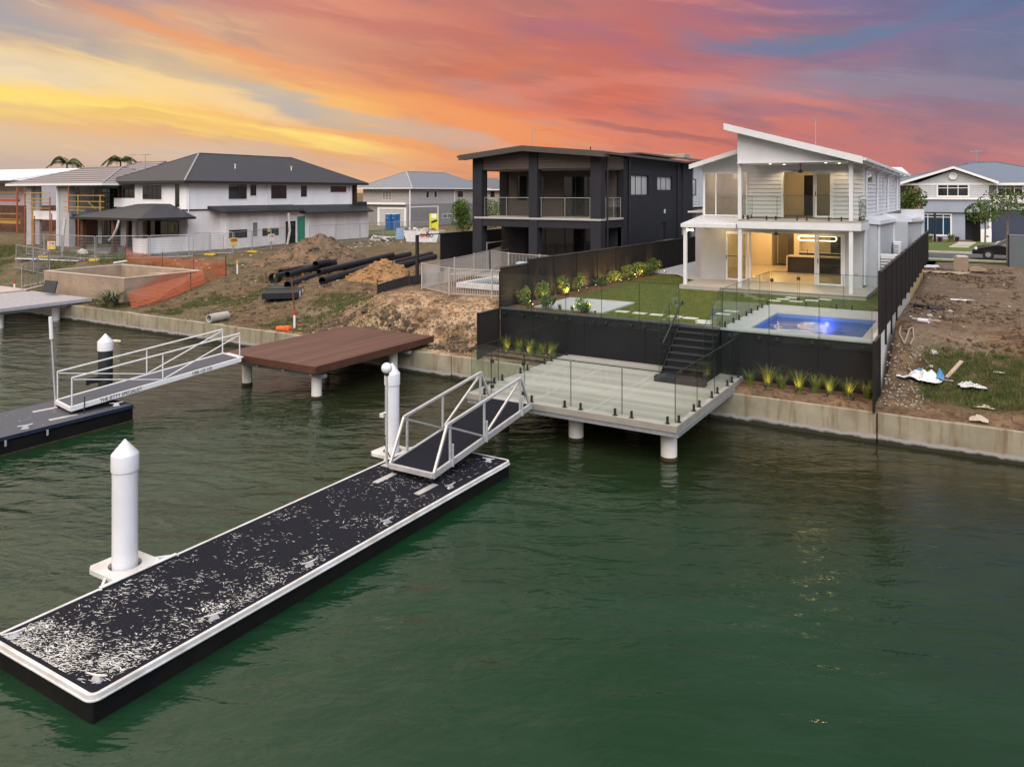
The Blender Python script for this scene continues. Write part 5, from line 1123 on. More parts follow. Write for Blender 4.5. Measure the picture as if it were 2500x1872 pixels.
# ================================================================== dark house
M_brbd = mat('brown grey weatherboard', (.082, .062, .055), .65, (.070, .053, .047), 2)
M_fascia = mat('charcoal brown fascia', (.060, .052, .050), .5, (.05, .044, .042), 2)
DH = thing('dark_house', (-21.6, 38, 2.5), 'two storey charcoal house with tall columns and glass balcony beside the lit garden', 'house')
X0, X1, XM = -25.72, -17.5, -21.66
zg = 2.4
def zd(x): return 9.68 - (x + 22.03) * .088 if x > -22.03 else 9.68 + (x + 22.03) * .104
for a, b_, nm in ((-25.72, -25.08, 0), (-21.92, -21.38, 0), (-18.10, -17.5, 0)):
    MB().box(a, b_, 38.0, 38.6, zg, zd((a + b_) / 2) - .28).build('column', M_char, DH)
MB().box(-18.05, -17.51, 41.1, 41.6, zg, 9.0).build('column', M_char, DH)
# roof: shallow gable, ridge running back
Yb = 53.4; A = [(-26.3, zd(-26.3)), (-22.03, 9.68), (-17.0, zd(-17.0))]
M_roofd = mat('charcoal metal roof', (.05, .048, .052), .45, (.042, .04, .044), 2)
for (xa, za), (xb, zb) in zip(A, A[1:]): roofq(MB(), xa, za, xb, zb, 37.45, Yb, .06, -.1).build('roof', M_roofd, DH)
for (xa, za), (xb, zb) in zip(A, A[1:]): MB().hexa([(xa, 37.38, za - .3), (xb, 37.38, zb - .3), (xb, 37.44, zb - .3), (xa, 37.44, za - .3), (xa, 37.38, za + .01), (xb, 37.38, zb + .01), (xb, 37.44, zb + .01), (xa, 37.44, za + .01)]).build('barge_board', M_fascia, DH)
for (xa, za), (xb, zb) in zip(A, A[1:]): roofq(MB(), xa + .05, za - .07, xb, zb - .07, 37.45, 38.0, .2, 0).build('soffit', M_brbd, DH)
MB().bar((-16.96, 37.4, zd(-17) - .08), (-16.96, Yb, zd(-17) - .18), .12, .13).build('gutter', M_fascia, DH)
MB().bar((-26.36, 37.4, zd(-26.3) - .08), (-26.36, Yb, zd(-26.3) - .18), .12, .13).build('gutter', M_fascia, DH)
# gable infill boards between columns, above the balcony openings
for a, b_ in ((-25.08, -21.92), (-21.38, -18.10)):
    g = MB(); zb_ = 8.38; n = 7
    xs_ = [a, (a + b_) / 2, b_] if not a < -22.03 < b_ else [a, -22.03, b_]
    for xa, xb in zip(xs_, xs_[1:]): g.slab([(xa, 38.12, zb_), (xb, 38.12, zb_), (xb, 38.12, zd(xb) - .28), (xa, 38.12, zd(xa) - .28)], (0, .1, 0))
    for k in range(5): g.box(a, b_, 38.095, 38.118, zb_ + .02 + k * .17, zb_ + .165 + k * .17)
    g.build('gable_infill', M_brbd, DH)
g = MB(); g.box(-17.62, -17.52, 38.6, 41.1, 8.38, 9.05)
for k in range(4): g.box(-17.52, -17.50, 38.6, 41.1, 8.4 + k * .165, 8.55 + k * .120)
g.build('gable_infill', M_brbd, DH)
MB().box(-25.6, -17.6, 38.2, 41.0, 8.34, 8.376).build('balcony_ceiling', mat('grey ceiling', (.20, .19, .19), .7), DH)
# balcony slab and floor
MB().box(-25.55, -17.56, 38.05, 41.05, 5.12, 5.55).build('balcony_slab', M_char, DH)
MB().box(-25.6, -17.48, 37.98, 41.04, 5.56, 5.66).build('balcony_floor', mat('pale balcony tile', (.40, .38, .36), .6, (.36, .34, .33), 2), DH)
# recessed walls
Yw = 41.0
opu = [(-24.45, -23.73, 6.57, 8.1), (-23.1, -22.58, 6.55, 8.05), (-21.3, -18.85, 5.7, 8.03)]
g = MB(); boards(g, 'y', Yw, -1, -25.2, -17.9, 5.66, 8.36, opu); wall(g, 'y', Yw + .001, .2, -25.2, -17.9, 5.66, 8.36, opu); g.build('front_wall', M_brbd, DH, fix=False)
MB().box(-25.68, -25.12, 40.9, 41.2, 5.66, 8.36).build('pier', M_char, DH)
for o_ in opu[:2]: window(DH, 'y', Yw + .02, -1, *o_, panes=1, fr=M_blk, th=.05, fw=.05)
window(DH, 'y', Yw + .02, -1, *opu[2], panes=3, fr=M_blk, th=.05, fw=.05, name='sliding_door')
opg = [(-23.9, -18.6, 2.45, 5.0)]
g = MB(); wall(g, 'y', Yw, .2, -25.6, -17.5, zg, 5.12, opg); g.build('front_wall', M_char, DH)
window(DH, 'y', Yw + .12, -1, -23.9, -18.6, 2.45, 5.0, panes=4, fr=M_blk, th=.05, fw=.07, name='sliding_door')
# right side wall with deep window recesses
def pxo(a_, b_, X): 
    y_a, z_a = atx(A4(*a_), X); y_b, z_b = atx(A4(*b_), X); return (min(y_a, y_b), max(y_a, y_b), min(z_a, z_b), max(z_a, z_b))
ops = [pxo((1515, 457), (1672, 637), -17.5), pxo((1745, 470), (1880, 596), -17.5), pxo((1775, 877), (1822, 1022), -17.5)]
g = MB(); wall(g, 'x', -17.5, -.22, 41.6, 51.0, zg, 9.08, ops); wall(g, 'x', -17.62, -.2, 41.0, 41.6, zg, 8.9); g.build('side_wall', M_char, DH)
MB().box(-17.7, -17.40, 51.0, 53.0, 4.9, 9.06).box(-17.75, -17.60, 51.0, 53.0, zg, 4.9).build('side_wall', M_char, DH)
for o_, n_ in zip(ops[:2], (3, 3)): window(DH, 'x', -17.66, 1, *o_, panes=n_, fr=M_blk, th=.05, fw=.05, gl=mat('pale blind behind glass', (.42, .43, .46), .12, (.34, .35, .38), .8, stretch=(1, 14, 1)))
MB().box(-17.68, -17.6, *ops[2]).build('side_door', M_blk, DH)
o_ = pxo((1905, 877), (1980, 990), -17.58); window(DH, 'x', -17.6, 1, o_[0], o_[1], o_[2], o_[3], panes=2, fr=M_blk, th=.05, fw=.05, gl=MATS['pale blind behind glass'])
for y_ in (41.75, 50.0, 38.72):
    MB().tube((-17.43, y_, zg), (-17.43, y_, 9.0), .055, n=10).build('downpipe', M_blk, DH)
MB().box(-17.49, -17.44, 47.55, 47.7, 5.75, 6.0).build('meter_box', M_pframe, DH)
MB().box(-25.72, -25.5, 41.2, 53, zg, 9.1).build('side_wall', M_char, DH); MB().box(-25.5, -17.8, 52.8, 53, zg, 9.1).build('rear_wall', M_char, DH)
# balcony balustrade with steel posts
T = thing('glass_balustrade', (-21.6, 38.1, 5.66), 'stainless steel and glass balustrade on the balcony of the charcoal house', 'glass fence')
M_ss = mat('stainless steel', (.62, .60, .58), .25, metal=.9)
def bal(a, b_, ps):
    MB().bar((*a, 6.78), (*b_, 6.78), .04, .035).build('handrail', M_ss, T)
    pane(T, a, b_, 5.78, 6.68, rail=0)
    for f in ps: x_, y_ = a[0] + (b_[0] - a[0]) * f, a[1] + (b_[1] - a[1]) * f; MB().tube((x_, y_, 5.665), (x_, y_, 6.76), .022, n=8).build('post', M_ss, T)
bal((-25.06, 38.2), (-21.94, 38.2), (.02, .5, .98)); bal((-21.36, 38.2), (-18.12, 38.2), (.04, .5, .97)); bal((-17.6, 38.65), (-17.6, 40.95), (.1, .55, .97)); bal((-25.6, 38.7), (-25.6, 40.9), (.1, .9))
T = thing('roof_antenna', (-22.03, 38.5, 9.7), 'thin tall antenna mast on the front ridge of the charcoal house', 'antenna'); MB().tube((-22.03, 38.6, 9.6), (-22.03, 38.6, 10.72), .016, n=6).build('mast', M_alug, T)
g = MB().bar((-22.0, 38.6, 10.62), (-20.95, 38.62, 10.58), .012)
for k in range(7): xx = -21.9 + k * .15; g.bar((xx, 38.45, 10.6), (xx, 38.78, 10.6), .006)
g.build('aerial', M_alug, T)
tag(MB().tube((-20.0, 42, 9.42), (-20.0, 42, 9.72), .03, n=8).ball((-20, 42, 9.74), .05, 8, 6).build('roof_vent', M_blk), 'small black vent pipe on the front slope of the charcoal house roof', 'vent')
tag(MB().rbox((-19.6, 56, 9.75), (1.6, 1.2, .3)).build('rooftop_box', mat('tan plant box', (.36, .30, .26), .6), bevel=.03), 'tan box unit on the brown roof behind the charcoal house', 'roof unit')
tag(MB().box(-17.2, -16.5, 45.4, 48.2, 4.0, 4.1).box(-17.1, -16.9, 45.6, 45.8, 2.6, 4.0).box(-17.1, -16.9, 47.8, 48.0, 2.6, 4.0).build('side_shelf', M_alug), 'grey shelf showing above the dark fence beside the charcoal house', 'shelf')
# white weatherboard house behind it
BH = thing('weatherboard_house', (-20, 57.5, 2.5), 'white weatherboard house with brown roof between the charcoal house and the lit house', 'house')
o_ = pxo((2013, 490), (2085, 640), -17.5)
g = MB(); boards(g, 'x', -17.5, 1, 53.4, 62, 6.05, 9.1, [o_]); wall(g, 'x', -17.51, -.2, 53.4, 62, 6.05, 9.1, [o_]); g.build('side_wall', M_board, BH, fix=False)
window(BH, 'x', -17.55, 1, *o_, panes=2, fr=M_blk, th=.07, fw=.07, gl=MATS['pale blind behind glass'])
MB().box(-17.9, -17.62, 53.4, 62, 2.5, 5.85).build('lower_wall', mat('grey block wall', (.32, .32, .34), .8), BH)
MB().hexa([(-18, 53.4, 5.86), (-16.6, 53.4, 5.7), (-16.6, 62, 5.7), (-18, 62, 5.86), (-18, 53.4, 6.02), (-16.6, 53.4, 5.8), (-16.6, 62, 5.8), (-18, 62, 6.02)]).build('lower_roof', M_fascia, BH)
M_brroof = mat('dark brown roof', (.075, .06, .055), .6, (.06, .05, .045), 3)
roofq(MB(), -27, 9.9, -21.5, 10.0, 53.5, 63, .1).build('roof', M_brroof, BH); roofq(MB(), -21.5, 10.0, -16.9, 9.3, 53.5, 63, .1).build('roof', M_brroof, BH)
MB().box(-27, -17.8, 53.6, 62.5, 2.5, 9.3).build('core_wall', M_board, BH)
tag(MB().box(-17.1, -16.3, 51.5, 52.6, 4.6, 5.05).box(-17.3, -17.1, 51.3, 52.8, 5.05, 5.1).build('water_heater', M_blk, bevel=.03), 'dark unit on the wall beside the rear corner of the charcoal house', 'heater')
# ================================================================== unfinished white house on the left
M_uw = mat('white primed panel wall', (.84, .83, .85), .75, (.76, .73, .74), .8, .2, 30, coord='World', stretch=(1, 1, .25))
M_lw = mat('stained white blockwork', (.72, .69, .69), .85, (.56, .50, .49), .7, .2, 30, coord='World', stretch=(1, 1, .22))
M_rf = mat('dark slate metal roof', (.034, .037, .048), .6, (.029, .031, .041), 1.5, spec=.3)
M_rfc = mat('ridge capping', (.20, .20, .22), .5)
M_blkroof = mat('black low roof', (.014, .015, .018), .55, (.022, .023, .026), 2)
def hiproof(T, x0, x1, y0, y1, ze, zr_, m, th=.16, cap=M_rfc, axis='y', fas=None):
    if axis == 'y':
        xm = (x0 + x1) / 2; r = (x1 - x0) / 2; R0, R1 = (xm, y0 + r, zr_), (xm, y1 - r, zr_)
    else:
        ym = (y0 + y1) / 2; r = (y1 - y0) / 2; R0, R1 = (x0 + r, ym, zr_), (x1 - r, ym, zr_)
    a, b_, c, d_ = (x0, y0, ze), (x1, y0, ze), (x1, y1, ze), (x0, y1, ze); g = MB()
    if axis == 'y': g.face(a, b_, R0); g.face(b_, c, R1, R0); g.face(c, d_, R1); g.face(d_, a, R0, R1)
    else: g.face(a, b_, R1, R0); g.face(b_, c, R1); g.face(c, d_, R0, R1); g.face(d_, a, R0)
    g.face(a, d_, c, b_); o = g.build('roof', m, T)
    q = ringprism(MB(), [(x0 - .03, y0 - .03), (x1 + .03, y0 - .03), (x1 + .03, y1 + .03), (x0 - .03, y1 + .03)], [(x0 + .12, y0 + .12), (x1 - .12, y0 + .12), (x1 - .12, y1 - .12), (x0 + .12, y1 - .12)], ze - th, ze - .012).build('gutter', fas or M_blk, T)
    g = MB(); prs = [(a, R0), (b_, R0), (c, R1), (d_, R1)] if axis == 'y' else [(a, R0), (d_, R0), (b_, R1), (c, R1)]
    for p, r_ in prs + [(R0, R1)]: g.bar((p[0], p[1], p[2] + .02), (r_[0], r_[1], r_[2] + .02), .16, .035)
    g.build('ridge_capping', cap, T); return o
def winbox(T, ax, c, sgn, o_, panes=2, fr=M_blk, gl=None, trim=None, **k):
    if trim:
        g = MB(); a0, a1, z0, z1 = o_; w_ = .07
        for r in ((a0 - w_, a1 + w_, z0 - w_, z0), (a0 - w_, a1 + w_, z1, z1 + w_), (a0 - w_, a0, z0, z1), (a1, a1 + w_, z0, z1)):
            if ax == 'y': g.box(r[0], r[1], c, c + sgn * .035, r[2], r[3])
            else: g.box(c, c + sgn * .035, r[0], r[1], r[2], r[3])
        g.build('window_trim', trim, T)
    return window(T, ax, c, sgn, *o_, panes=panes, fr=fr, th=.03, fw=.055, gl=gl, **k)
def bb(pts): ys_ = [p[0] for p in pts]; zs_ = [p[1] for p in pts]; return (min(ys_), max(ys_), min(zs_), max(zs_))
LH = thing('unfinished_house', (-63, 42.4, 2.2), 'large unfinished white two storey house with slate hip roof and grimy lower walls', 'house')
MB().box(-65.25, -58, 42.4, 62.7, 5.62, 7.98).build('upper_wall', M_uw, LH)
MB().box(-65.25, -58, 42.45, 46.0, 2.0, 5.6).build('lower_wall', M_lw, LH)
MB().box(-65.2, -57.1, 45.75, 54.3, 1.7, 5.28).box(-65.2, -57.1, 54.302, 64.3, 1.7, 5.02).build('side_wing_wall', M_lw, LH)
MB().box(-58.0, -57.92, 42.3, 46, 5.52, 5.62).box(-63.4, -57.92, 42.33, 42.39, 5.55, 5.62).build('flashing', M_blk, LH)
hiproof(LH, -68.66, -57.3, 41.7, 64.5, 8.06, 10.75, M_rf, .22)
for a_, b_ in (((425, 435), (598, 575)), ((633, 438), (690, 543)), ((833, 442), (982, 572)), ((1120, 447), (1177, 553)), ((1405, 452), (1555, 510))):
    o_ = bb([atx(A2(*a_), -58), atx(A2(*b_), -58)]); winbox(LH, 'x', -58, 1, o_, 2 if o_[1] - o_[0] > 1.2 else 1, trim=M_pframe)
for a_, b_, n_ in (((1375, 445), (1558, 580), 4), ((1688, 435), (1730, 655), 1)):
    p, q = aty(A1(*a_), 42.4), aty(A1(*b_), 42.4); winbox(LH, 'y', 42.4, -1, (p[0], q[0], q[1], p[1]), n_, trim=M_pframe)
for a_, b_ in (((430, 875), (603, 945)), ((750, 860), (907, 922))):
    winbox(LH, 'x', -57.1, 1, bb([atx(A2(*a_), -57.1), atx(A2(*b_), -57.1)]), 1)
winbox(LH, 'x', -57.1, 1, bb([atx(A2(655, 800), -57.1), atx(A2(703, 935), -57.1)]), 1, fr=M_alug, gl=mat('frosted pane', (.22, .22, .22), .5, (.10, .10, .10), 6), trim=M_pframe)
winbox(LH, 'x', -57.1, 1, bb([atx(A2(975, 790), -57.1), atx(A2(1068, 995), -57.1)]), 1, name='side_door')
MB().box(-57.09, -57.03, 54.05, 54.98, 2.3, 4.72).build('green_sheet', mat('teal green sheet', (.035, .20, .13), .6, (.03, .17, .11), 3), LH)
# low roof along the wing
MB().hexa([(-58, 44.5, 5.60), (-56.5, 44.9, 5.25), (-56.5, 54.3, 5.25), (-58, 54.3, 5.60), (-58, 44.5, 5.88), (-56.5, 44.9, 5.38), (-56.5, 54.3, 5.38), (-58, 54.3, 5.88)]).build('low_roof', M_blkroof, LH)
MB().hexa([(-58, 54.31, 5.55), (-56.2, 54.6, 5.0), (-56.2, 64.1, 4.98), (-58, 64.4, 5.50), (-58, 54.31, 5.83), (-56.2, 54.6, 5.13), (-56.2, 64.1, 5.11), (-58, 64.4, 5.80)]).build('low_roof', M_blkroof, LH)
MB().box(-58.3, -57.6, 62.8, 64.6, 5.5, 6.05).build('end_wall', M_blkroof, LH)
# balcony corner on the left with brown posts
MB().box(-68.36, -65.27, 42.38, 42.52, 5.75, 6.55).build('balcony_wall', M_uw, LH)
MB().box(-68.3, -65.2, 42.6, 50, 5.6, 5.72).build('balcony_floor', M_uw, LH)
MB().box(-68.4, -65.26, 47.6, 47.8, 5.7, 7.95).build('recessed_wall', mat('grey plaster', (.46, .46, .48), .8), LH)
M_redw = mat('stained timber post', (.085, .030, .014), .6, (.05, .018, .01), 5)
MB().box(-68.15, -67.9, 42.6, 42.85, 6.5, 7.9).build('post', M_redw, LH)
MB().box(-61.9, -61.6, 63.2, 63.45, 6.0, 8.0).box(-58.6, -58.2, 63.3, 63.7, 6.0, 7.95).build('rear_post', M_redw, LH)
for y_, zb_ in ((42.55, 2.2), (51.0, 5.85), (62.3, 5.85)):
    MB().path([(-57.7, y_ + .1, 7.93), (-57.78, y_ + .1, 7.72), (-57.94, y_, 7.62), (-57.94, y_, zb_)], .05, 6).build('downpipe', M_uw, LH)
for y_ in (51.0, 57.9): MB().tube((-59.9, y_ - 2, 9.2), (-59.9, y_ - 2, 9.62), .05, n=8).tube((-59.9, y_ - 2, 9.62), (-59.9, y_ - 2, 9.7), .09, n=8).build('roof_vent', M_pframe, LH)
# patio hip roof on posts
hx0, hx1, hy0 = -65.9, -56.6, 37.1; ze = 5.0; zr_ = 6.1
g = MB(); a, b_, c, d_ = (hx0, hy0, ze), (hx1, hy0, ze), (hx1, 42.3, ze), (hx0 - .2, 42.3, ze); R0, R1 = (-62.6, 41.0, 6.08), (-60.1, 41.0, 6.08); R2, R3 = (-62.6, 42.35, 6.08), (-60.1, 42.35, 6.08)
g.face(a, b_, R1, R0); g.face(b_, c, R3, R1); g.face(R0, R1, R3, R2); g.face(a, R0, R2, d_); g.face(a, d_, c, b_); g.build('patio_roof', M_rf, LH)
MB().box(hx0, hx1, hy0 - .12, hy0, ze - .16, ze + .03).box(hx1 - .1, hx1 + .02, hy0, 42.3, ze - .16, ze + .03).build('gutter', M_blk, LH)
MB().box(hx0 + .1, hx1 - .12, hy0 + .02, 42.38, ze - .14, ze - .02).build('patio_ceiling', mat('grey ceiling sheet', (.22, .21, .22), .8), LH)
for p in ((-64.75, 37.45), (-60.35, 37.45), (-62.6, 41.9), (-65.3, 41.9)):
    MB().box(p[0] - .17, p[0] + .17, p[1] - .17, p[1] + .17, 1.9, ze - .12).build('post', M_redw, LH)
MB().box(-66.5, -56.6, 37.3, 42.4, 1.9, 2.16).build('patio_slab', mat('grey concrete slab', (.20, .20, .21), .8, (.16, .16, .17), 2), LH)
winbox(LH, 'y', 42.4, -1, (-63.35, -59.05, 3.25, 4.6), 3)
MB().box(-64.35, -63.75, 42.2, 42.38, 2.1, 4.7).build('pier', M_lw, LH)
MB().box(-57.6, -57.55, 38.5, 42.3, 1.9, 2.0)
MB().box(-59.2, -57.62, 38.3, 38.5, 1.8, 3.35).box(-57.6, -57.4, 38.3, 45.7, 1.8, 3.40).build('low_block_wall', M_lw, LH)
M_wrap = mat('loose plastic wrap', (.52, .50, .47), .6, (.36, .33, .29), 6)
tag(MB().path([(-66.15, 36.7, 4.9), (-66.1, 36.5, 3.5), (-66.05, 36.4, 1.9)], .11, 7).build('plastic_downpipe', M_wrap, smooth=True), 'loose white plastic drain hose hanging from the left end of the patio roof', 'hose')
tag(MB().path([(-59.0, 37.0, 4.85), (-59.15, 36.9, 4.2), (-59.7, 36.9, 3.5), (-60.5, 37.1, 3.2)], .09, 7).build('plastic_downpipe', M_wrap, smooth=True), 'bent white plastic drain hose swinging from the patio roof near the low block wall', 'hose')
tag(MB().path([(-56.3, 52.2, 5.1), (-56.25, 52.3, 3.4), (-56.4, 52.1, 2.0)], .11, 7).build('plastic_downpipe', M_wrap, smooth=True), 'long white plastic drain hose hanging in front of the dark side door', 'hose')
def yagi(p, h, L, label):
    T = thing('tv_antenna', p, label, 'antenna'); MB().tube(p, (p[0], p[1], p[2] + h), .025, n=6).build('mast', M_alug, T)
    g = MB().bar((p[0] - L / 2, p[1], p[2] + h), (p[0] + L / 2, p[1], p[2] + h - .05), .02)
    for k in range(9): xx = p[0] - L / 2 + L * k / 8; g.bar((xx, p[1] - .25, p[2] + h - .02), (xx, p[1] + .25, p[2] + h - .02), .012)
    g.build('aerial', M_alug, T)
yagi((-66.1, 44.0, 9.0), 1.55, 1.3, 'television aerial on the left slope of the slate hip roof')
# ================================================================== house with tiled roof and scaffolding
M_tile2 = bpy.data.materials.new('ribbed concrete tiles'); M_tile2.use_nodes = True; t = NT(M_tile2.node_tree); b = t.n['Principled BSDF']
P = t.new('ShaderNodeNewGeometry').outputs['Position']; pz = t.sep(P)[2]; fr = t.m('FRACT', t.m('MULTIPLY', pz, 4.6)); nz = t.noise(P, 3, 4, .6)
c = t.mix(t.mapr(fr, .55, .8), (.075, .065, .075, 1), (.30, .265, .27, 1)); c = t.mix(t.m('MULTIPLY', nz, .4), c, (.17, .14, .14, 1)); t.l.new(c, b.inputs['Base Color']); b.inputs['Roughness'].default_value = .7
M_gr = mat('grey rendered wall', (.42, .41, .42), .8, (.36, .35, .36), 1.2, .15, 40)
M_scafo = mat('orange scaffold paint', (.33, .075, .02), .6, (.24, .055, .02), 5); M_scafy = mat('yellow scaffold paint', (.40, .24, .04), .6, (.30, .18, .03), 5)
SH_ = thing('scaffolded_house', (-76, 41, 2), 'grey two storey house with ribbed tile roof and deep balconies wrapped in scaffolding', 'house')
hiproof(SH_, -83.0, -66.6, 40.2, 50.4, 7.92, 9.55, M_tile2, .22, mat('tile capping', (.22, .21, .23), .6), 'x', M_pframe)
g = MB(); R0, R1 = (-72.8, 48, 10.15), (-68.85, 48, 10.15); g.face((-77, 44, 8.3), (-68.85, 44, 8.3), R1, R0); g.face((-77, 52, 8.3), (-77, 44, 8.3), R0); g.face((-68.85, 52, 8.3), (-77, 52, 8.3), R0, R1); g.face((-68.85, 44, 8.3), (-68.85, 52, 8.3), R1); g.build('roof', M_tile2, SH_); MB().bar((-77, 44, 8.32), (-72.8, 48, 10.18), .16, .035).build('ridge_capping', MATS['tile capping'], SH_)
for a, b_ in ((-80.69, -79.84), (-74.89, -73.25)): MB().box(a, b_, 41, 41.6, 1.6, 7.72).build('pier', M_gr, SH_)
MB().box(-79.84, -78.9, 41.3, 41.5, 1.6, 7.72).build('pier', mat('shaded recess wall', (.34, .335, .35), .8), SH_)  # darker copy of the grey wall, recess shade put into the colour
MB().box(-79.9, -73.2, 44.2, 44.4, 5.2, 7.72).build('recessed_wall', M_gr, SH_); MB().box(-79.9, -74.9, 41.1, 44.3, 4.45, 5.25).build('balcony_slab', M_uw, SH_)
for a, b_ in ((-78.7, -77.35), (-77.05, -75.8), (-75.4, -74.9)): winbox(SH_, 'y', 44.2, -1, (a * 1.03, b_ * 1.03, 5.75, 7.45), 2)
MB().box(-79.9, -74.9, 45.2, 45.4, 1.5, 4.5).build('lower_wall', mat('red brown bracing boards', (.12, .045, .03), .8, (.06, .025, .02), 2), SH_)
MB().box(-73.3, -63.5, 43.8, 44.0, 1.6, 7.9).build('recessed_wall', M_gr, SH_); MB().box(-73.25, -66.5, 41.2, 43.8, 5.0, 5.32).build('balcony_slab', mat('blue grey balcony edge', (.07, .11, .16), .7), SH_)
winbox(SH_, 'y', 43.8, -1, (-74.4, -73.8, 5.9, 7.35), 1)
winbox(SH_, 'y', 43.8, -1, (-72.6, -69.8, 5.35, 7.45), 3, name='sliding_door')
winbox(SH_, 'y', 43.8, -1, (-69.2, -67.4, 6.4, 7.4), 2)
winbox(SH_, 'y', 43.8, -1, (-72.6, -69.6, 1.9, 4.5), 3, name='sliding_door')
MB().box(-75.05, -74.85, 40.8, 40.98, 1.8, 7.75).build('downpipe', M_pframe, SH_)
SC = thing('scaffolding', (-75, 40, 2), 'orange and yellow scaffolding across the balconies of the tiled roof house', 'scaffolding')
for x_, z0, z1, m_ in ((-79.4, 1.9, 7.45, M_scafo), (-78.0, 2.0, 6.5, M_scafy), (-75.0, 1.9, 6.65, M_scafo), (-71.85, 5.2, 7.6, M_scafo), (-70.35, 5.1, 6.85, M_scafy), (-66.9, 5.3, 6.85, M_scafy), (-77.7, 1.9, 4.8, M_scafo), (-74.7, 1.9, 5.1, M_scafo), (-70.3, 1.9, 4.9, M_scafo)):
    MB().tube((x_, 40.2, z0), (x_, 40.2, z1), .055, n=7).build('standard', m_, SC)
for x0, x1, z_, m_ in ((-79.4, -75.0, 6.45, M_scafy), (-79.4, -75, 6.1, M_scafy), (-79.4, -75, 5.55, M_scafy), (-79.4, -75, 7.0, M_scafy), (-72.7, -66.3, 6.24, M_scafy), (-72.7, -66.3, 6.78, M_scafy), (-72.7, -66.3, 5.72, M_scafy), (-72.7, -69.3, 5.42, M_scafy)):
    MB().tube((x0, 40.2, z_), (x1, 40.2, z_), .045, n=6).build('ledger', m_, SC)
MB().bar((-69.3, 40.5, 6.2), (-68.1, 40.5, 5.6), .09, .05).build('brace', M_scafy, SC)
# left-most building
FB = thing('building', (-100, 50, 1.5), 'pale building with bright white roof cut off by the left edge of the photo', 'building')
MB().hexa([(-125, 49.5, 8.5), (-100.6, 49.5, 8.5), (-101, 58, 8.6), (-125, 58, 8.6), (-125, 49.5, 8.62), (-100.6, 49.5, 8.62), (-103, 60, 10.3), (-125, 60, 10.4)]).build('roof', mat('bright white roof', (.74, .75, .80), .5), FB)
MB().box(-125, -100.7, 49.6, 49.8, 8.15, 8.5).build('fascia', M_blk, FB)
MB().box(-125, -100.8, 52, 58, 5.4, 8.45).build('upper_wall', mat('pinkish primed wall', (.56, .50, .52), .8), FB); MB().box(-125, -100.8, 51.5, 58, 1.4, 5.35).build('lower_wall', mat('brown bracing wall', (.16, .075, .05), .9, (.08, .04, .03), 1.5), FB)
SC2 = thing('scaffolding', (-100, 49, 1.5), 'red and yellow scaffolding with plank decks in front of the pale left edge building', 'scaffolding')
for z_, m_, h_ in ((7.03 + .0, M_scafy, .07), (6.4, M_scafo, .07), (5.95, M_scafo, .30), (4.45, M_scafy, .1), (3.8, M_scafy, .08), (3.3, M_scafy, .36), (1.6, M_scafy, .12)): MB().box(-104.8 - 8, -98.0, 49.0, 49.1, z_, z_ + h_).build('ledger', m_, SC2)
for x_ in (-98.3, -103.5, -108): MB().tube((x_, 48.9, 1.3), (x_, 48.9, 7.6), .1, n=7).build('standard', M_scafo, SC2)
# palms behind
M_frond = mat('palm fronds', (.035, .05, .016), .7, (.07, .085, .028), 3, spec=.1); M_trunk = mat('palm trunk', (.20, .17, .13), .9)
def palm(x, y, zt, label, seed, R_=2.4):
    rs = np.random.RandomState(seed); T = thing('palm_tree', (x, y, 2.2), label, 'palm tree', 'palms behind the tiled roof')
    MB().tube((x, y, 2.2), (x, y, zt), .18, .11, 9).build('trunk', M_trunk, T, smooth=True); g = MB()
    for k in range(13):
        a = 6.283 * k / 13 + rs.rand() * .4; L = R_ * rs.uniform(.75, 1.05); up_ = rs.uniform(.3, 1.2)
        for s in range(14):
            f = (s + 1) / 14; px_, py_ = x + math.cos(a) * L * f, y + math.sin(a) * L * f; pz_ = zt + up_ * math.sin(f * 2.4) * 1.1 - f * f * .9
            for sg in (-1, 1):
                w_ = .75 * math.sin(math.pi * min(1, f * .9 + .1)) + .1
                dx, dy = -math.sin(a) * sg * w_, math.cos(a) * sg * w_
                g.face((px_, py_, pz_), (px_ + math.cos(a) * .2, py_ + math.sin(a) * .2, pz_), (px_ + dx + math.cos(a) * .35, py_ + dy + math.sin(a) * .35, pz_ - .45))
    g.build('crown', M_frond, T, fix=False)
p = aty(A1(645, 285), 66); palm(p[0], 66, p[1] + .9, 'palm top rising behind the left end of the ribbed tile roof', 1)
p = aty(A1(1160, 265), 66); palm(p[0], 66, p[1] + .9, 'palm top rising behind the middle of the ribbed tile roof', 2)
for (xz, l) in (((1270, 152), 'television aerial standing between the second palm and the slate hip roof'),):
    p = aty(A1(*xz), 55); yagi((p[0], 55, p[1] - 2.0), 2.0, 1.6, l)
# ================================================================== mid grey house and its neighbour across the street
M_gsid = mat('beige weatherboard', (.42, .39, .37), .7, (.37, .345, .33), 2); M_gren = mat('taupe render', (.24, .225, .22), .8, (.21, .195, .19), 1.5)
M_rfb = mat('blue grey metal roof', (.155, .17, .205), .5, (.14, .155, .185), 1.2)
GH = thing('grey_house', (-73, 87, 2.2), 'beige and taupe two storey house with blue grey hip roof behind the skip bin', 'house')
xl = aty(A3(100, 600), 87)[0]
g = MB(); boards(g, 'x', -69.9, 1, 87.6, 106.5, 5.35, 7.5, h=.2, lap=.04); boards(g, 'y', 88, -1, xl, -69.9, 5.35, 7.6, h=.2, lap=.04); g.box(xl, -69.91, 88.01, 106.4, 5.3, 7.6); g.build('upper_wall', M_gsid, GH, fix=False)
MB().box(xl, -69.85, 87.0, 106.5, 2.0, 5.4).build('lower_wall', M_gren, GH)
MB().box(xl + .3, -70.2, 86.6, 87.0, 5.3, 5.6).build('parapet', M_pframe, GH)
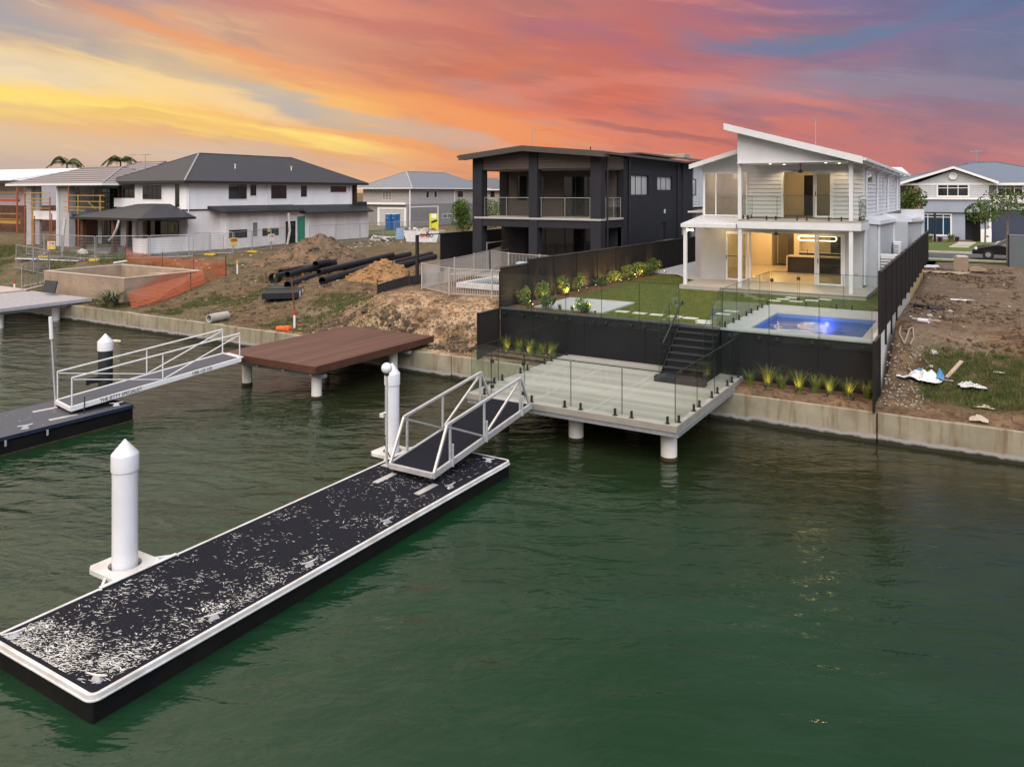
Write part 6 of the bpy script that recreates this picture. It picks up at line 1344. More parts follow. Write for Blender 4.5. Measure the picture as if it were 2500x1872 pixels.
hiproof(GH, xl - .6, -69.1, 86.9, 107.4, 7.72, 10.2, M_rfb, .16, mat('pale capping', (.34, .35, .38), .5), 'y', M_pframe)
def gpx(a_, b_, Y): p, q = aty(a_, Y), aty(b_, Y); return (p[0], q[0], q[1], p[1])
winbox(GH, 'y', 88, -1, gpx(A3(330, 490), A3(418, 588), 88), 3, fr=M_pframe)
MB().box(*[v for v in gpx(A3(300, 690), A3(550, 835), 87)][:2], 86.93, 86.98, 2.2, 4.6).build('garage_door', mat('pale garage door', (.45, .44, .44), .6), GH)
a = gpx(A3(287, 680), A3(562, 835), 87); MB().box(a[0], a[0] + .35, 86.88, 86.99, 2.2, 4.9).box(a[1] - .35, a[1], 86.88, 86.99, 2.2, 4.9).box(a[0] + .35, a[1] - .35, 86.88, 86.99, 4.62, 4.9).build('garage_frame', M_pframe, GH)
for a_, b_ in (((748, 495), (778, 565)), ((825, 495), (855, 562)), ((1048, 495), (1107, 562))): winbox(GH, 'x', -69.86, 1, bb([atx(A3(*a_), -69.86), atx(A3(*b_), -69.86)]), 1, fr=M_pframe)
winbox(GH, 'x', -69.84, 1, bb([atx(A3(905, 720), -69.84), atx(A3(1002, 758), -69.84)]), 2, fr=M_pframe, gl=MATS['frosted pane'])
for xx in (595, 1025): q = atx(A3(xx, 700), -69.7)[0]; MB().box(-69.83, -69.7, q, q + .15, 2.3, 7.5).build('downpipe', M_pframe, GH)
o = MB().box(-69.8, -66.5, 89.2, 89.35, 4.75, 4.9); q0, q1 = atx(A3(595, 640), -68.5)[0], atx(A3(870, 640), -68.5)[0]
MB().box(-68.6, -68.5, q0, q1, 4.95, 5.08).box(-68.6, -68.5, q0, q0 + .15, 2.2, 4.95).box(-68.6, -68.5, q1 - .15, q1, 2.2, 4.95).build('pergola', M_pframe, GH)
NH = thing('distant_house', (-66, 120, 2.2), 'distant pale house with dark hip roof seen between the grey house and the charcoal house', 'house')
a = gpx(A3(1150, 480), A3(1560, 600), 118); MB().box(a[0], a[1], 118, 130, 2, 7.5).build('wall', mat('pink beige wall', (.42, .36, .34), .8), NH)
hiproof(NH, aty(A3(800, 480), 118)[0], a[1] + .6, 117, 131, 7.6, 9.7, mat('slate blue roof', (.10, .105, .13), .6), .2, MATS['pale capping'], 'x', M_pframe)
for a_, b_ in (((1288, 500), (1327, 557)), ((1370, 500), (1408, 557))): winbox(NH, 'y', 118, -1, gpx(A3(*a_), A3(*b_), 118), 1)
# ================================================================== things on the site
M_blue = mat('blue plastic', (.01, .13, .36), .5, (.012, .11, .30), 2)
for i, (a_, l) in enumerate(((378, 'left one of the two blue portable toilets'), (432, 'right one of the two blue portable toilets'))):
    x, y = at(A3(a_, 872), 2.2); T = thing('portable_toilet', (x, y, 2.2), l + ' in front of the pale garage door', 'portable toilet', 'blue portable toilets'); r_ = .25
    MB().rbox((x, y + .5, 3.2), (.74, 1.0, 1.96), 0).build('cabin', M_blue, T, bevel=.03); MB().rbox((x, y + .5, 4.24), (.80, 1.06, .12), 0).build('roof', mat('pale blue plastic', (.45, .52, .62), .5), T, bevel=.03)
    MB().rbox((x, y - .012, 3.15), (.58, .03, 1.7), 0).build('door', mat('darker blue plastic', (.008, .09, .28), .5), T); MB().rbox((x, y - .035, 3.75), (.22, .01, .16), 0).build('sticker', mat('white and red sticker', (.6, .2, .2), .5), T)
x, y = at(A3(735, 1000), 2.1); T = thing('skip_bin', (x, y, 2.0), 'white skip bin with red and dark lettering, heaped with rubbish', 'skip bin')
a = math.radians(14); cs, sn = math.cos(a), math.sin(a)
def Q(u_, v_, h_): return (x + u_ * cs - v_ * sn, y + u_ * sn + v_ * cs, h_)
M_skip = mat('white skip paint', (.62, .62, .64), .5, (.50, .49, .50), 2)
def skq(u0, u1, v0, v1, z0, z1, sp): return [Q(u0 + sp, v0, z0), Q(u1 - sp, v0, z0), Q(u1 - sp, v1, z0), Q(u0 + sp, v1, z0), Q(u0, v0, z1), Q(u1, v0, z1), Q(u1, v1, z1), Q(u0, v1, z1)]
g = MB(); g.hexa(skq(-2.25, 1.55, 0, .06, 2.02, 3.3, .35)).hexa(skq(-2.25, 1.55, 1.7, 1.76, 2.02, 3.3, .35)).hexa([Q(-1.9, .06, 2.02), Q(-1.84, .06, 2.02), Q(-1.84, 1.7, 2.02), Q(-1.9, 1.7, 2.02), Q(-2.25, .06, 3.0), Q(-2.19, .06, 3.0), Q(-2.19, 1.7, 3.0), Q(-2.25, 1.7, 3.0)]).hexa([Q(1.14, .06, 2.02), Q(1.2, .06, 2.02), Q(1.2, 1.7, 2.02), Q(1.14, 1.7, 2.02), Q(1.49, .06, 3.3), Q(1.55, .06, 3.3), Q(1.55, 1.7, 3.3), Q(1.49, 1.7, 3.3)]).hexa(skq(-1.9, 1.2, 0, 1.76, 2.0, 2.05, 0))
g.build('bin_body', M_skip, T)
for s_, c_, dx in (('BIN', mat('red lettering', (.62, .02, .015), .5), -.33), ('GO', mat('navy lettering', (.02, .03, .07), .5), .33)): text_mesh('lettering', s_, .55, c_, T, Q(.25 + dx, -.03, 2.85), (math.pi / 2, 0, a), .01, .8)
rs = np.random.RandomState(3); M_rub = [mat('white rubbish', (.6, .58, .56), .8), mat('brown rubbish', (.20, .10, .05), .9), mat('grey rubbish', (.25, .26, .29), .8), mat('tan card', (.42, .32, .17), .9)]
for k, m_ in enumerate(M_rub):
    g = MB()
    for _ in range(16): g.rbox(Q(rs.uniform(-2.0, 1.2), rs.uniform(.2, 1.6), 3.1 + rs.uniform(0, .35) - (.0)), (rs.uniform(.2, .7), rs.uniform(.15, .4), rs.uniform(.06, .22)), rs.rand() * 3, rs.normal(0, .5))
    q = g.build('rubbish', m_); tag(q, ['heaped white rubbish in the skip bin', 'brown timber and brick rubbish in the skip bin', 'grey sheet rubbish in the skip bin', 'tan cardboard rubbish lying in the skip bin'][k], 'rubbish', None, 'stuff')
x, y = at(A3(825, 885), 2.2); a = TH; T = thing('site_sign', (x, y, 2.2), 'tall yellow sign with white top square and tilted black bar near the skip bin', 'sign')
MB().rbox((x, y, 3.32), (1.12, .06, 2.2), a).build('board', mat('lime yellow board', (.62, .60, .03), .5), T)
u_ = Vector((RT[0], RT[1], 0)); n_ = Vector((RT[1], -RT[0], 0)); 
def onb(du, dz, off): return (x + RT[0] * du + RT[1] * off, y + RT[1] * du - RT[0] * off, 3.32 + dz)
MB().rbox(onb(.0, .75, .045), (.62, .02, .5), a).build('white_square', M_pframe, T)
M_ = Matrix.Translation(onb(.05, .12, .05)) @ Matrix.Rotation(a, 4, 'Z') @ Matrix.Rotation(-.35, 4, 'Y'); MB().hexa([M_ @ Vector(q) for q in [(-.38, -.01, -.13), (.38, -.01, -.13), (.38, .01, -.13), (-.38, .01, -.13), (-.38, -.01, .13), (.38, -.01, .13), (.38, .01, .13), (-.38, .01, .13)]]).build('black_bar', M_blk, T)
for du in (-.5, .5): p_ = onb(du, 0, -.06); MB().tube((p_[0], p_[1], 2.1), (p_[0], p_[1], 4.4), .035, n=6).build('leg', M_alug, T)
# trees
M_treel = mat('street tree leaves', (.035, .07, .014), .6, (.10, .135, .03), 2.5, coord='World', spec=.2); M_bark = mat('grey bark', (.20, .17, .14), .9, (.14, .115, .09), 8)
def tree(x, y, z0, zc, r, hz, label, seed, n=1500, ls=.12, name='street_tree', leaf=None, tr=.07, group='young street trees', clumps=26):
    rs = np.random.RandomState(seed); T = thing(name, (x, y, z0), label, 'tree', group); g = MB()
    g.tube((x, y, z0), (x + .02, y, zc - hz * .5), tr, tr * .65, 8)
    for k in range(9):
        a = k * 2.4 + rs.rand(); e = Vector((x + math.cos(a) * r * .7, y + math.sin(a) * r * .7, zc + rs.uniform(-.3, .75) * hz)); s_ = Vector((x, y, zc - hz * rs.uniform(.2, .9)))
        g.tube(s_, e, tr * .45, tr * .12, 5)
    g.build('trunk', M_bark, T)
    g = MB(); leafcloud(g, (x, y, zc), (r, r, hz), n, ls, rs, .3, clumps); g.build('crown', leaf or M_treel, T, fix=False); return T
tree(-48.92, 70.2, 2.2, 4.5, 1.15, 1.65, 'bushy green street tree left of the charcoal house columns', 1, 4200, .12, clumps=40)
p = at(A3(1360, 925), 2.3); tree(p[0], p[1], 2.2, 4.6, 1.5, 1.5, 'street tree seen between the charcoal house columns', 2, 1700, .15)
sheet('verge', [(-62, 67), (-40, 66), (-40, 74), (-62, 76)], 2.34, M_verge); sheet('verge', [(-90, 76), (-66, 74), (-66, 86), (-90, 90)], 2.26, mat('dry verge', (.15, .13, .07), .9, (.09, .09, .045), .6))
# dirt mounds
MO = []
def mound(cx, cy, z0, rx, ry, h, label, m, seed, peak=(0, 0), rot=0):
    n = 130; u = np.linspace(-1.25, 1.25, n); U, V = np.meshgrid(u, u); X_ = cx + (U * math.cos(rot) * rx - V * math.sin(rot) * ry); Y_ = cy + (U * math.sin(rot) * rx + V * math.cos(rot) * ry)
    r = np.sqrt((U - peak[0] * (1 - np.clip(np.hypot(U, V), 0, 1))) ** 2 + (V - peak[1] * (1 - np.clip(np.hypot(U, V), 0, 1))) ** 2)
    r = r * (1 + .32 * fbm(X_, Y_, .5, seed)); Z_ = h * np.clip(1 - r, -.15, 1) ** 1.0 * 1.0
    Z_ = np.where(r < 1, h * (1 - r) ** .92, -.15) + fbm(X_, Y_, 1.3, seed + 1, 6, .70) * .85 * np.clip(1.2 - r, 0, 1)
    Z_ = Z_ + ground_z(X_, Y_) - .03 - .25 * np.clip(r - .95, 0, 1)
    o = grid_mesh('dirt_mound', X_, Y_, Z_, m, True); MO.append(tag(o, label, 'dirt mound')); return o
M_md1 = soil_like('dark brown spoil', (.10, .072, .05), (.20, .135, .085), (.06, .045, .032), 1.2, .09); M_md2 = soil_like('orange sandy spoil', (.24, .135, .06), (.33, .20, .10), (.13, .075, .035), 1.6, .08)
mound(-40.9, 40.0, 2.1, 4.3, 3.0, 2.2, 'large dark brown heap of dirt in front of the unfinished white house', M_md1, 3, (.18, 0), .75)
mound(-30.6, 35.6, 2.0, 2.1, 2.5, 1.15, 'smaller orange sandy heap of dirt beside the black pipes', M_md2, 7, (0, .1), .4)
def mound_clods(o, n, m, label, seed):
    rs = np.random.RandomState(seed); v = o.data.vertices; g = MB()
    for i in rs.randint(0, len(v), n): c_ = v[int(i)].co; s_ = .04 + .16 * rs.rand() ** 3; g.rbox((c_.x, c_.y, c_.z + s_ * .15), (s_ * 1.5, s_, s_ * .8), rs.rand() * 6, rs.rand())
    tag(g.build('clods', m, fix=False), label, 'clods', None, 'stuff')
mound_clods(MO[0], 900, M_md1, 'clods scattered over the large dark brown dirt heap', 1); mound_clods(MO[1], 500, M_md2, 'clods scattered over the orange sandy dirt heap', 2)
M_rock = mat('pale boulder', (.40, .38, .36), .9, (.26, .25, .24), 3, .4, 20)
def rock(c, r, label, seed, m=None, name='boulder', cat='boulder'):
    g = MB(); g.ball((0, 0, 0), 1, 14, 9); rs = np.random.RandomState(seed); v = []
    for p in g.v: q = Vector(p); f = 1 + .38 * mnoise.noise(q * 1.6 + Vector((seed, 0, 0))); v.append((c[0] + q.x * r * f, c[1] + q.y * r * f * .9, c[2] + q.z * r * f * .8))
    g.v = v; return tag(g.build(name, m or M_rock), label, cat)
for a_, r_, l, s_ in (((930, 1180), .42, 'pale boulder at the front foot of the dark dirt heap, left of two', 1), ((1070, 1180), .33, 'pale boulder at the front foot of the dark dirt heap, right of two', 2)):
    x, y = at(A2(*a_), 2.25); rock((x, y, 2.3), r_, l, s_)
# pipes
M_pipe = mat('black plastic pipe', (.010, .011, .015), .5, (.018, .020, .026), 2, spec=.3); M_pin = mat('brown pipe mouth', (.03, .02, .015), .8)
def bigpipe(p, q, r, label, m=M_pipe, th=.03):
    T = tag(MB().pipe(p, q, r, th, 20).build('drain_pipe', m, smooth=True), label, 'pipe', 'large black drain pipes lying on the dirt'); return T
PP = [((-33.1, 30.6, 2.12), (-36.2, 38.3, 2.35), .27, 'thick black pipe in the front row, nearest the black sheet stack'), ((-31.75, 31.9, 2.12), (-34.9, 40.5, 2.35), .28, 'thick black pipe in the front row, ending beside the sandy heap'),
      ((-34.5, 31.9, 2.5), (-37.3, 38.6, 2.7), .25, 'black pipe with open mouth lying on top of the front row'), ((-36.5, 33.2, 2.15), (-38.6, 41, 2.4), .24, 'black pipe in the second row behind the open mouthed one'),
      ((-35.6, 32.2, 2.15), (-38.0, 39.5, 2.4), .22, 'black pipe low in the middle of the pile'), ((-35.7, 35.3, 2.75), (-36.2, 37.0, 2.75), .28, 'short black pipe standing proud on top of the pile'),
      ((-33.6, 33.5, 2.5), (-37.2, 44.5, 2.5), .22, 'long black pipe running back behind the sandy heap'), ((-32.2, 38, 2.2), (-35.2, 47, 2.4), .25, 'black pipe reappearing right of the sandy heap, lower one'), ((-33, 38, 2.5), (-36.3, 48, 2.6), .22, 'black pipe reappearing right of the sandy heap, upper one'), ((-34.9, 37, 2.2), (-38.4, 48, 2.4), .24, 'furthest long black pipe along the back of the pile')]
for p, q, r, l in PP: r *= .78; dz_ = (p[2] - 2.12) * .55; bigpipe((p[0], p[1], gz(p[0], p[1]) + r + dz_), (q[0], q[1], gz(q[0], q[1]) + r + dz_), r, l)
x, y = at(A2(855, 1330), 2.2); bigpipe((x, y, gz(x, y) + .3), (x - .15, y + .45, gz(x, y) + .3), .30, 'short dark pipe section at the left end of the pile')
g = MB(); x, y = at(A2(885, 1300), 2.4); x2, y2 = at(A2(1010, 1270), 2.4)
for k in range(9): g.bar((x + (x2 - x) * k / 8, y + (y2 - y) * k / 8, 2.62), (x + (x2 - x) * k / 8 - .1, y + (y2 - y) * k / 8 + 1.2, 2.66), .02)
for k in range(5): g.bar((x - .02 * k, y + .3 * k, 2.64), (x2 - .02 * k, y2 + .3 * k, 2.64), .02)
tag(g.build('steel_mesh', mat('rusty steel', (.14, .055, .025), .8)), 'rusty steel mesh sheet lying across the left end of the black pipes', 'steel mesh')
for a_, l in (((1140, 1340), 'orange tipped cone peg under the front row of pipes, right one'), ((1035, 1345), 'orange tipped peg under the front row of pipes, middle one'), ((930, 1350), 'orange tipped peg under the front row of pipes, left one')):
    x, y = at(A2(*a_), 1.95); tag(MB().tube((x, y, gz(x, y) - .02), (x, y, gz(x, y) + .16), .03, .09, 8).build('marker_peg', mat('orange plastic', (.60, .17, .02), .5)), l, 'peg', 'orange marker pegs by the pipes')
# stack of black sheets
pts = [at(A2(745, 1495), 1.75), at(A2(1090, 1485), 1.75), at(A2(1180, 1425), 1.75), at(A2(820, 1410), 1.75)]
T = thing('sheet_stack', (pts[0][0], pts[0][1], 1.5), 'flat stack of black sheets with white wrapped corner on the dirt', 'stack')
MB().prism(pts, 1.50, 1.80).build('sheets', M_pipe, T); q = [at(A2(*a_), 1.84) for a_ in ((780, 1440), (1060, 1430), (1050, 1395), (860, 1405))]; MB().prism(q, 1.81, 1.84).build('loose_cover', mat('dark green cloth', (.02, .035, .03), .7), T)
e0, e1 = pts[1], pts[2]
for k in range(3): f0, f1 = .15 + k * .3, .30 + k * .3; MB().prism([(e0[0] + (e1[0] - e0[0]) * f0 + .03, e0[1] + (e1[1] - e0[1]) * f0), (e0[0] + (e1[0] - e0[0]) * f1 + .03, e0[1] + (e1[1] - e0[1]) * f1), (e0[0] + (e1[0] - e0[0]) * f1 - .1, e0[1] + (e1[1] - e0[1]) * f1), (e0[0] + (e1[0] - e0[0]) * f0 - .1, e0[1] + (e1[1] - e0[1]) * f0)], 1.52, 1.79).build('white_wrap', M_pframe, T)
# concrete tank
M_tank = mat('raw brown concrete', (.36, .27, .20), .9, (.22, .165, .125), .8, .3, 30, coord='World', lo=.3, hi=.7)
T = thing('concrete_tank', (-44.8, 28.3, .9), 'open rectangular raw concrete pool shell behind the strappy plant', 'pool shell'); X0, X1, Y0, Y1 = -48.9, -40.75, 25.85, 30.9
ringprism(MB(), [(X0, Y0), (X1, Y0), (X1, Y1), (X0, Y1)], [(X0 + .22, Y0 + .22), (X1 - .22, Y0 + .22), (X1 - .22, Y1 - .22), (X0 + .22, Y1 - .22)], .7, 2.30).build('shell_wall', M_tank, T)
ringprism(MB(), [(X0 - .02, Y0 - .02), (X1 + .02, Y0 - .02), (X1 + .02, Y1 + .02), (X0 - .02, Y1 + .02)], [(X0 + .20, Y0 + .20), (X1 - .20, Y0 + .20), (X1 - .20, Y1 - .20), (X0 + .20, Y1 - .20)], 2.303, 2.34).build('rim', mat('pale concrete rim', (.46, .40, .33), .9), T)
MB().box(X0 + .22, X1 - .22, Y0 + .22, Y1 - .22, 1.1, 1.2).box(-44.6, -43.2, 29.9, 30.65, 1.2, 2.05).box(-42.5, -41, 29.2, 30.65, 1.2, 1.7).build('inner_step', M_tank, T)
for k in range(6): MB().tube((-48.2 + k * 1.35, Y0 + .0, 2.0 - .02 * k), (-48.2 + k * 1.35, Y0 - .012, 2.0 - .02 * k), .03, n=8).build('tie_hole', M_blk, T)
x, y = at(A1(500, 1490), 1.2); tag(MB().rbox((x - .1, y - .05, 1.62), (1.15, .10, .72), .05, -.25).build('crate_lid', mat('charcoal plastic', (.03, .031, .036), .6), bevel=.02), 'charcoal plastic panel leaning on the left corner of the concrete shell', 'panel')
for (a_, b_, l) in (((225, 1415), (415, 1375), 'upper one of two pale planks left of the concrete shell'), ((240, 1450), (415, 1405), 'lower one of two pale planks left of the concrete shell')):
    p, q = at(A1(*a_), 1.25), at(A1(*b_), 1.3); tag(MB().bar((*p, 1.25), (*q, 1.3), .14, .05).build('timber_plank', mat('pale sawn timber', (.50, .44, .34), .8)), l, 'plank', 'pale planks left of the shell')
p, q = at(A1(1100, 1210), 2.2), at(A1(1215, 1195), 2.2); tag(MB().bar((*p, 2.36), (*q, 2.4), .12, .05).bar((p[0] + .3, p[1] - .2, 2.36), (q[0] + .4, q[1] - .2, 2.4), .12, .05).build('timber_plank', M_pframe), 'pale boards poking over the back corner of the concrete shell', 'boards')
x, y = at(A1(1040, 1600), 1.0); tuft('strappy_plant', x, y + .2, gz(x, y), 1.75, .9, 190, 'big strappy green plant in front of the concrete shell', mat('strappy leaves', (.045, .065, .03), .6, (.13, .14, .07), 3), None, .035, 200, 'plant', 2.0)
# orange safety mesh
M_or = bpy.data.materials.new('orange safety mesh'); M_or.use_nodes = True; t = NT(M_or.node_tree); t.n.clear(); uv = t.new('ShaderNodeTexCoord').outputs['Object']
P = t.new('ShaderNodeNewGeometry').outputs['Position']; qx, qy, qz = t.sep(P); l_ = t.m('ADD', qx, qy)
g1 = t.m('LESS_THAN', t.m('FRACT', t.m('MULTIPLY', l_, 15)), .20); g2 = t.m('LESS_THAN', t.m('FRACT', t.m('MULTIPLY', qz, 19)), .26); al = t.m('MAXIMUM', g1, g2)
df = t.new('ShaderNodeBsdfDiffuse'); df.inputs[0].default_value = (.46, .12, .06, 1); tr = t.new('ShaderNodeBsdfTransparent'); mx = t.new('ShaderNodeMixShader'); t.l.new(al, mx.inputs[0]); t.l.new(tr.outputs[0], mx.inputs[1]); t.l.new(df.outputs[0], mx.inputs[2]); t.l.new(mx.outputs[0], t.new('ShaderNodeOutputMaterial').inputs[0])
T = thing('safety_mesh_fence', (-44, 31, 2), 'sagging orange safety mesh fence on steel pickets around the concrete shell', 'safety fence')
run = [(-53.1, 33.8, 1.0), (-50.6, 33.7, .75), (-48.25, 33.4, .85), (-45.8, 32.9, .72), (-43.72, 32.5, .95), (-41.6, 32.0, .9), (-39.6, 31.7, 1.0), (-39.3, 30.4, .85), (-39.0, 28.8, .8), (-38.6, 27.2, .55), (-38.2, 25.7, .25), (-38.3, 24.95, .08)]
for (a, b_) in zip(run, run[1:]):
    za, zb = gz(a[0], a[1]), gz(b_[0], b_[1]); g = MB(); n = 6
    for k in range(n):
        f0, f1 = k / n, (k + 1) / n; A_ = [a[i] + (b_[i] - a[i]) * f0 for i in range(3)]; B_ = [a[i] + (b_[i] - a[i]) * f1 for i in range(3)]; s0, s1 = .12 * math.sin(math.pi * f0), .12 * math.sin(math.pi * f1)
        g.face((A_[0], A_[1], za + (zb - za) * f0 + .02), (B_[0], B_[1], za + (zb - za) * f1 + .02), (B_[0], B_[1], za + (zb - za) * f1 + B_[2] - s1), (A_[0], A_[1], za + (zb - za) * f0 + A_[2] - s0))
    g.build('mesh_panel', M_or, T)
for a in run[:9:2] + [run[6]]: z_ = gz(a[0], a[1]); MB().tube((a[0], a[1], z_ - .1), (a[0], a[1], z_ + a[2] + .25), .022, n=5).build('picket', mat('rusty picket', (.06, .035, .025), .8), T)
sl_ = [(-40.72, 30.9, 2.34), (-40.72, 28.2, 2.34), (-40.6, 25.9, 1.55), (-38.6, 24.9, .95), (-38.7, 27.5, 1.3), (-39.2, 30.0, 1.8)]
g = MB(); g.face(*[(p[0] + .03, p[1], p[2]) for p in (sl_[0], sl_[1], sl_[2], sl_[3])]); g.face(sl_[0], sl_[3], sl_[4], sl_[5]); g.build('mesh_panel', M_or, T)
# temporary site fencing
M_wire = bpy.data.materials.new('welded wire mesh'); M_wire.use_nodes = True; t = NT(M_wire.node_tree); t.n.clear(); P = t.new('ShaderNodeNewGeometry').outputs['Position']; qx, qy, qz = t.sep(P); l_ = t.m('ADD', qx, qy)
al = t.m('MAXIMUM', t.m('LESS_THAN', t.m('FRACT', t.m('MULTIPLY', l_, 12)), .10), t.m('LESS_THAN', t.m('FRACT', t.m('MULTIPLY', qz, 5)), .05))
df = t.new('ShaderNodeBsdfDiffuse'); df.inputs[0].default_value = (.25, .25, .26, 1); tr = t.new('ShaderNodeBsdfTransparent'); mx = t.new('ShaderNodeMixShader'); t.l.new(al, mx.inputs[0]); t.l.new(tr.outputs[0], mx.inputs[1]); t.l.new(df.outputs[0], mx.inputs[2]); t.l.new(mx.outputs[0], t.new('ShaderNodeOutputMaterial').inputs[0])
def tempfence(P_, h, label, feet=True):
    z_ = gz(*P_[0]); T = thing('temporary_fence', (P_[0][0], P_[0][1], z_), label, 'temporary fence', 'wire mesh construction fences')
    for i, (a, b_) in enumerate(zip(P_, P_[1:])):
        za, zb = gz(*a) + .08, gz(*b_) + .08; ln = math.hypot(b_[0] - a[0], b_[1] - a[1]); ux, uy = (b_[0] - a[0]) / ln * .06, (b_[1] - a[1]) / ln * .06
        g = MB().tube((a[0] + ux, a[1] + uy, za), (a[0] + ux, a[1] + uy, za + h), .024, n=6).tube((b_[0] - ux, b_[1] - uy, zb), (b_[0] - ux, b_[1] - uy, zb + h), .024, n=6)
        g.tube((a[0] + ux, a[1] + uy, za + h), (b_[0] - ux, b_[1] - uy, zb + h), .024, n=6).tube((a[0] + ux, a[1] + uy, za + .12), (b_[0] - ux, b_[1] - uy, zb + .12), .02, n=6); g.build('panel_frame', M_alug, T)
        MB().face((a[0], a[1], za + .12), (b_[0], b_[1], zb + .12), (b_[0], b_[1], zb + h), (a[0], a[1], za + h)).build('wire_mesh', M_wire, T)
        if feet and i % 2: MB().rbox((a[0], a[1], gz(*a) + .08), (.9, .28, .15), .3).build('foot_block', mat('yellow fence foot', (.65, .42, .02), .6), T, bevel=.03)
    return T
tempfence([(-66, 33.5), (-62.4, 33.0), (-59.2, 32.6), (-55.9, 33.2), (-53.9, 36.2), (-51.9, 38.6)], 1.75, 'wire construction fence crossing in front of the scaffolded house')
tempfence([(-53.0, 38.9), (-52.6, 40.6), (-51.3, 41.8), (-51.7, 44.0), (-52.4, 46.6), (-53.2, 49.0)], 1.75, 'wire construction fence along the side of the unfinished white house')
tempfence([(-52.6, 51.2), (-52.2, 54.2), (-51.9, 57.2), (-51.7, 60.3), (-51.6, 63.4)], 1.75, 'wire construction fence at the far end of the unfinished white house', False)
tempfence([(-49.6, 24.9), (-51, 26.6), (-53, 28.4), (-56.2, 29.0), (-59.5, 29.5)], 1.75, 'wire construction fence behind the silver slatted jetty', False)
tempfence([(-57.5, 69), (-54.5, 68.6), (-51.5, 68.2)], 1.5, 'wire construction fence behind the skip bin', False)
def tsign(P_, X_, l, m1, m2):
    T = thing('warning_sign', P_, l, 'sign'); n = Vector(X_).normalized(); u_ = Vector((n.y, -n.x, 0)); a = math.atan2(-u_.y, -u_.x)
    MB().rbox(P_, (.62, .02, .62), a).build('board', m1, T); q = Vector(P_) + n * .016; MB().rbox((q.x, q.y, q.z + .12), (.56, .012, .24), a).build('heading', m2, T)
    c = Vector(P_) + n * .026; text_mesh('lettering', 'TPM', .26, mat('red sign letters', (.5, .02, .02), .5), T, (c.x, c.y, c.z + .12), (math.pi / 2, 0, a + math.pi if False else math.atan2(-n.x, n.y) + math.pi), .003, .9)
cn = (.52, -.85, 0)
M_sy, M_sw, M_sr = mat('yellow sign board', (.62, .45, .12), .6), mat('white sign board', (.60, .56, .50), .6), mat('dark sign heading', (.30, .22, .05), .6)
tsign((-60.8, 32.7, 3.05), cn, 'white and yellow warning sign on the wire fence before the scaffolded house', M_sy, M_sw); tsign((-51.2, 41.75, 3.15), (.98, -.2, 0), 'yellow warning sign on the wire fence in front of the left slot window', M_sy, M_sr); tsign((-52.25, 46.5, 3.2), (.98, -.2, 0), 'pale warning sign on the wire fence under the right slot window', M_sw, M_sw)
MB()
T = tag(MB().box(-57.04, -57.02, 50.3, 50.65, 3.4, 3.75).build('window_sticker', mat('lime sticker', (.55, .55, .05), .5)), 'small lime sticker on the right slot window of the unfinished house', 'sticker')
T = tag(MB().box(-59.9, -59.55, 42.33, 42.345, 3.75, 4.2).build('window_sticker', MATS['lime sticker']), 'lime sticker on the patio window of the unfinished house', 'sticker')
# small things on the slope
p, q = at(B2(190, 680), 1.15), at(B2(330, 648), 1.2); T = bigpipe((*p, gz(*p) + .22), (*q, gz(*q) + .22), .21, 'short pale concrete pipe lying near the canal wall left of the brown jetty', mat('pale concrete pipe', (.40, .385, .34), .85, (.30, .29, .25), 3), .05); T['group'] = 'concrete pipe'; del T['group']
x, y = at(B2(862, 752), .95); z_ = gz(x, y); tag(MB().tube((x, y, z_), (x - .35, y + .05, z_ + 2.25), .035, n=7).build('steel_stake', mat('rusty steel stake', (.11, .045, .025), .8)), 'tall rusty steel stake leaning beside the back of the brown jetty', 'stake')
x, y = at(B2(850, 768), .9); z_ = gz(x, y); T = thing('capped_pipe', (x, y, z_), 'white upright pipe with red cap at the foot of the rusty stake', 'pipe'); MB().tube((x, y, z_), (x, y, z_ + .62), .05, n=10).build('pipe', M_pvc, T); MB().tube((x, y, z_ + .62), (x, y, z_ + .80), .056, n=10).build('cap', mat('red cap', (.5, .03, .02), .5), T)
x, y = at(B2(770, 765), .95); tag(MB().rbox((x, y, gz(x, y) + .09), (.75, .30, .16), .1).rbox((x + .2, y, gz(x, y) + .19), (.3, .25, .06), .1).build('barrier_foot', mat('bright orange plastic', (.75, .12, .02), .45), bevel=.03), 'bright orange plastic block on the dirt beside the brown jetty', 'barrier foot')
x, y = at(A2(510, 1300), 2.0); z_ = gz(x, y); T = thing('capped_pipe', (x, y, z_), 'white upright pipe with yellow cap right of the orange mesh', 'pipe'); MB().tube((x, y, z_), (x, y, z_ + .62), .05, n=10).build('pipe', M_pvc, T); MB().tube((x, y, z_ + .62), (x, y, z_ + .85), .055, n=10).build('cap', mat('yellow cap', (.65, .40, .02), .5), T)
x, y = at(A2(780, 1370), 1.95); tag(MB().rbox((x, y, gz(x, y) + .3), (.09, .09, .75), .2).build('timber_stake', mat('brown timber stake', (.16, .09, .05), .9)), 'short brown timber stake left of the pipe pile', 'stake')
x, y = at(A1(140, 1430), 1.2); T = thing('capped_pipe', (x, y, 1.1), 'small white pipe with red cap behind the silver slatted jetty', 'pipe'); MB().tube((x, y, 1.1), (x, y, 1.45), .05, n=8).build('pipe', M_pvc, T); MB().tube((x, y, 1.45), (x, y, 1.65), .055, n=8).build('cap', MATS['red cap'], T)
x, y = at(A1(600, 1160), 1.95); T = thing('formwork_tray', (x, y, 1.95), 'flat dark tray lying in the weeds before the scaffolded house', 'tray'); MB().rbox((x, y, 2.0), (6.5, 2.6, .1), .2).build('panel', mat('dark tray', (.09, .09, .10), .6), T); MB().rbox((x + .4, y - 1.4, 2.08), (6.3, .1, .06), .2).build('edge_rail', M_pframe, T)
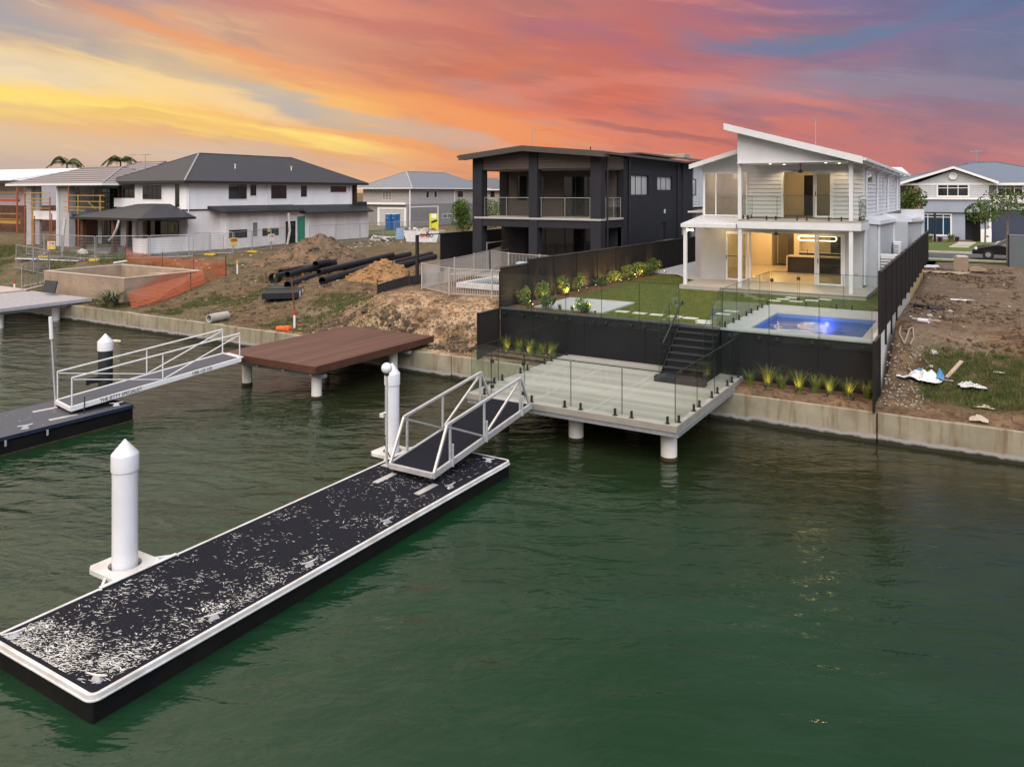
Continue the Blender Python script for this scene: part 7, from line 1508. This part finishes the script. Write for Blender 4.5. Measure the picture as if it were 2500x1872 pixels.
x, y = at(A1(800, 1110), 2.0); rock((x, y, 2.1), .45, 'heap of pale wrapping beside the left end of the patio', 12, M_wrap, 'plastic_wrap', 'wrapping')
x, y = at(A3(365, 985), 2.1); g = MB(); rs = np.random.RandomState(8)
for k in range(9): g.rbox((x + rs.normal(0, 1.0), y + rs.normal(0, .4), 2.2 + rs.uniform(0, .4)), (rs.uniform(.5, 1.3), rs.uniform(.3, .7), rs.uniform(.15, .4)), rs.rand() * 3, rs.normal(0, .3))
tag(g.build('wrapped_goods', M_wrap, bevel=.05), 'low pile of white wrapped goods left of the skip bin', 'pile')
x, y = at(A3(500, 970), 2.1); tag(MB().rbox((x, y, 2.7), (.9, .1, 1.3), .4, -.3).build('blue_sheet', mat('pale blue sheet', (.18, .28, .42), .6)), 'pale blue sheet leaning against the left end of the skip bin', 'sheet')
# dark house yard: slab, pool, tubular fence, dark screens
MB()
tag(MB().box(-26.2, -16.25, 36.2, 41.2, 2.0, 2.44).build('patio', M_slab), kind='structure')
T = thing('swimming_pool', (-19.5, 31.8, 2.2), 'small unfinished pool with white tiled rim behind the silver tubular fence', 'pool')
P4 = [at(A3(970, 1400), 2.75), at(A3(1500, 1435), 2.75), at(A3(1700, 1400), 2.75), at(A3(1230, 1352), 2.75)]
P4 = [(-21.6, 30.5), (-16.6, 30.5), (-16.6, 34.0), (-21.6, 34.0)]
ringprism(MB(), P4, [(-21.3, 30.8), (-16.9, 30.8), (-16.9, 33.7), (-21.3, 33.7)], 2.55, 2.78).build('coping', mat('white tile rim', (.60, .60, .62), .4), T)
ringprism(MB(), [(-21.5, 30.6), (-16.7, 30.6), (-16.7, 33.9), (-21.5, 33.9)], [(-21.3, 30.8), (-16.9, 30.8), (-16.9, 33.7), (-21.3, 33.7)], 2.1, 2.548).build('shell_wall', M_tank, T)
MB().face((-21.35, 30.75, 2.66), (-16.85, 30.75, 2.66), (-16.85, 33.75, 2.66), (-21.35, 33.75, 2.66)).build('pool_water', mat('grey blue pool water', (.05, .09, .11), .08, (.06, .10, .12), 2), T)
tag(MB().rbox((-20.4, 34.9, 3.0), (.75, .5, .95), .3).build('pool_box', mat('blue and white printed box', (.55, .60, .66), .5, (.05, .28, .45), 3)), 'blue and white carton standing behind the small unfinished pool', 'box')
MB()
T = thing('work_table', (-19.0, 36.0, 2.6), 'low grey table behind the small unfinished pool', 'table'); MB().box(-20.1, -17.9, 35.2, 36.1, 3.15, 3.22).build('top', mat('dusty grey board', (.34, .33, .33), .8), T)
for x_, y_ in ((-20.0, 35.3), (-18.0, 35.3), (-20.0, 36.0), (-18.0, 36.0)): MB().box(x_ - .04, x_ + .04, y_ - .04, y_ + .04, 2.4, 3.15).build('leg', M_alug, T)
M_tub = mat('silver tubular fence', (.50, .47, .45), .4, (.42, .40, .38), 4, metal=.3)
T = thing('tubular_fence', (-21, 29.3, 2.4), 'silver tubular pool fence curving around the small unfinished pool', 'fence')
run = [(-26.2, 42.0), (-24.9, 38.6), (-24.4, 36.2), (-23.6, 33.2), (-23.14, 29.86), (-20.73, 28.75), (-18.67, 29.1), (-16.3, 29.45)]
run2 = [(-24.9, 38.6), (-23.0, 37.6), (-20.6, 36.9), (-18.2, 36.7), (-16.3, 36.5)]
nb = 0
for RR in (run, run2):
    for a, b_ in zip(RR, RR[1:]):
        za, zb = gz(*a) + .06, gz(*b_) + .06; h = 1.18; L_ = math.hypot(b_[0] - a[0], b_[1] - a[1]); g = MB()
        g.bar((*a, za + h), (*b_, zb + h), .035).bar((*a, za + .05), (*b_, zb + .05), .035)
        n = int(L_ / .11)
        for k in range(1, n): f = k / n; x_, y_ = a[0] + (b_[0] - a[0]) * f, a[1] + (b_[1] - a[1]) * f; z_ = za + (zb - za) * f; g.tube((x_, y_, z_ + .06), (x_, y_, z_ + h), .014, n=4, caps=False)
        g.build('fence_panel', M_tub, T, fix=False)
    for a in RR: MB().box(a[0] - .03, a[0] + .03, a[1] - .03, a[1] + .03, gz(*a), gz(*a) + 1.3).build('post', M_tub, T)
tag(MB().box(-25.1, -25.04, 38.5, 38.56, 2.4, 4.15).box(-25.1, -25.04, 41.3, 41.36, 2.4, 4.15).box(-25.1, -25.04, 38.56, 41.3, 4.08, 4.14).box(-25.1, -25.04, 38.56, 41.3, 3.55, 3.6).build('gate_frame', M_tub), 'tall silver open gate frame left of the charcoal house columns', 'gate frame')
T = thing('screen_fence', (-28.2, 38, 2.2), 'black sheet screen fence on posts left of the charcoal house', 'fence')
MB().box(-28.15, -28.0, 35.7, 35.85, 2.0, 4.62).build('post', M_blk, T); p0 = atx(A3(747, 990), -28.07)[0]
MB().box(-28.13, -28.03, 35.86, 53, 4.56, 4.62).build('top_rail', M_blk, T)
ys_ = [38.0, 40.5, 43, 45.5, 48, 50.5, 53]
for a, b_ in zip(ys_, ys_[1:]): MB().box(-28.10, -28.05, a + .01, b_ - .01, 2.3, 4.555).build('screen_panel', M_blk, T)
T = thing('screen_fence', (-25.5, 31, 2.1), 'low black sheet barrier on short rusty pickets by the sandy bank', 'fence')
q0, q1 = at(A3(380, 1475), 2.05), at(A3(700, 1395), 2.35); q0 = (-25.9, 29.8); q1 = (-24.1, 32.6)
L2 = [(q0[0] + (q1[0] - q0[0]) * f, q0[1] + (q1[1] - q0[1]) * f) for f in (0, .5, 1.0)]
for a, b_ in zip(L2, L2[1:]): MB().slab([(a[0], a[1], gz(*a) + .05), (b_[0], b_[1], gz(*b_) + .05), (b_[0], b_[1], gz(*b_) + .55), (a[0], a[1], gz(*a) + .5)], (.03, -.02, 0)).build('screen_panel', M_blk, T)
for a in L2[:2]: MB().tube((a[0] + .04, a[1] - .04, gz(*a) - .1), (a[0] + .04, a[1] - .04, gz(*a) + .8), .03, n=6).build('picket', MATS['rusty picket'], T)
# litter as one scatter of scraps
rs = np.random.RandomState(17); g = MB(); g2 = MB()
def scrap(x, y, s):
    z_ = gz(x, y) + .02; a = rs.rand() * 6.28; p = []
    for k in range(5): q = a + 1.256 * k; r = s * rs.uniform(.5, 1.2); p.append((x + math.cos(q) * r, y + math.sin(q) * r * .8, z_ + rs.uniform(0, s * .6)))
    return p
for _ in range(110): g.face(*scrap(rs.uniform(-44, -27), rs.uniform(25, 37), rs.uniform(.02, .09)))
for _ in range(120): g.face(*scrap(rs.uniform(-62, -44), rs.uniform(33, 46), rs.uniform(.04, .16)))
for _ in range(50): g.face(*scrap(rs.uniform(-51.5, -46), rs.uniform(50, 62), rs.uniform(.06, .22)))
tag(g.build('litter', M_wrap, fix=False), 'small pale scraps of litter scattered over the dirt left of the brown jetty', 'litter', None, 'stuff')
# ================================================================== blue grey house across the street on the right
BL = thing('blue_house', (0, 76, 3), 'blue grey house with white trimmed gable and round vent across the street', 'house')
Yb_ = 76.0
def bx6(a_, b_): p, q = aty(A6(*a_), Yb_), aty(A6(*b_), Yb_); return (p[0], q[0], q[1], p[1])
M_bl1 = mat('pale grey blue boards', (.47, .48, .52), .6, (.43, .44, .48), 2); M_bl2 = mat('blue grey render', (.29, .33, .41), .75, (.26, .30, .37), 1.5); M_navyd = mat('navy garage door', (.025, .035, .065), .5, (.03, .04, .075), 2)
ax_, _ = aty(A6(385, 500), Yb_); bx_, _ = aty(A6(1095, 500), Yb_); zu = aty(A6(700, 520), Yb_)[1]; ze_ = aty(A6(390, 365), Yb_)[1]; pk = aty(A6(738, 205), Yb_)
xw = [q for q in (bx6((570, 370), (895, 497)),)]
g = MB(); boards(g, 'y', Yb_ - .2, -1, ax_, bx_, zu, ze_, h=.2, lap=.035); g.box(ax_, bx_, Yb_ - .19, Yb_ + 8, zu, ze_); g.build('upper_wall', M_bl1, BL, fix=False)
MB().slab([(ax_ - .2, Yb_ - .2, ze_ + .002), (bx_ + .2, Yb_ - .2, ze_ + .002), (pk[0], Yb_ - .2, pk[1] - .2)], (0, .15, 0)).build('gable_wall', M_bl1, BL)
g = MB()
for sx, ex in ((ax_ - 1.4, ax_), (bx_ + .7, bx_)): g.hexa([(sx, Yb_ - .75, ze_ - .1), (pk[0], Yb_ - .75, pk[1] - .1), (pk[0], Yb_ - .6, pk[1] - .1), (sx, Yb_ - .6, ze_ - .1), (sx, Yb_ - .75, ze_ + .12), (pk[0], Yb_ - .75, pk[1] + .1), (pk[0], Yb_ - .6, pk[1] + .1), (sx, Yb_ - .6, ze_ + .12)])
g.build('barge_board', M_pframe, BL)
M_rfb2 = mat('blue steel roof', (.135, .165, .225), .5, (.12, .15, .205), 2)
for sx in (ax_ - 1.35, bx_ + .7): MB().hexa([(sx, Yb_ - .7, ze_ + .1), (pk[0], Yb_ - .7, pk[1] + .08), (pk[0], Yb_ + 7, pk[1] + .08), (sx, Yb_ + 7, ze_ + .1), (sx, Yb_ - .7, ze_ + .18), (pk[0], Yb_ - .7, pk[1] + .17), (pk[0], Yb_ + 7, pk[1] + .17), (sx, Yb_ + 7, ze_ + .18)]).build('gable_roof', M_rfb2, BL)
Pk2 = aty(A6(945, 150), Yb_ + 6.5); xr = ax_ + 20
xl2 = pk[0] - 3.2
hiproof(BL, Pk2[0] - 7.4, Pk2[0] + 9.2, Yb_ - .2, Yb_ + 14.6, aty(A6(1100, 358), Yb_)[1], Pk2[1], M_rfb2, .2, M_rfb2, 'x', M_pframe)
MB().box(bx_, xr, Yb_ + .3, Yb_ + 10, zu, ze_ + .0).build('upper_wall', mat('warm grey wall', (.27, .26, .27), .7), BL)
MB().box(ax_ + .3, bx_ + .1, Yb_ - .25, Yb_ + 5, aty(A6(700, 655), Yb_)[1], zu - .06).build('band_wall', M_bl2, BL)
MB().box(ax_ - .1, bx_ + .2, Yb_ - .4, Yb_ - .2, zu - .06, zu + .12).build('band_trim', M_pframe, BL)
MB().box(bx_ + .3, xr, Yb_ - .2, Yb_ - .0, zu - .3, zu + .1).build('band_trim', M_pframe, BL)
zs_ = aty(A6(700, 655), Yb_)[1]; x1_ = aty(A6(853, 800), Yb_)[0]; x2_ = aty(A6(1010, 800), Yb_)[0]; x3_ = aty(A6(1110, 800), Yb_)[0]
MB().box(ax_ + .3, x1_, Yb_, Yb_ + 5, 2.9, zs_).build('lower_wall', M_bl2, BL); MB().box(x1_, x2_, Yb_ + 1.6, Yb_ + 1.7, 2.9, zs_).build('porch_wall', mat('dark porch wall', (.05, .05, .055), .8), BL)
MB().box(x1_ + .6, x2_ - .5, Yb_ + 1.5, Yb_ + 1.58, 3.0, 5.3).build('front_door', M_blk, BL)
MB().box(x2_, x3_, Yb_, Yb_ + 2, 2.9, zu - .3).build('pier', M_bl2, BL); MB().box(x3_, xr, Yb_ + .2, Yb_ + .3, 2.9, zu - .9).build('garage_door', M_navyd, BL); MB().box(x3_, xr, Yb_ + .1, Yb_ + .35, zu - .9, zu - .3).build('garage_lintel', M_bl1, BL)
MB().box(x3_ - .12, x3_ + .06, Yb_ - .06, Yb_ + .05, 3.0, zu - .3).build('pier_trim', M_pframe, BL)
winbox(BL, 'y', Yb_ - .24, -1, bx6((575, 376), (890, 494)), 3, fr=M_pframe, trim=M_pframe, horiz=[aty(A6(700, 410), Yb_)[1]])
winbox(BL, 'y', Yb_, -1, bx6((400, 672), (712, 890)), 4, fr=M_pframe, trim=M_pframe, horiz=[aty(A6(700, 706), Yb_)[1]], gl=mat('navy curtained glass', (.012, .03, .06), .08, (.02, .05, .09), 1.5, stretch=(6, 1, .3)))
winbox(BL, 'y', Yb_ + .3, -1, bx6((1180, 385), (1440, 494)), 3, fr=M_pframe, trim=M_pframe, horiz=[aty(A6(1300, 412), Yb_)[1]])
c = aty(A6(733, 290), Yb_); r_ = .31
g = MB(); prof = [(r_, 0), (r_, .12), (r_ * .68, .12), (r_ * .68, .03), (.01, .03)]; n = 28
for i_, (rr, hh) in enumerate(prof):
    for k in range(n): q = 2 * math.pi * k / n; g.v.append((c[0] + rr * math.cos(q), Yb_ - .23 - hh, c[1] + rr * math.sin(q)))
for i_ in range(4):
    for k in range(n): j = (k + 1) % n; g.f.append((i_ * n + k, i_ * n + j, (i_ + 1) * n + j, (i_ + 1) * n + k))
g.build('round_vent', M_pframe, BL)
Ls = [((770, 205), (880, 163)), ((1020, 162), (1215, 215)), ((1215, 222), (1380, 270))]
for a_, b_ in Ls:
    p, q = aty(A6(*a_), Yb_ + 8), aty(A6(*b_), Yb_ + 8); MB().bar((p[0], Yb_ + 8, p[1] + .02), (q[0], Yb_ + 8, q[1] + .02), 1.2, .08).build('solar_panel', M_blk, BL)
p = aty(A6(965, 150), Yb_ + 7); MB().tube((p[0], Yb_ + 7, p[1] - .1), (p[0], Yb_ + 7, p[1] + 1.1), .03, n=6).bar((p[0] - .5, Yb_ + 7, p[1] + 1.0), (p[0] + .5, Yb_ + 7, p[1] + 1.0), .06).build('aerial', M_alug, BL)
PR = thing('white_roof_house', (-8, 86, 3), 'white roofed house glimpsed between the lit house and the blue grey house', 'house')
MB().hexa([(-16, 82, 8.0), (-5.6, 82, 8.0), (-5.6, 90, 8.0), (-16, 90, 8.0), (-16, 82.2, 8.1), (-5.6, 82.2, 8.1), (-7.2, 88, 9.6), (-16, 88, 9.9)]).build('roof', M_roofw, PR); MB().box(-16, -6.2, 82.6, 90, 3, 7.98).build('wall', M_render, PR)
p = aty(A6(310, 595), 63); tree(p[0], 63, 3.06, p[1] + .55, .95, .8, 'leafy green tree behind the garage parapet of the lit house', 31, 1100, .13, group='street trees on the right', tr=.1)
p = at(A6(1040, 1020), 3.0); x_, zc_ = aty(A6(1015, 690), 66); tree(x_ + .25, 66, 3.06, zc_ + .1, 1.15, .85, 'thin young street tree before the dark porch of the blue grey house', 32, 800, .12, group='street trees on the right', tr=.07, clumps=16)
x_, zc_ = aty(A6(1290, 600), 53.4); tree(aty(A6(1280, 900), 53.4)[0], 53.4, 2.98, zc_ + .25, 1.35, .8, 'tall slender street tree at the right edge in front of the navy garage', 33, 1000, .10, group='street trees on the right', tr=.07, clumps=20)
# car
def car(x, y, z, label):   # nose towards -X
    T = thing('parked_car', (x, y, z), label, 'car'); L, W = 4.4, 1.8
    prof = [(0, .35), (0.03, .62), (.25, .74), (1.15, .92), (1.35, .96), (1.95, 1.36), (2.5, 1.46), (3.3, 1.42), (4.0, 1.05), (4.35, .98), (4.4, .6), (4.35, .32)]
    g = MB(); n = len(prof)
    for (xx, hh) in prof: 
        for s, yy in ((0, .0), (1, W)):
            inn = .0 if hh < 1.0 else .22 * min(1, (hh - 1.0) / .4); g.v.append((x + xx, y + (yy + inn if s == 0 else yy - inn), z + hh))
    for k in range(n - 1): g.f.append((2 * k, 2 * k + 1, 2 * k + 3, 2 * k + 2))
    g.f.append(tuple(2 * k for k in range(n))); g.f.append(tuple(2 * k + 1 for k in range(n))); g.f.append((0, 1, 2 * n - 1, 2 * n - 2))
    g.build('body', mat('glossy black car paint', (.010, .010, .012), .15, (.014, .014, .016), 2), T, bevel=.05)
    MB().slab([(x + 1.5, y + .13, z + .98), (x + 3.75, y + .13, z + 1.02), (x + 3.2, y + .20, z + 1.34), (x + 2.05, y + .20, z + 1.32)], (0, -.06, 0)).build('side_window', M_win, T)
    for xx in (.85, 3.5):
        w_ = MB().tube((x + xx, y - .01, z + .30), (x + xx, y + .22, z + .30), .30, n=24).build('wheel', M_blk, T); r2 = MB().tube((x + xx, y - .025, z + .33), (x + xx, y - .008, z + .33), .15, n=18).build('rim', M_alug, T); r2.parent = w_; r2.location = (0, 0, 0)
    MB().ball((x + .22, y + .10, z + .66), .12, 12, 8).build('headlight', M_pvc, T, smooth=True)
car(aty(A6(922, 1140), 55.3)[0], 55.3, 2.98, 'glossy black car parked on the street, half hidden by the grey fence')
# grey fence panel and street things
x0_ = aty(A6(1287, 1000), 51.5)[0]; zt_ = aty(A6(1300, 890), 51.5)[1]
T = thing('panel_fence', (x0_, 51.5, 2.9), 'slate grey sheet fence cut off by the right edge of the photo', 'fence'); MB().box(x0_ + .06, x0_ + 3, 51.48, 51.52, 2.7, zt_).build('sheet_panel', mat('slate sheet', (.10, .12, .13), .6, (.09, .105, .115), 2), T); MB().box(x0_ - .02, x0_ + .06, 51.45, 51.55, 2.6, zt_ + .05).build('post', M_fence, T); MB().box(x0_ + .06, x0_ + 3, 51.46, 51.54, zt_, zt_ + .06).build('top_rail', mat('grey rail', (.22, .25, .27), .5), T)
x_, y_ = at(A6(875, 1240), 3.0)
T = thing('cardboard_box', (x_, y_, 2.9), 'tall tan cardboard box full of rubbish at the far end of the vacant lot', 'box'); zg_ = gz(x_, y_)
M_card = mat('tan cardboard', (.30, .225, .16), .9, (.25, .185, .13), 3); k_ = 1.0
ringprism(MB(), [(x_ - .62, y_), (x_ + .05, y_), (x_ + .05, y_ + .7), (x_ - .62, y_ + .7)], [(x_ - .59, y_ + .03), (x_ + .02, y_ + .03), (x_ + .02, y_ + .67), (x_ - .59, y_ + .67)], zg_, zg_ + .75).build('carton', M_card, T)
MB().rbox((x_ - .28, y_ + .3, zg_ + .72), (.5, .5, .16), .2).build('contents', M_rub[0], T)
tag(MB().rbox((x_ + .45, y_ + .2, zg_ + .1), (.8, .5, .12), .2).rbox((x_ + .4, y_ + .25, zg_ + .2), (.5, .35, .08), -.1).build('scrap_boards', M_card), 'flat tan boards lying right of the tall cardboard box', 'boards')
p = at(A6(1020, 1250), 3.0); tag(MB().rbox((p[0], p[1], gz(*p) + .06), (1.3, .12, .05), .35).build('scrap_plank', M_redw), 'thin dark plank lying in front of the flat tan boards', 'plank')
p = at(A6(620, 1265), 3.0); g = MB()
for k in range(5): g.face((p[0] - .9 + k * .42, p[1] - .2, gz(*p) + .05 + .08 * (k % 2)), (p[0] - .9 + (k + 1) * .42, p[1] - .1, gz(*p) + .05 + .08 * ((k + 1) % 2)), (p[0] - .85 + (k + 1) * .42, p[1] + .45, gz(*p) + .14), (p[0] - .85 + k * .42, p[1] + .4, gz(*p) + .12))
tag(g.build('fallen_sheet', mat('tan sheet', (.36, .27, .18), .8)), 'long tan sheet fallen at the far end of the right boundary fence', 'sheet')
p = at(A6(510, 1205), 3.05); tag(MB().rbox((p[0], p[1], gz(*p) + .08), (.75, .5, .06), .2, .1).build('white_board', M_pframe), 'white board lying behind the fallen tan sheet', 'board')
p = at(A6(1070, 960), 3.06); T = thing('mailbox', (p[0], p[1], 3.06), 'white pier letterbox beside the path of the blue grey house', 'letterbox'); MB().box(p[0] - .4, p[0] + .35, p[1], p[1] + .3, 3.06, 4.1).build('pier', M_pframe, T, bevel=.02); MB().box(p[0] - .15, p[0] + .15, p[1] - .02, p[1] - .002, 3.5, 3.6).build('slot', M_blk, T)
sheet('garden_bed', [(-6, 71.5), (-.9, 71.5), (-.9, 75.9), (-6, 75.9)], 3.075, soil_like('brown bed soil', (.10, .07, .05), (.15, .11, .08)))
for i, (xx, yy, l) in enumerate(((490, 955, 'yellow green bush left of the thin dark stake in front of the big window'), (705, 955, 'yellow green bush at the right corner of the big window'))): p = at(A6(xx, yy), 3.06); tuft('garden_bush', p[0], p[1], 3.08, .9, .8, 60, l, M_tuft, 'yellow green bushes before the blue grey house', .05, 300 + i, 'bush', 1.1)
for i, (xx, yy, l) in enumerate(((600, 955, 'dark red bush under the big window of the blue grey house'), (772, 950, 'small dark red bush near the end of the garden bed'))): p = at(A6(xx, yy), 3.06); tuft('garden_bush', p[0], p[1], 3.08, .6, .6, 50, l, mat('dark red leaves', (.07, .025, .025), .6), 'dark red bushes before the blue grey house', .05, 310 + i, 'bush', 1.1)
p = at(A6(548, 955), 3.06); tag(MB().tube((p[0], p[1], 3.06), (p[0], p[1], 5.4), .09, n=7).build('garden_stake', M_blk), 'thin dark stake in front of the big window of the blue grey house', 'stake')
for i, l in enumerate(('nearest the street', 'second from the street', 'third from the street', 'nearest the porch')): tag(MB().box(-1.35 + .12 * i - .9, -.1 - .9 + .12 * i, 65.5 + i * 1.9, 66.7 + i * 1.9, 3.065, 3.10).build('path_slab', M_kerb), 'pale path slab before the dark porch, ' + l, 'paving slab', 'path slabs of the blue grey house')
# debris on the vacant lot
p = at(B5(480, 1130), 1.15); z_ = gz(*p)
def crumple(name, c, sx, sy, h, m, label, seed, cat, n=24, rz=0):
    rs = np.random.RandomState(seed); u = np.linspace(-1, 1, n); U, V = np.meshgrid(u, u); r = np.hypot(U, V); k = 1 - .25 * fbm(U + seed, V, 1.5, seed)
    X_ = c[0] + (U * sx * math.cos(rz) - V * sy * math.sin(rz)) * k; Y_ = c[1] + (U * sx * math.sin(rz) + V * sy * math.cos(rz)) * k; Z_ = c[2] + h * (.45 + 2.4 * fbm(X_ * 3, Y_ * 3, 1.6, seed, 4, .6)) * np.clip(1.25 - r, .05, 1)
    o = grid_mesh(name, X_, Y_, Z_, m, False); return tag(o, label, cat)
M_sack = mat('white woven sack', (.66, .66, .68), .7, (.50, .50, .54), 3); M_sackb = mat('blue printed sack', (.06, .22, .42), .7)
crumple('torn_sack', (p[0], p[1] + .1, z_ + .04), .62, .36, .28, M_sack, 'torn white sack with blue print lying on the weeds by the canal wall', 3, 'sack', rz=-.35)
crumple('sack_flap', (p[0] - .12, p[1] + .18, z_ + .14), .15, .12, .22, M_sackb, 'left blue printed flap of the torn white sack', 4, 'sack', rz=.4); crumple('sack_flap', (p[0] + .50, p[1] - .02, z_ + .10), .12, .13, .26, M_sackb, 'right blue printed flap of the torn white sack', 6, 'sack')
p = at(B5(835, 1215), 1.0); crumple('crumpled_sheet', (p[0], p[1], gz(*p) + .04), .34, .22, .24, mat('grey white sheet', (.50, .50, .50), .6), 'crumpled grey white sheet in the weeds right of the torn sack', 8, 'sheet', rz=.3)
p = at(B5(885, 1330), .95); crumple('crumpled_rag', (p[0], p[1] + .1, gz(*p) + .03), .22, .2, .14, mat('tan rag', (.40, .34, .27), .9), 'tan rag lying at the canal wall edge on the right', 9, 'rag'); p = at(B5(910, 1290), .95); crumple('crumpled_rag', (p[0], p[1], gz(*p) + .03), .28, .08, .1, mat('tan rag', (.40, .34, .27)), 'long pale scrap just above the tan rag', 10, 'rag')
a, b_ = at(B5(435, 515), 2.8), at(B5(645, 530), 2.8); tag(MB().path([(a[0], a[1], gz(*a) + .06), ((a[0] + b_[0]) / 2, (a[1] + b_[1]) / 2 - .25, gz(*a) + .06), (b_[0], b_[1], gz(*b_) + .06)], .085, 8).build('black_pipe', M_pipe, smooth=True), 'bent black plastic pipe lying on the vacant lot beside the sleeper wall', 'pipe')
a, b_ = at(B5(418, 602), 2.7), at(B5(605, 635), 2.6); tag(MB().bar((a[0], a[1], gz(*a) + .05), (b_[0], b_[1], gz(*b_) + .05), .09, .06).build('timber_stick', mat('pale timber', (.42, .33, .24), .8)), 'long pale timber batten lying on the vacant lot', 'timber')
a, b_ = at(B5(463, 690), 2.4), at(B5(535, 710), 2.35); tag(MB().pipe((a[0], a[1], gz(*a) + .1), (b_[0], b_[1], gz(*b_) + .1), .075, .01, 12).build('white_pipe', M_pvc, smooth=True), 'short white plastic pipe lying on the vacant lot', 'pipe')
a = at(B5(660, 1160), 1.1); b_ = at(B5(765, 1125), 1.15); tag(MB().bar((a[0], a[1], gz(*a) + .08), (b_[0], b_[1], gz(*b_) + .14), .10, .05).build('timber_stick', MATS['pale timber']), 'weathered board in the weeds right of the torn sack', 'timber')
pts = [at(B5(*q), 2.0) for q in ((340, 810), (330, 840), (365, 865), (400, 830), (425, 825), (430, 855), (405, 870))]; tag(MB().path([(q[0], q[1], gz(*q) + .05) for q in pts], .03, 6).build('wire_loop', M_card), 'twisted tan strap lying near the white block wall', 'strap')
for i, (xx, yy, s_, l) in enumerate(((568, 915, .11, 'pale stone in the middle of the vacant lot, largest of its cluster'), (550, 938, .07, 'smaller pale stone just below the largest one'), (540, 735, .10, 'pale broken lump beside the short white pipe'), (582, 968, .07, 'flat pale stone nearest the weeds'), (685, 715, .08, 'tan lump right of the short white pipe'))):
    p = at(B5(xx, yy), 1.9); rock((p[0], p[1], gz(*p) + s_ * .4), s_, l, 40 + i, name='stone', cat='stone')
for i, (xx, yy, l) in enumerate(((775, 470, 'pale patch of spilled plaster on the vacant lot'), (672, 1008, 'white scrap of paper above the torn sack'), (1030, 935, 'white paper scrap near the right edge of the photo'))):
    p = at(B5(xx, yy), (2.85, 1.75, 2.1)[i]); s_ = (.45, .12, .16)[i]; crumple('paper_scrap', (p[0], p[1], gz(*p) + .02), s_, s_ * .5, .04, M_sack, l, 50 + i, 'scrap')
rs = np.random.RandomState(23); g = MB(); g3 = MB()
for _ in range(110): 
    x_ = rs.uniform(-2.4, 1.6) if rs.rand() < .7 else rs.uniform(-2.4, 7); g.face(*scrap(x_, rs.uniform(25, 50), rs.uniform(.015, .07)))
tag(g.build('litter', M_wrap, fix=False), 'small pale scraps of litter scattered over the vacant lot on the right', 'litter', None, 'stuff')
g = MB()
for _ in range(230):
    x_, y_ = rs.uniform(-2.6, -1.5), rs.uniform(24.7, 27.6); s_ = rs.uniform(.015, .05); z_ = gz(x_, y_); a = rs.rand() * 6; g.rbox((x_, y_, z_ + s_ * .3), (s_ * 1.4, s_, s_ * .8), a, rs.rand())
tag(g.build('rubble', mat('tan rubble', (.36, .33, .28), .9, (.20, .17, .13), 4), fix=False), 'pale broken rubble at the foot of the white block wall', 'rubble', None, 'stuff')
g = MB()
for _ in range(700):
    x_, y_ = rs.uniform(-26.5, -16.4), rs.uniform(24.7, 28.6); s_ = rs.uniform(.02, .09); z_ = gz(x_, y_); g.rbox((x_, y_, z_ + s_ * .25), (s_ * 1.4, s_, s_ * .8), rs.rand() * 6, rs.rand())
CLD = soil_like('clod soil', (.26, .17, .10), (.42, .31, .21), (.12, .08, .05), 3)
tag(g.build('clods', CLD, fix=False), 'crumbled clods of earth on the eroded bank behind the brown jetty', 'clods', None, 'stuff')

CL2 = soil_like('dark clod soil', (.085, .058, .040), (.17, .12, .082), (.03, .022, .016), 2)
def clods(n, x0, x1, y0, y1, s0, s1, thr, seed, label, f=.6):
    rs = np.random.RandomState(seed); g = MB(); k = 0
    X_ = rs.uniform(x0, x1, n * 8); Y_ = rs.uniform(y0, y1, n * 8); m_ = fbm(X_, Y_, f, seed) > thr; X_ = X_[m_][:n]; Y_ = Y_[m_][:n]; Z_ = ground_z(X_, Y_)
    for x_, y_, z_ in zip(X_, Y_, Z_):
        s_ = s0 + (s1 - s0) * rs.rand() ** 2.5; g.rbox((x_, y_, z_ + s_ * .2), (s_ * rs.uniform(1, 1.8), s_, s_ * .8), rs.rand() * 6, rs.rand())
    tag(g.build('clods', CL2, fix=False), label, 'clods', None, 'stuff')
clods(1300, -2.5, 1.2, 27.5, 50, .02, .13, .0, 61, 'dark broken clods of earth along the boundary side of the vacant lot', .45)
clods(900, -44, -24, 24.8, 36, .03, .16, .03, 62, 'dark clods of earth on the slope around the black pipes')
clods(500, -26, -16.5, 24.8, 26.6, .04, .22, .0, 63, 'dark lumps at the foot of the eroded bank')
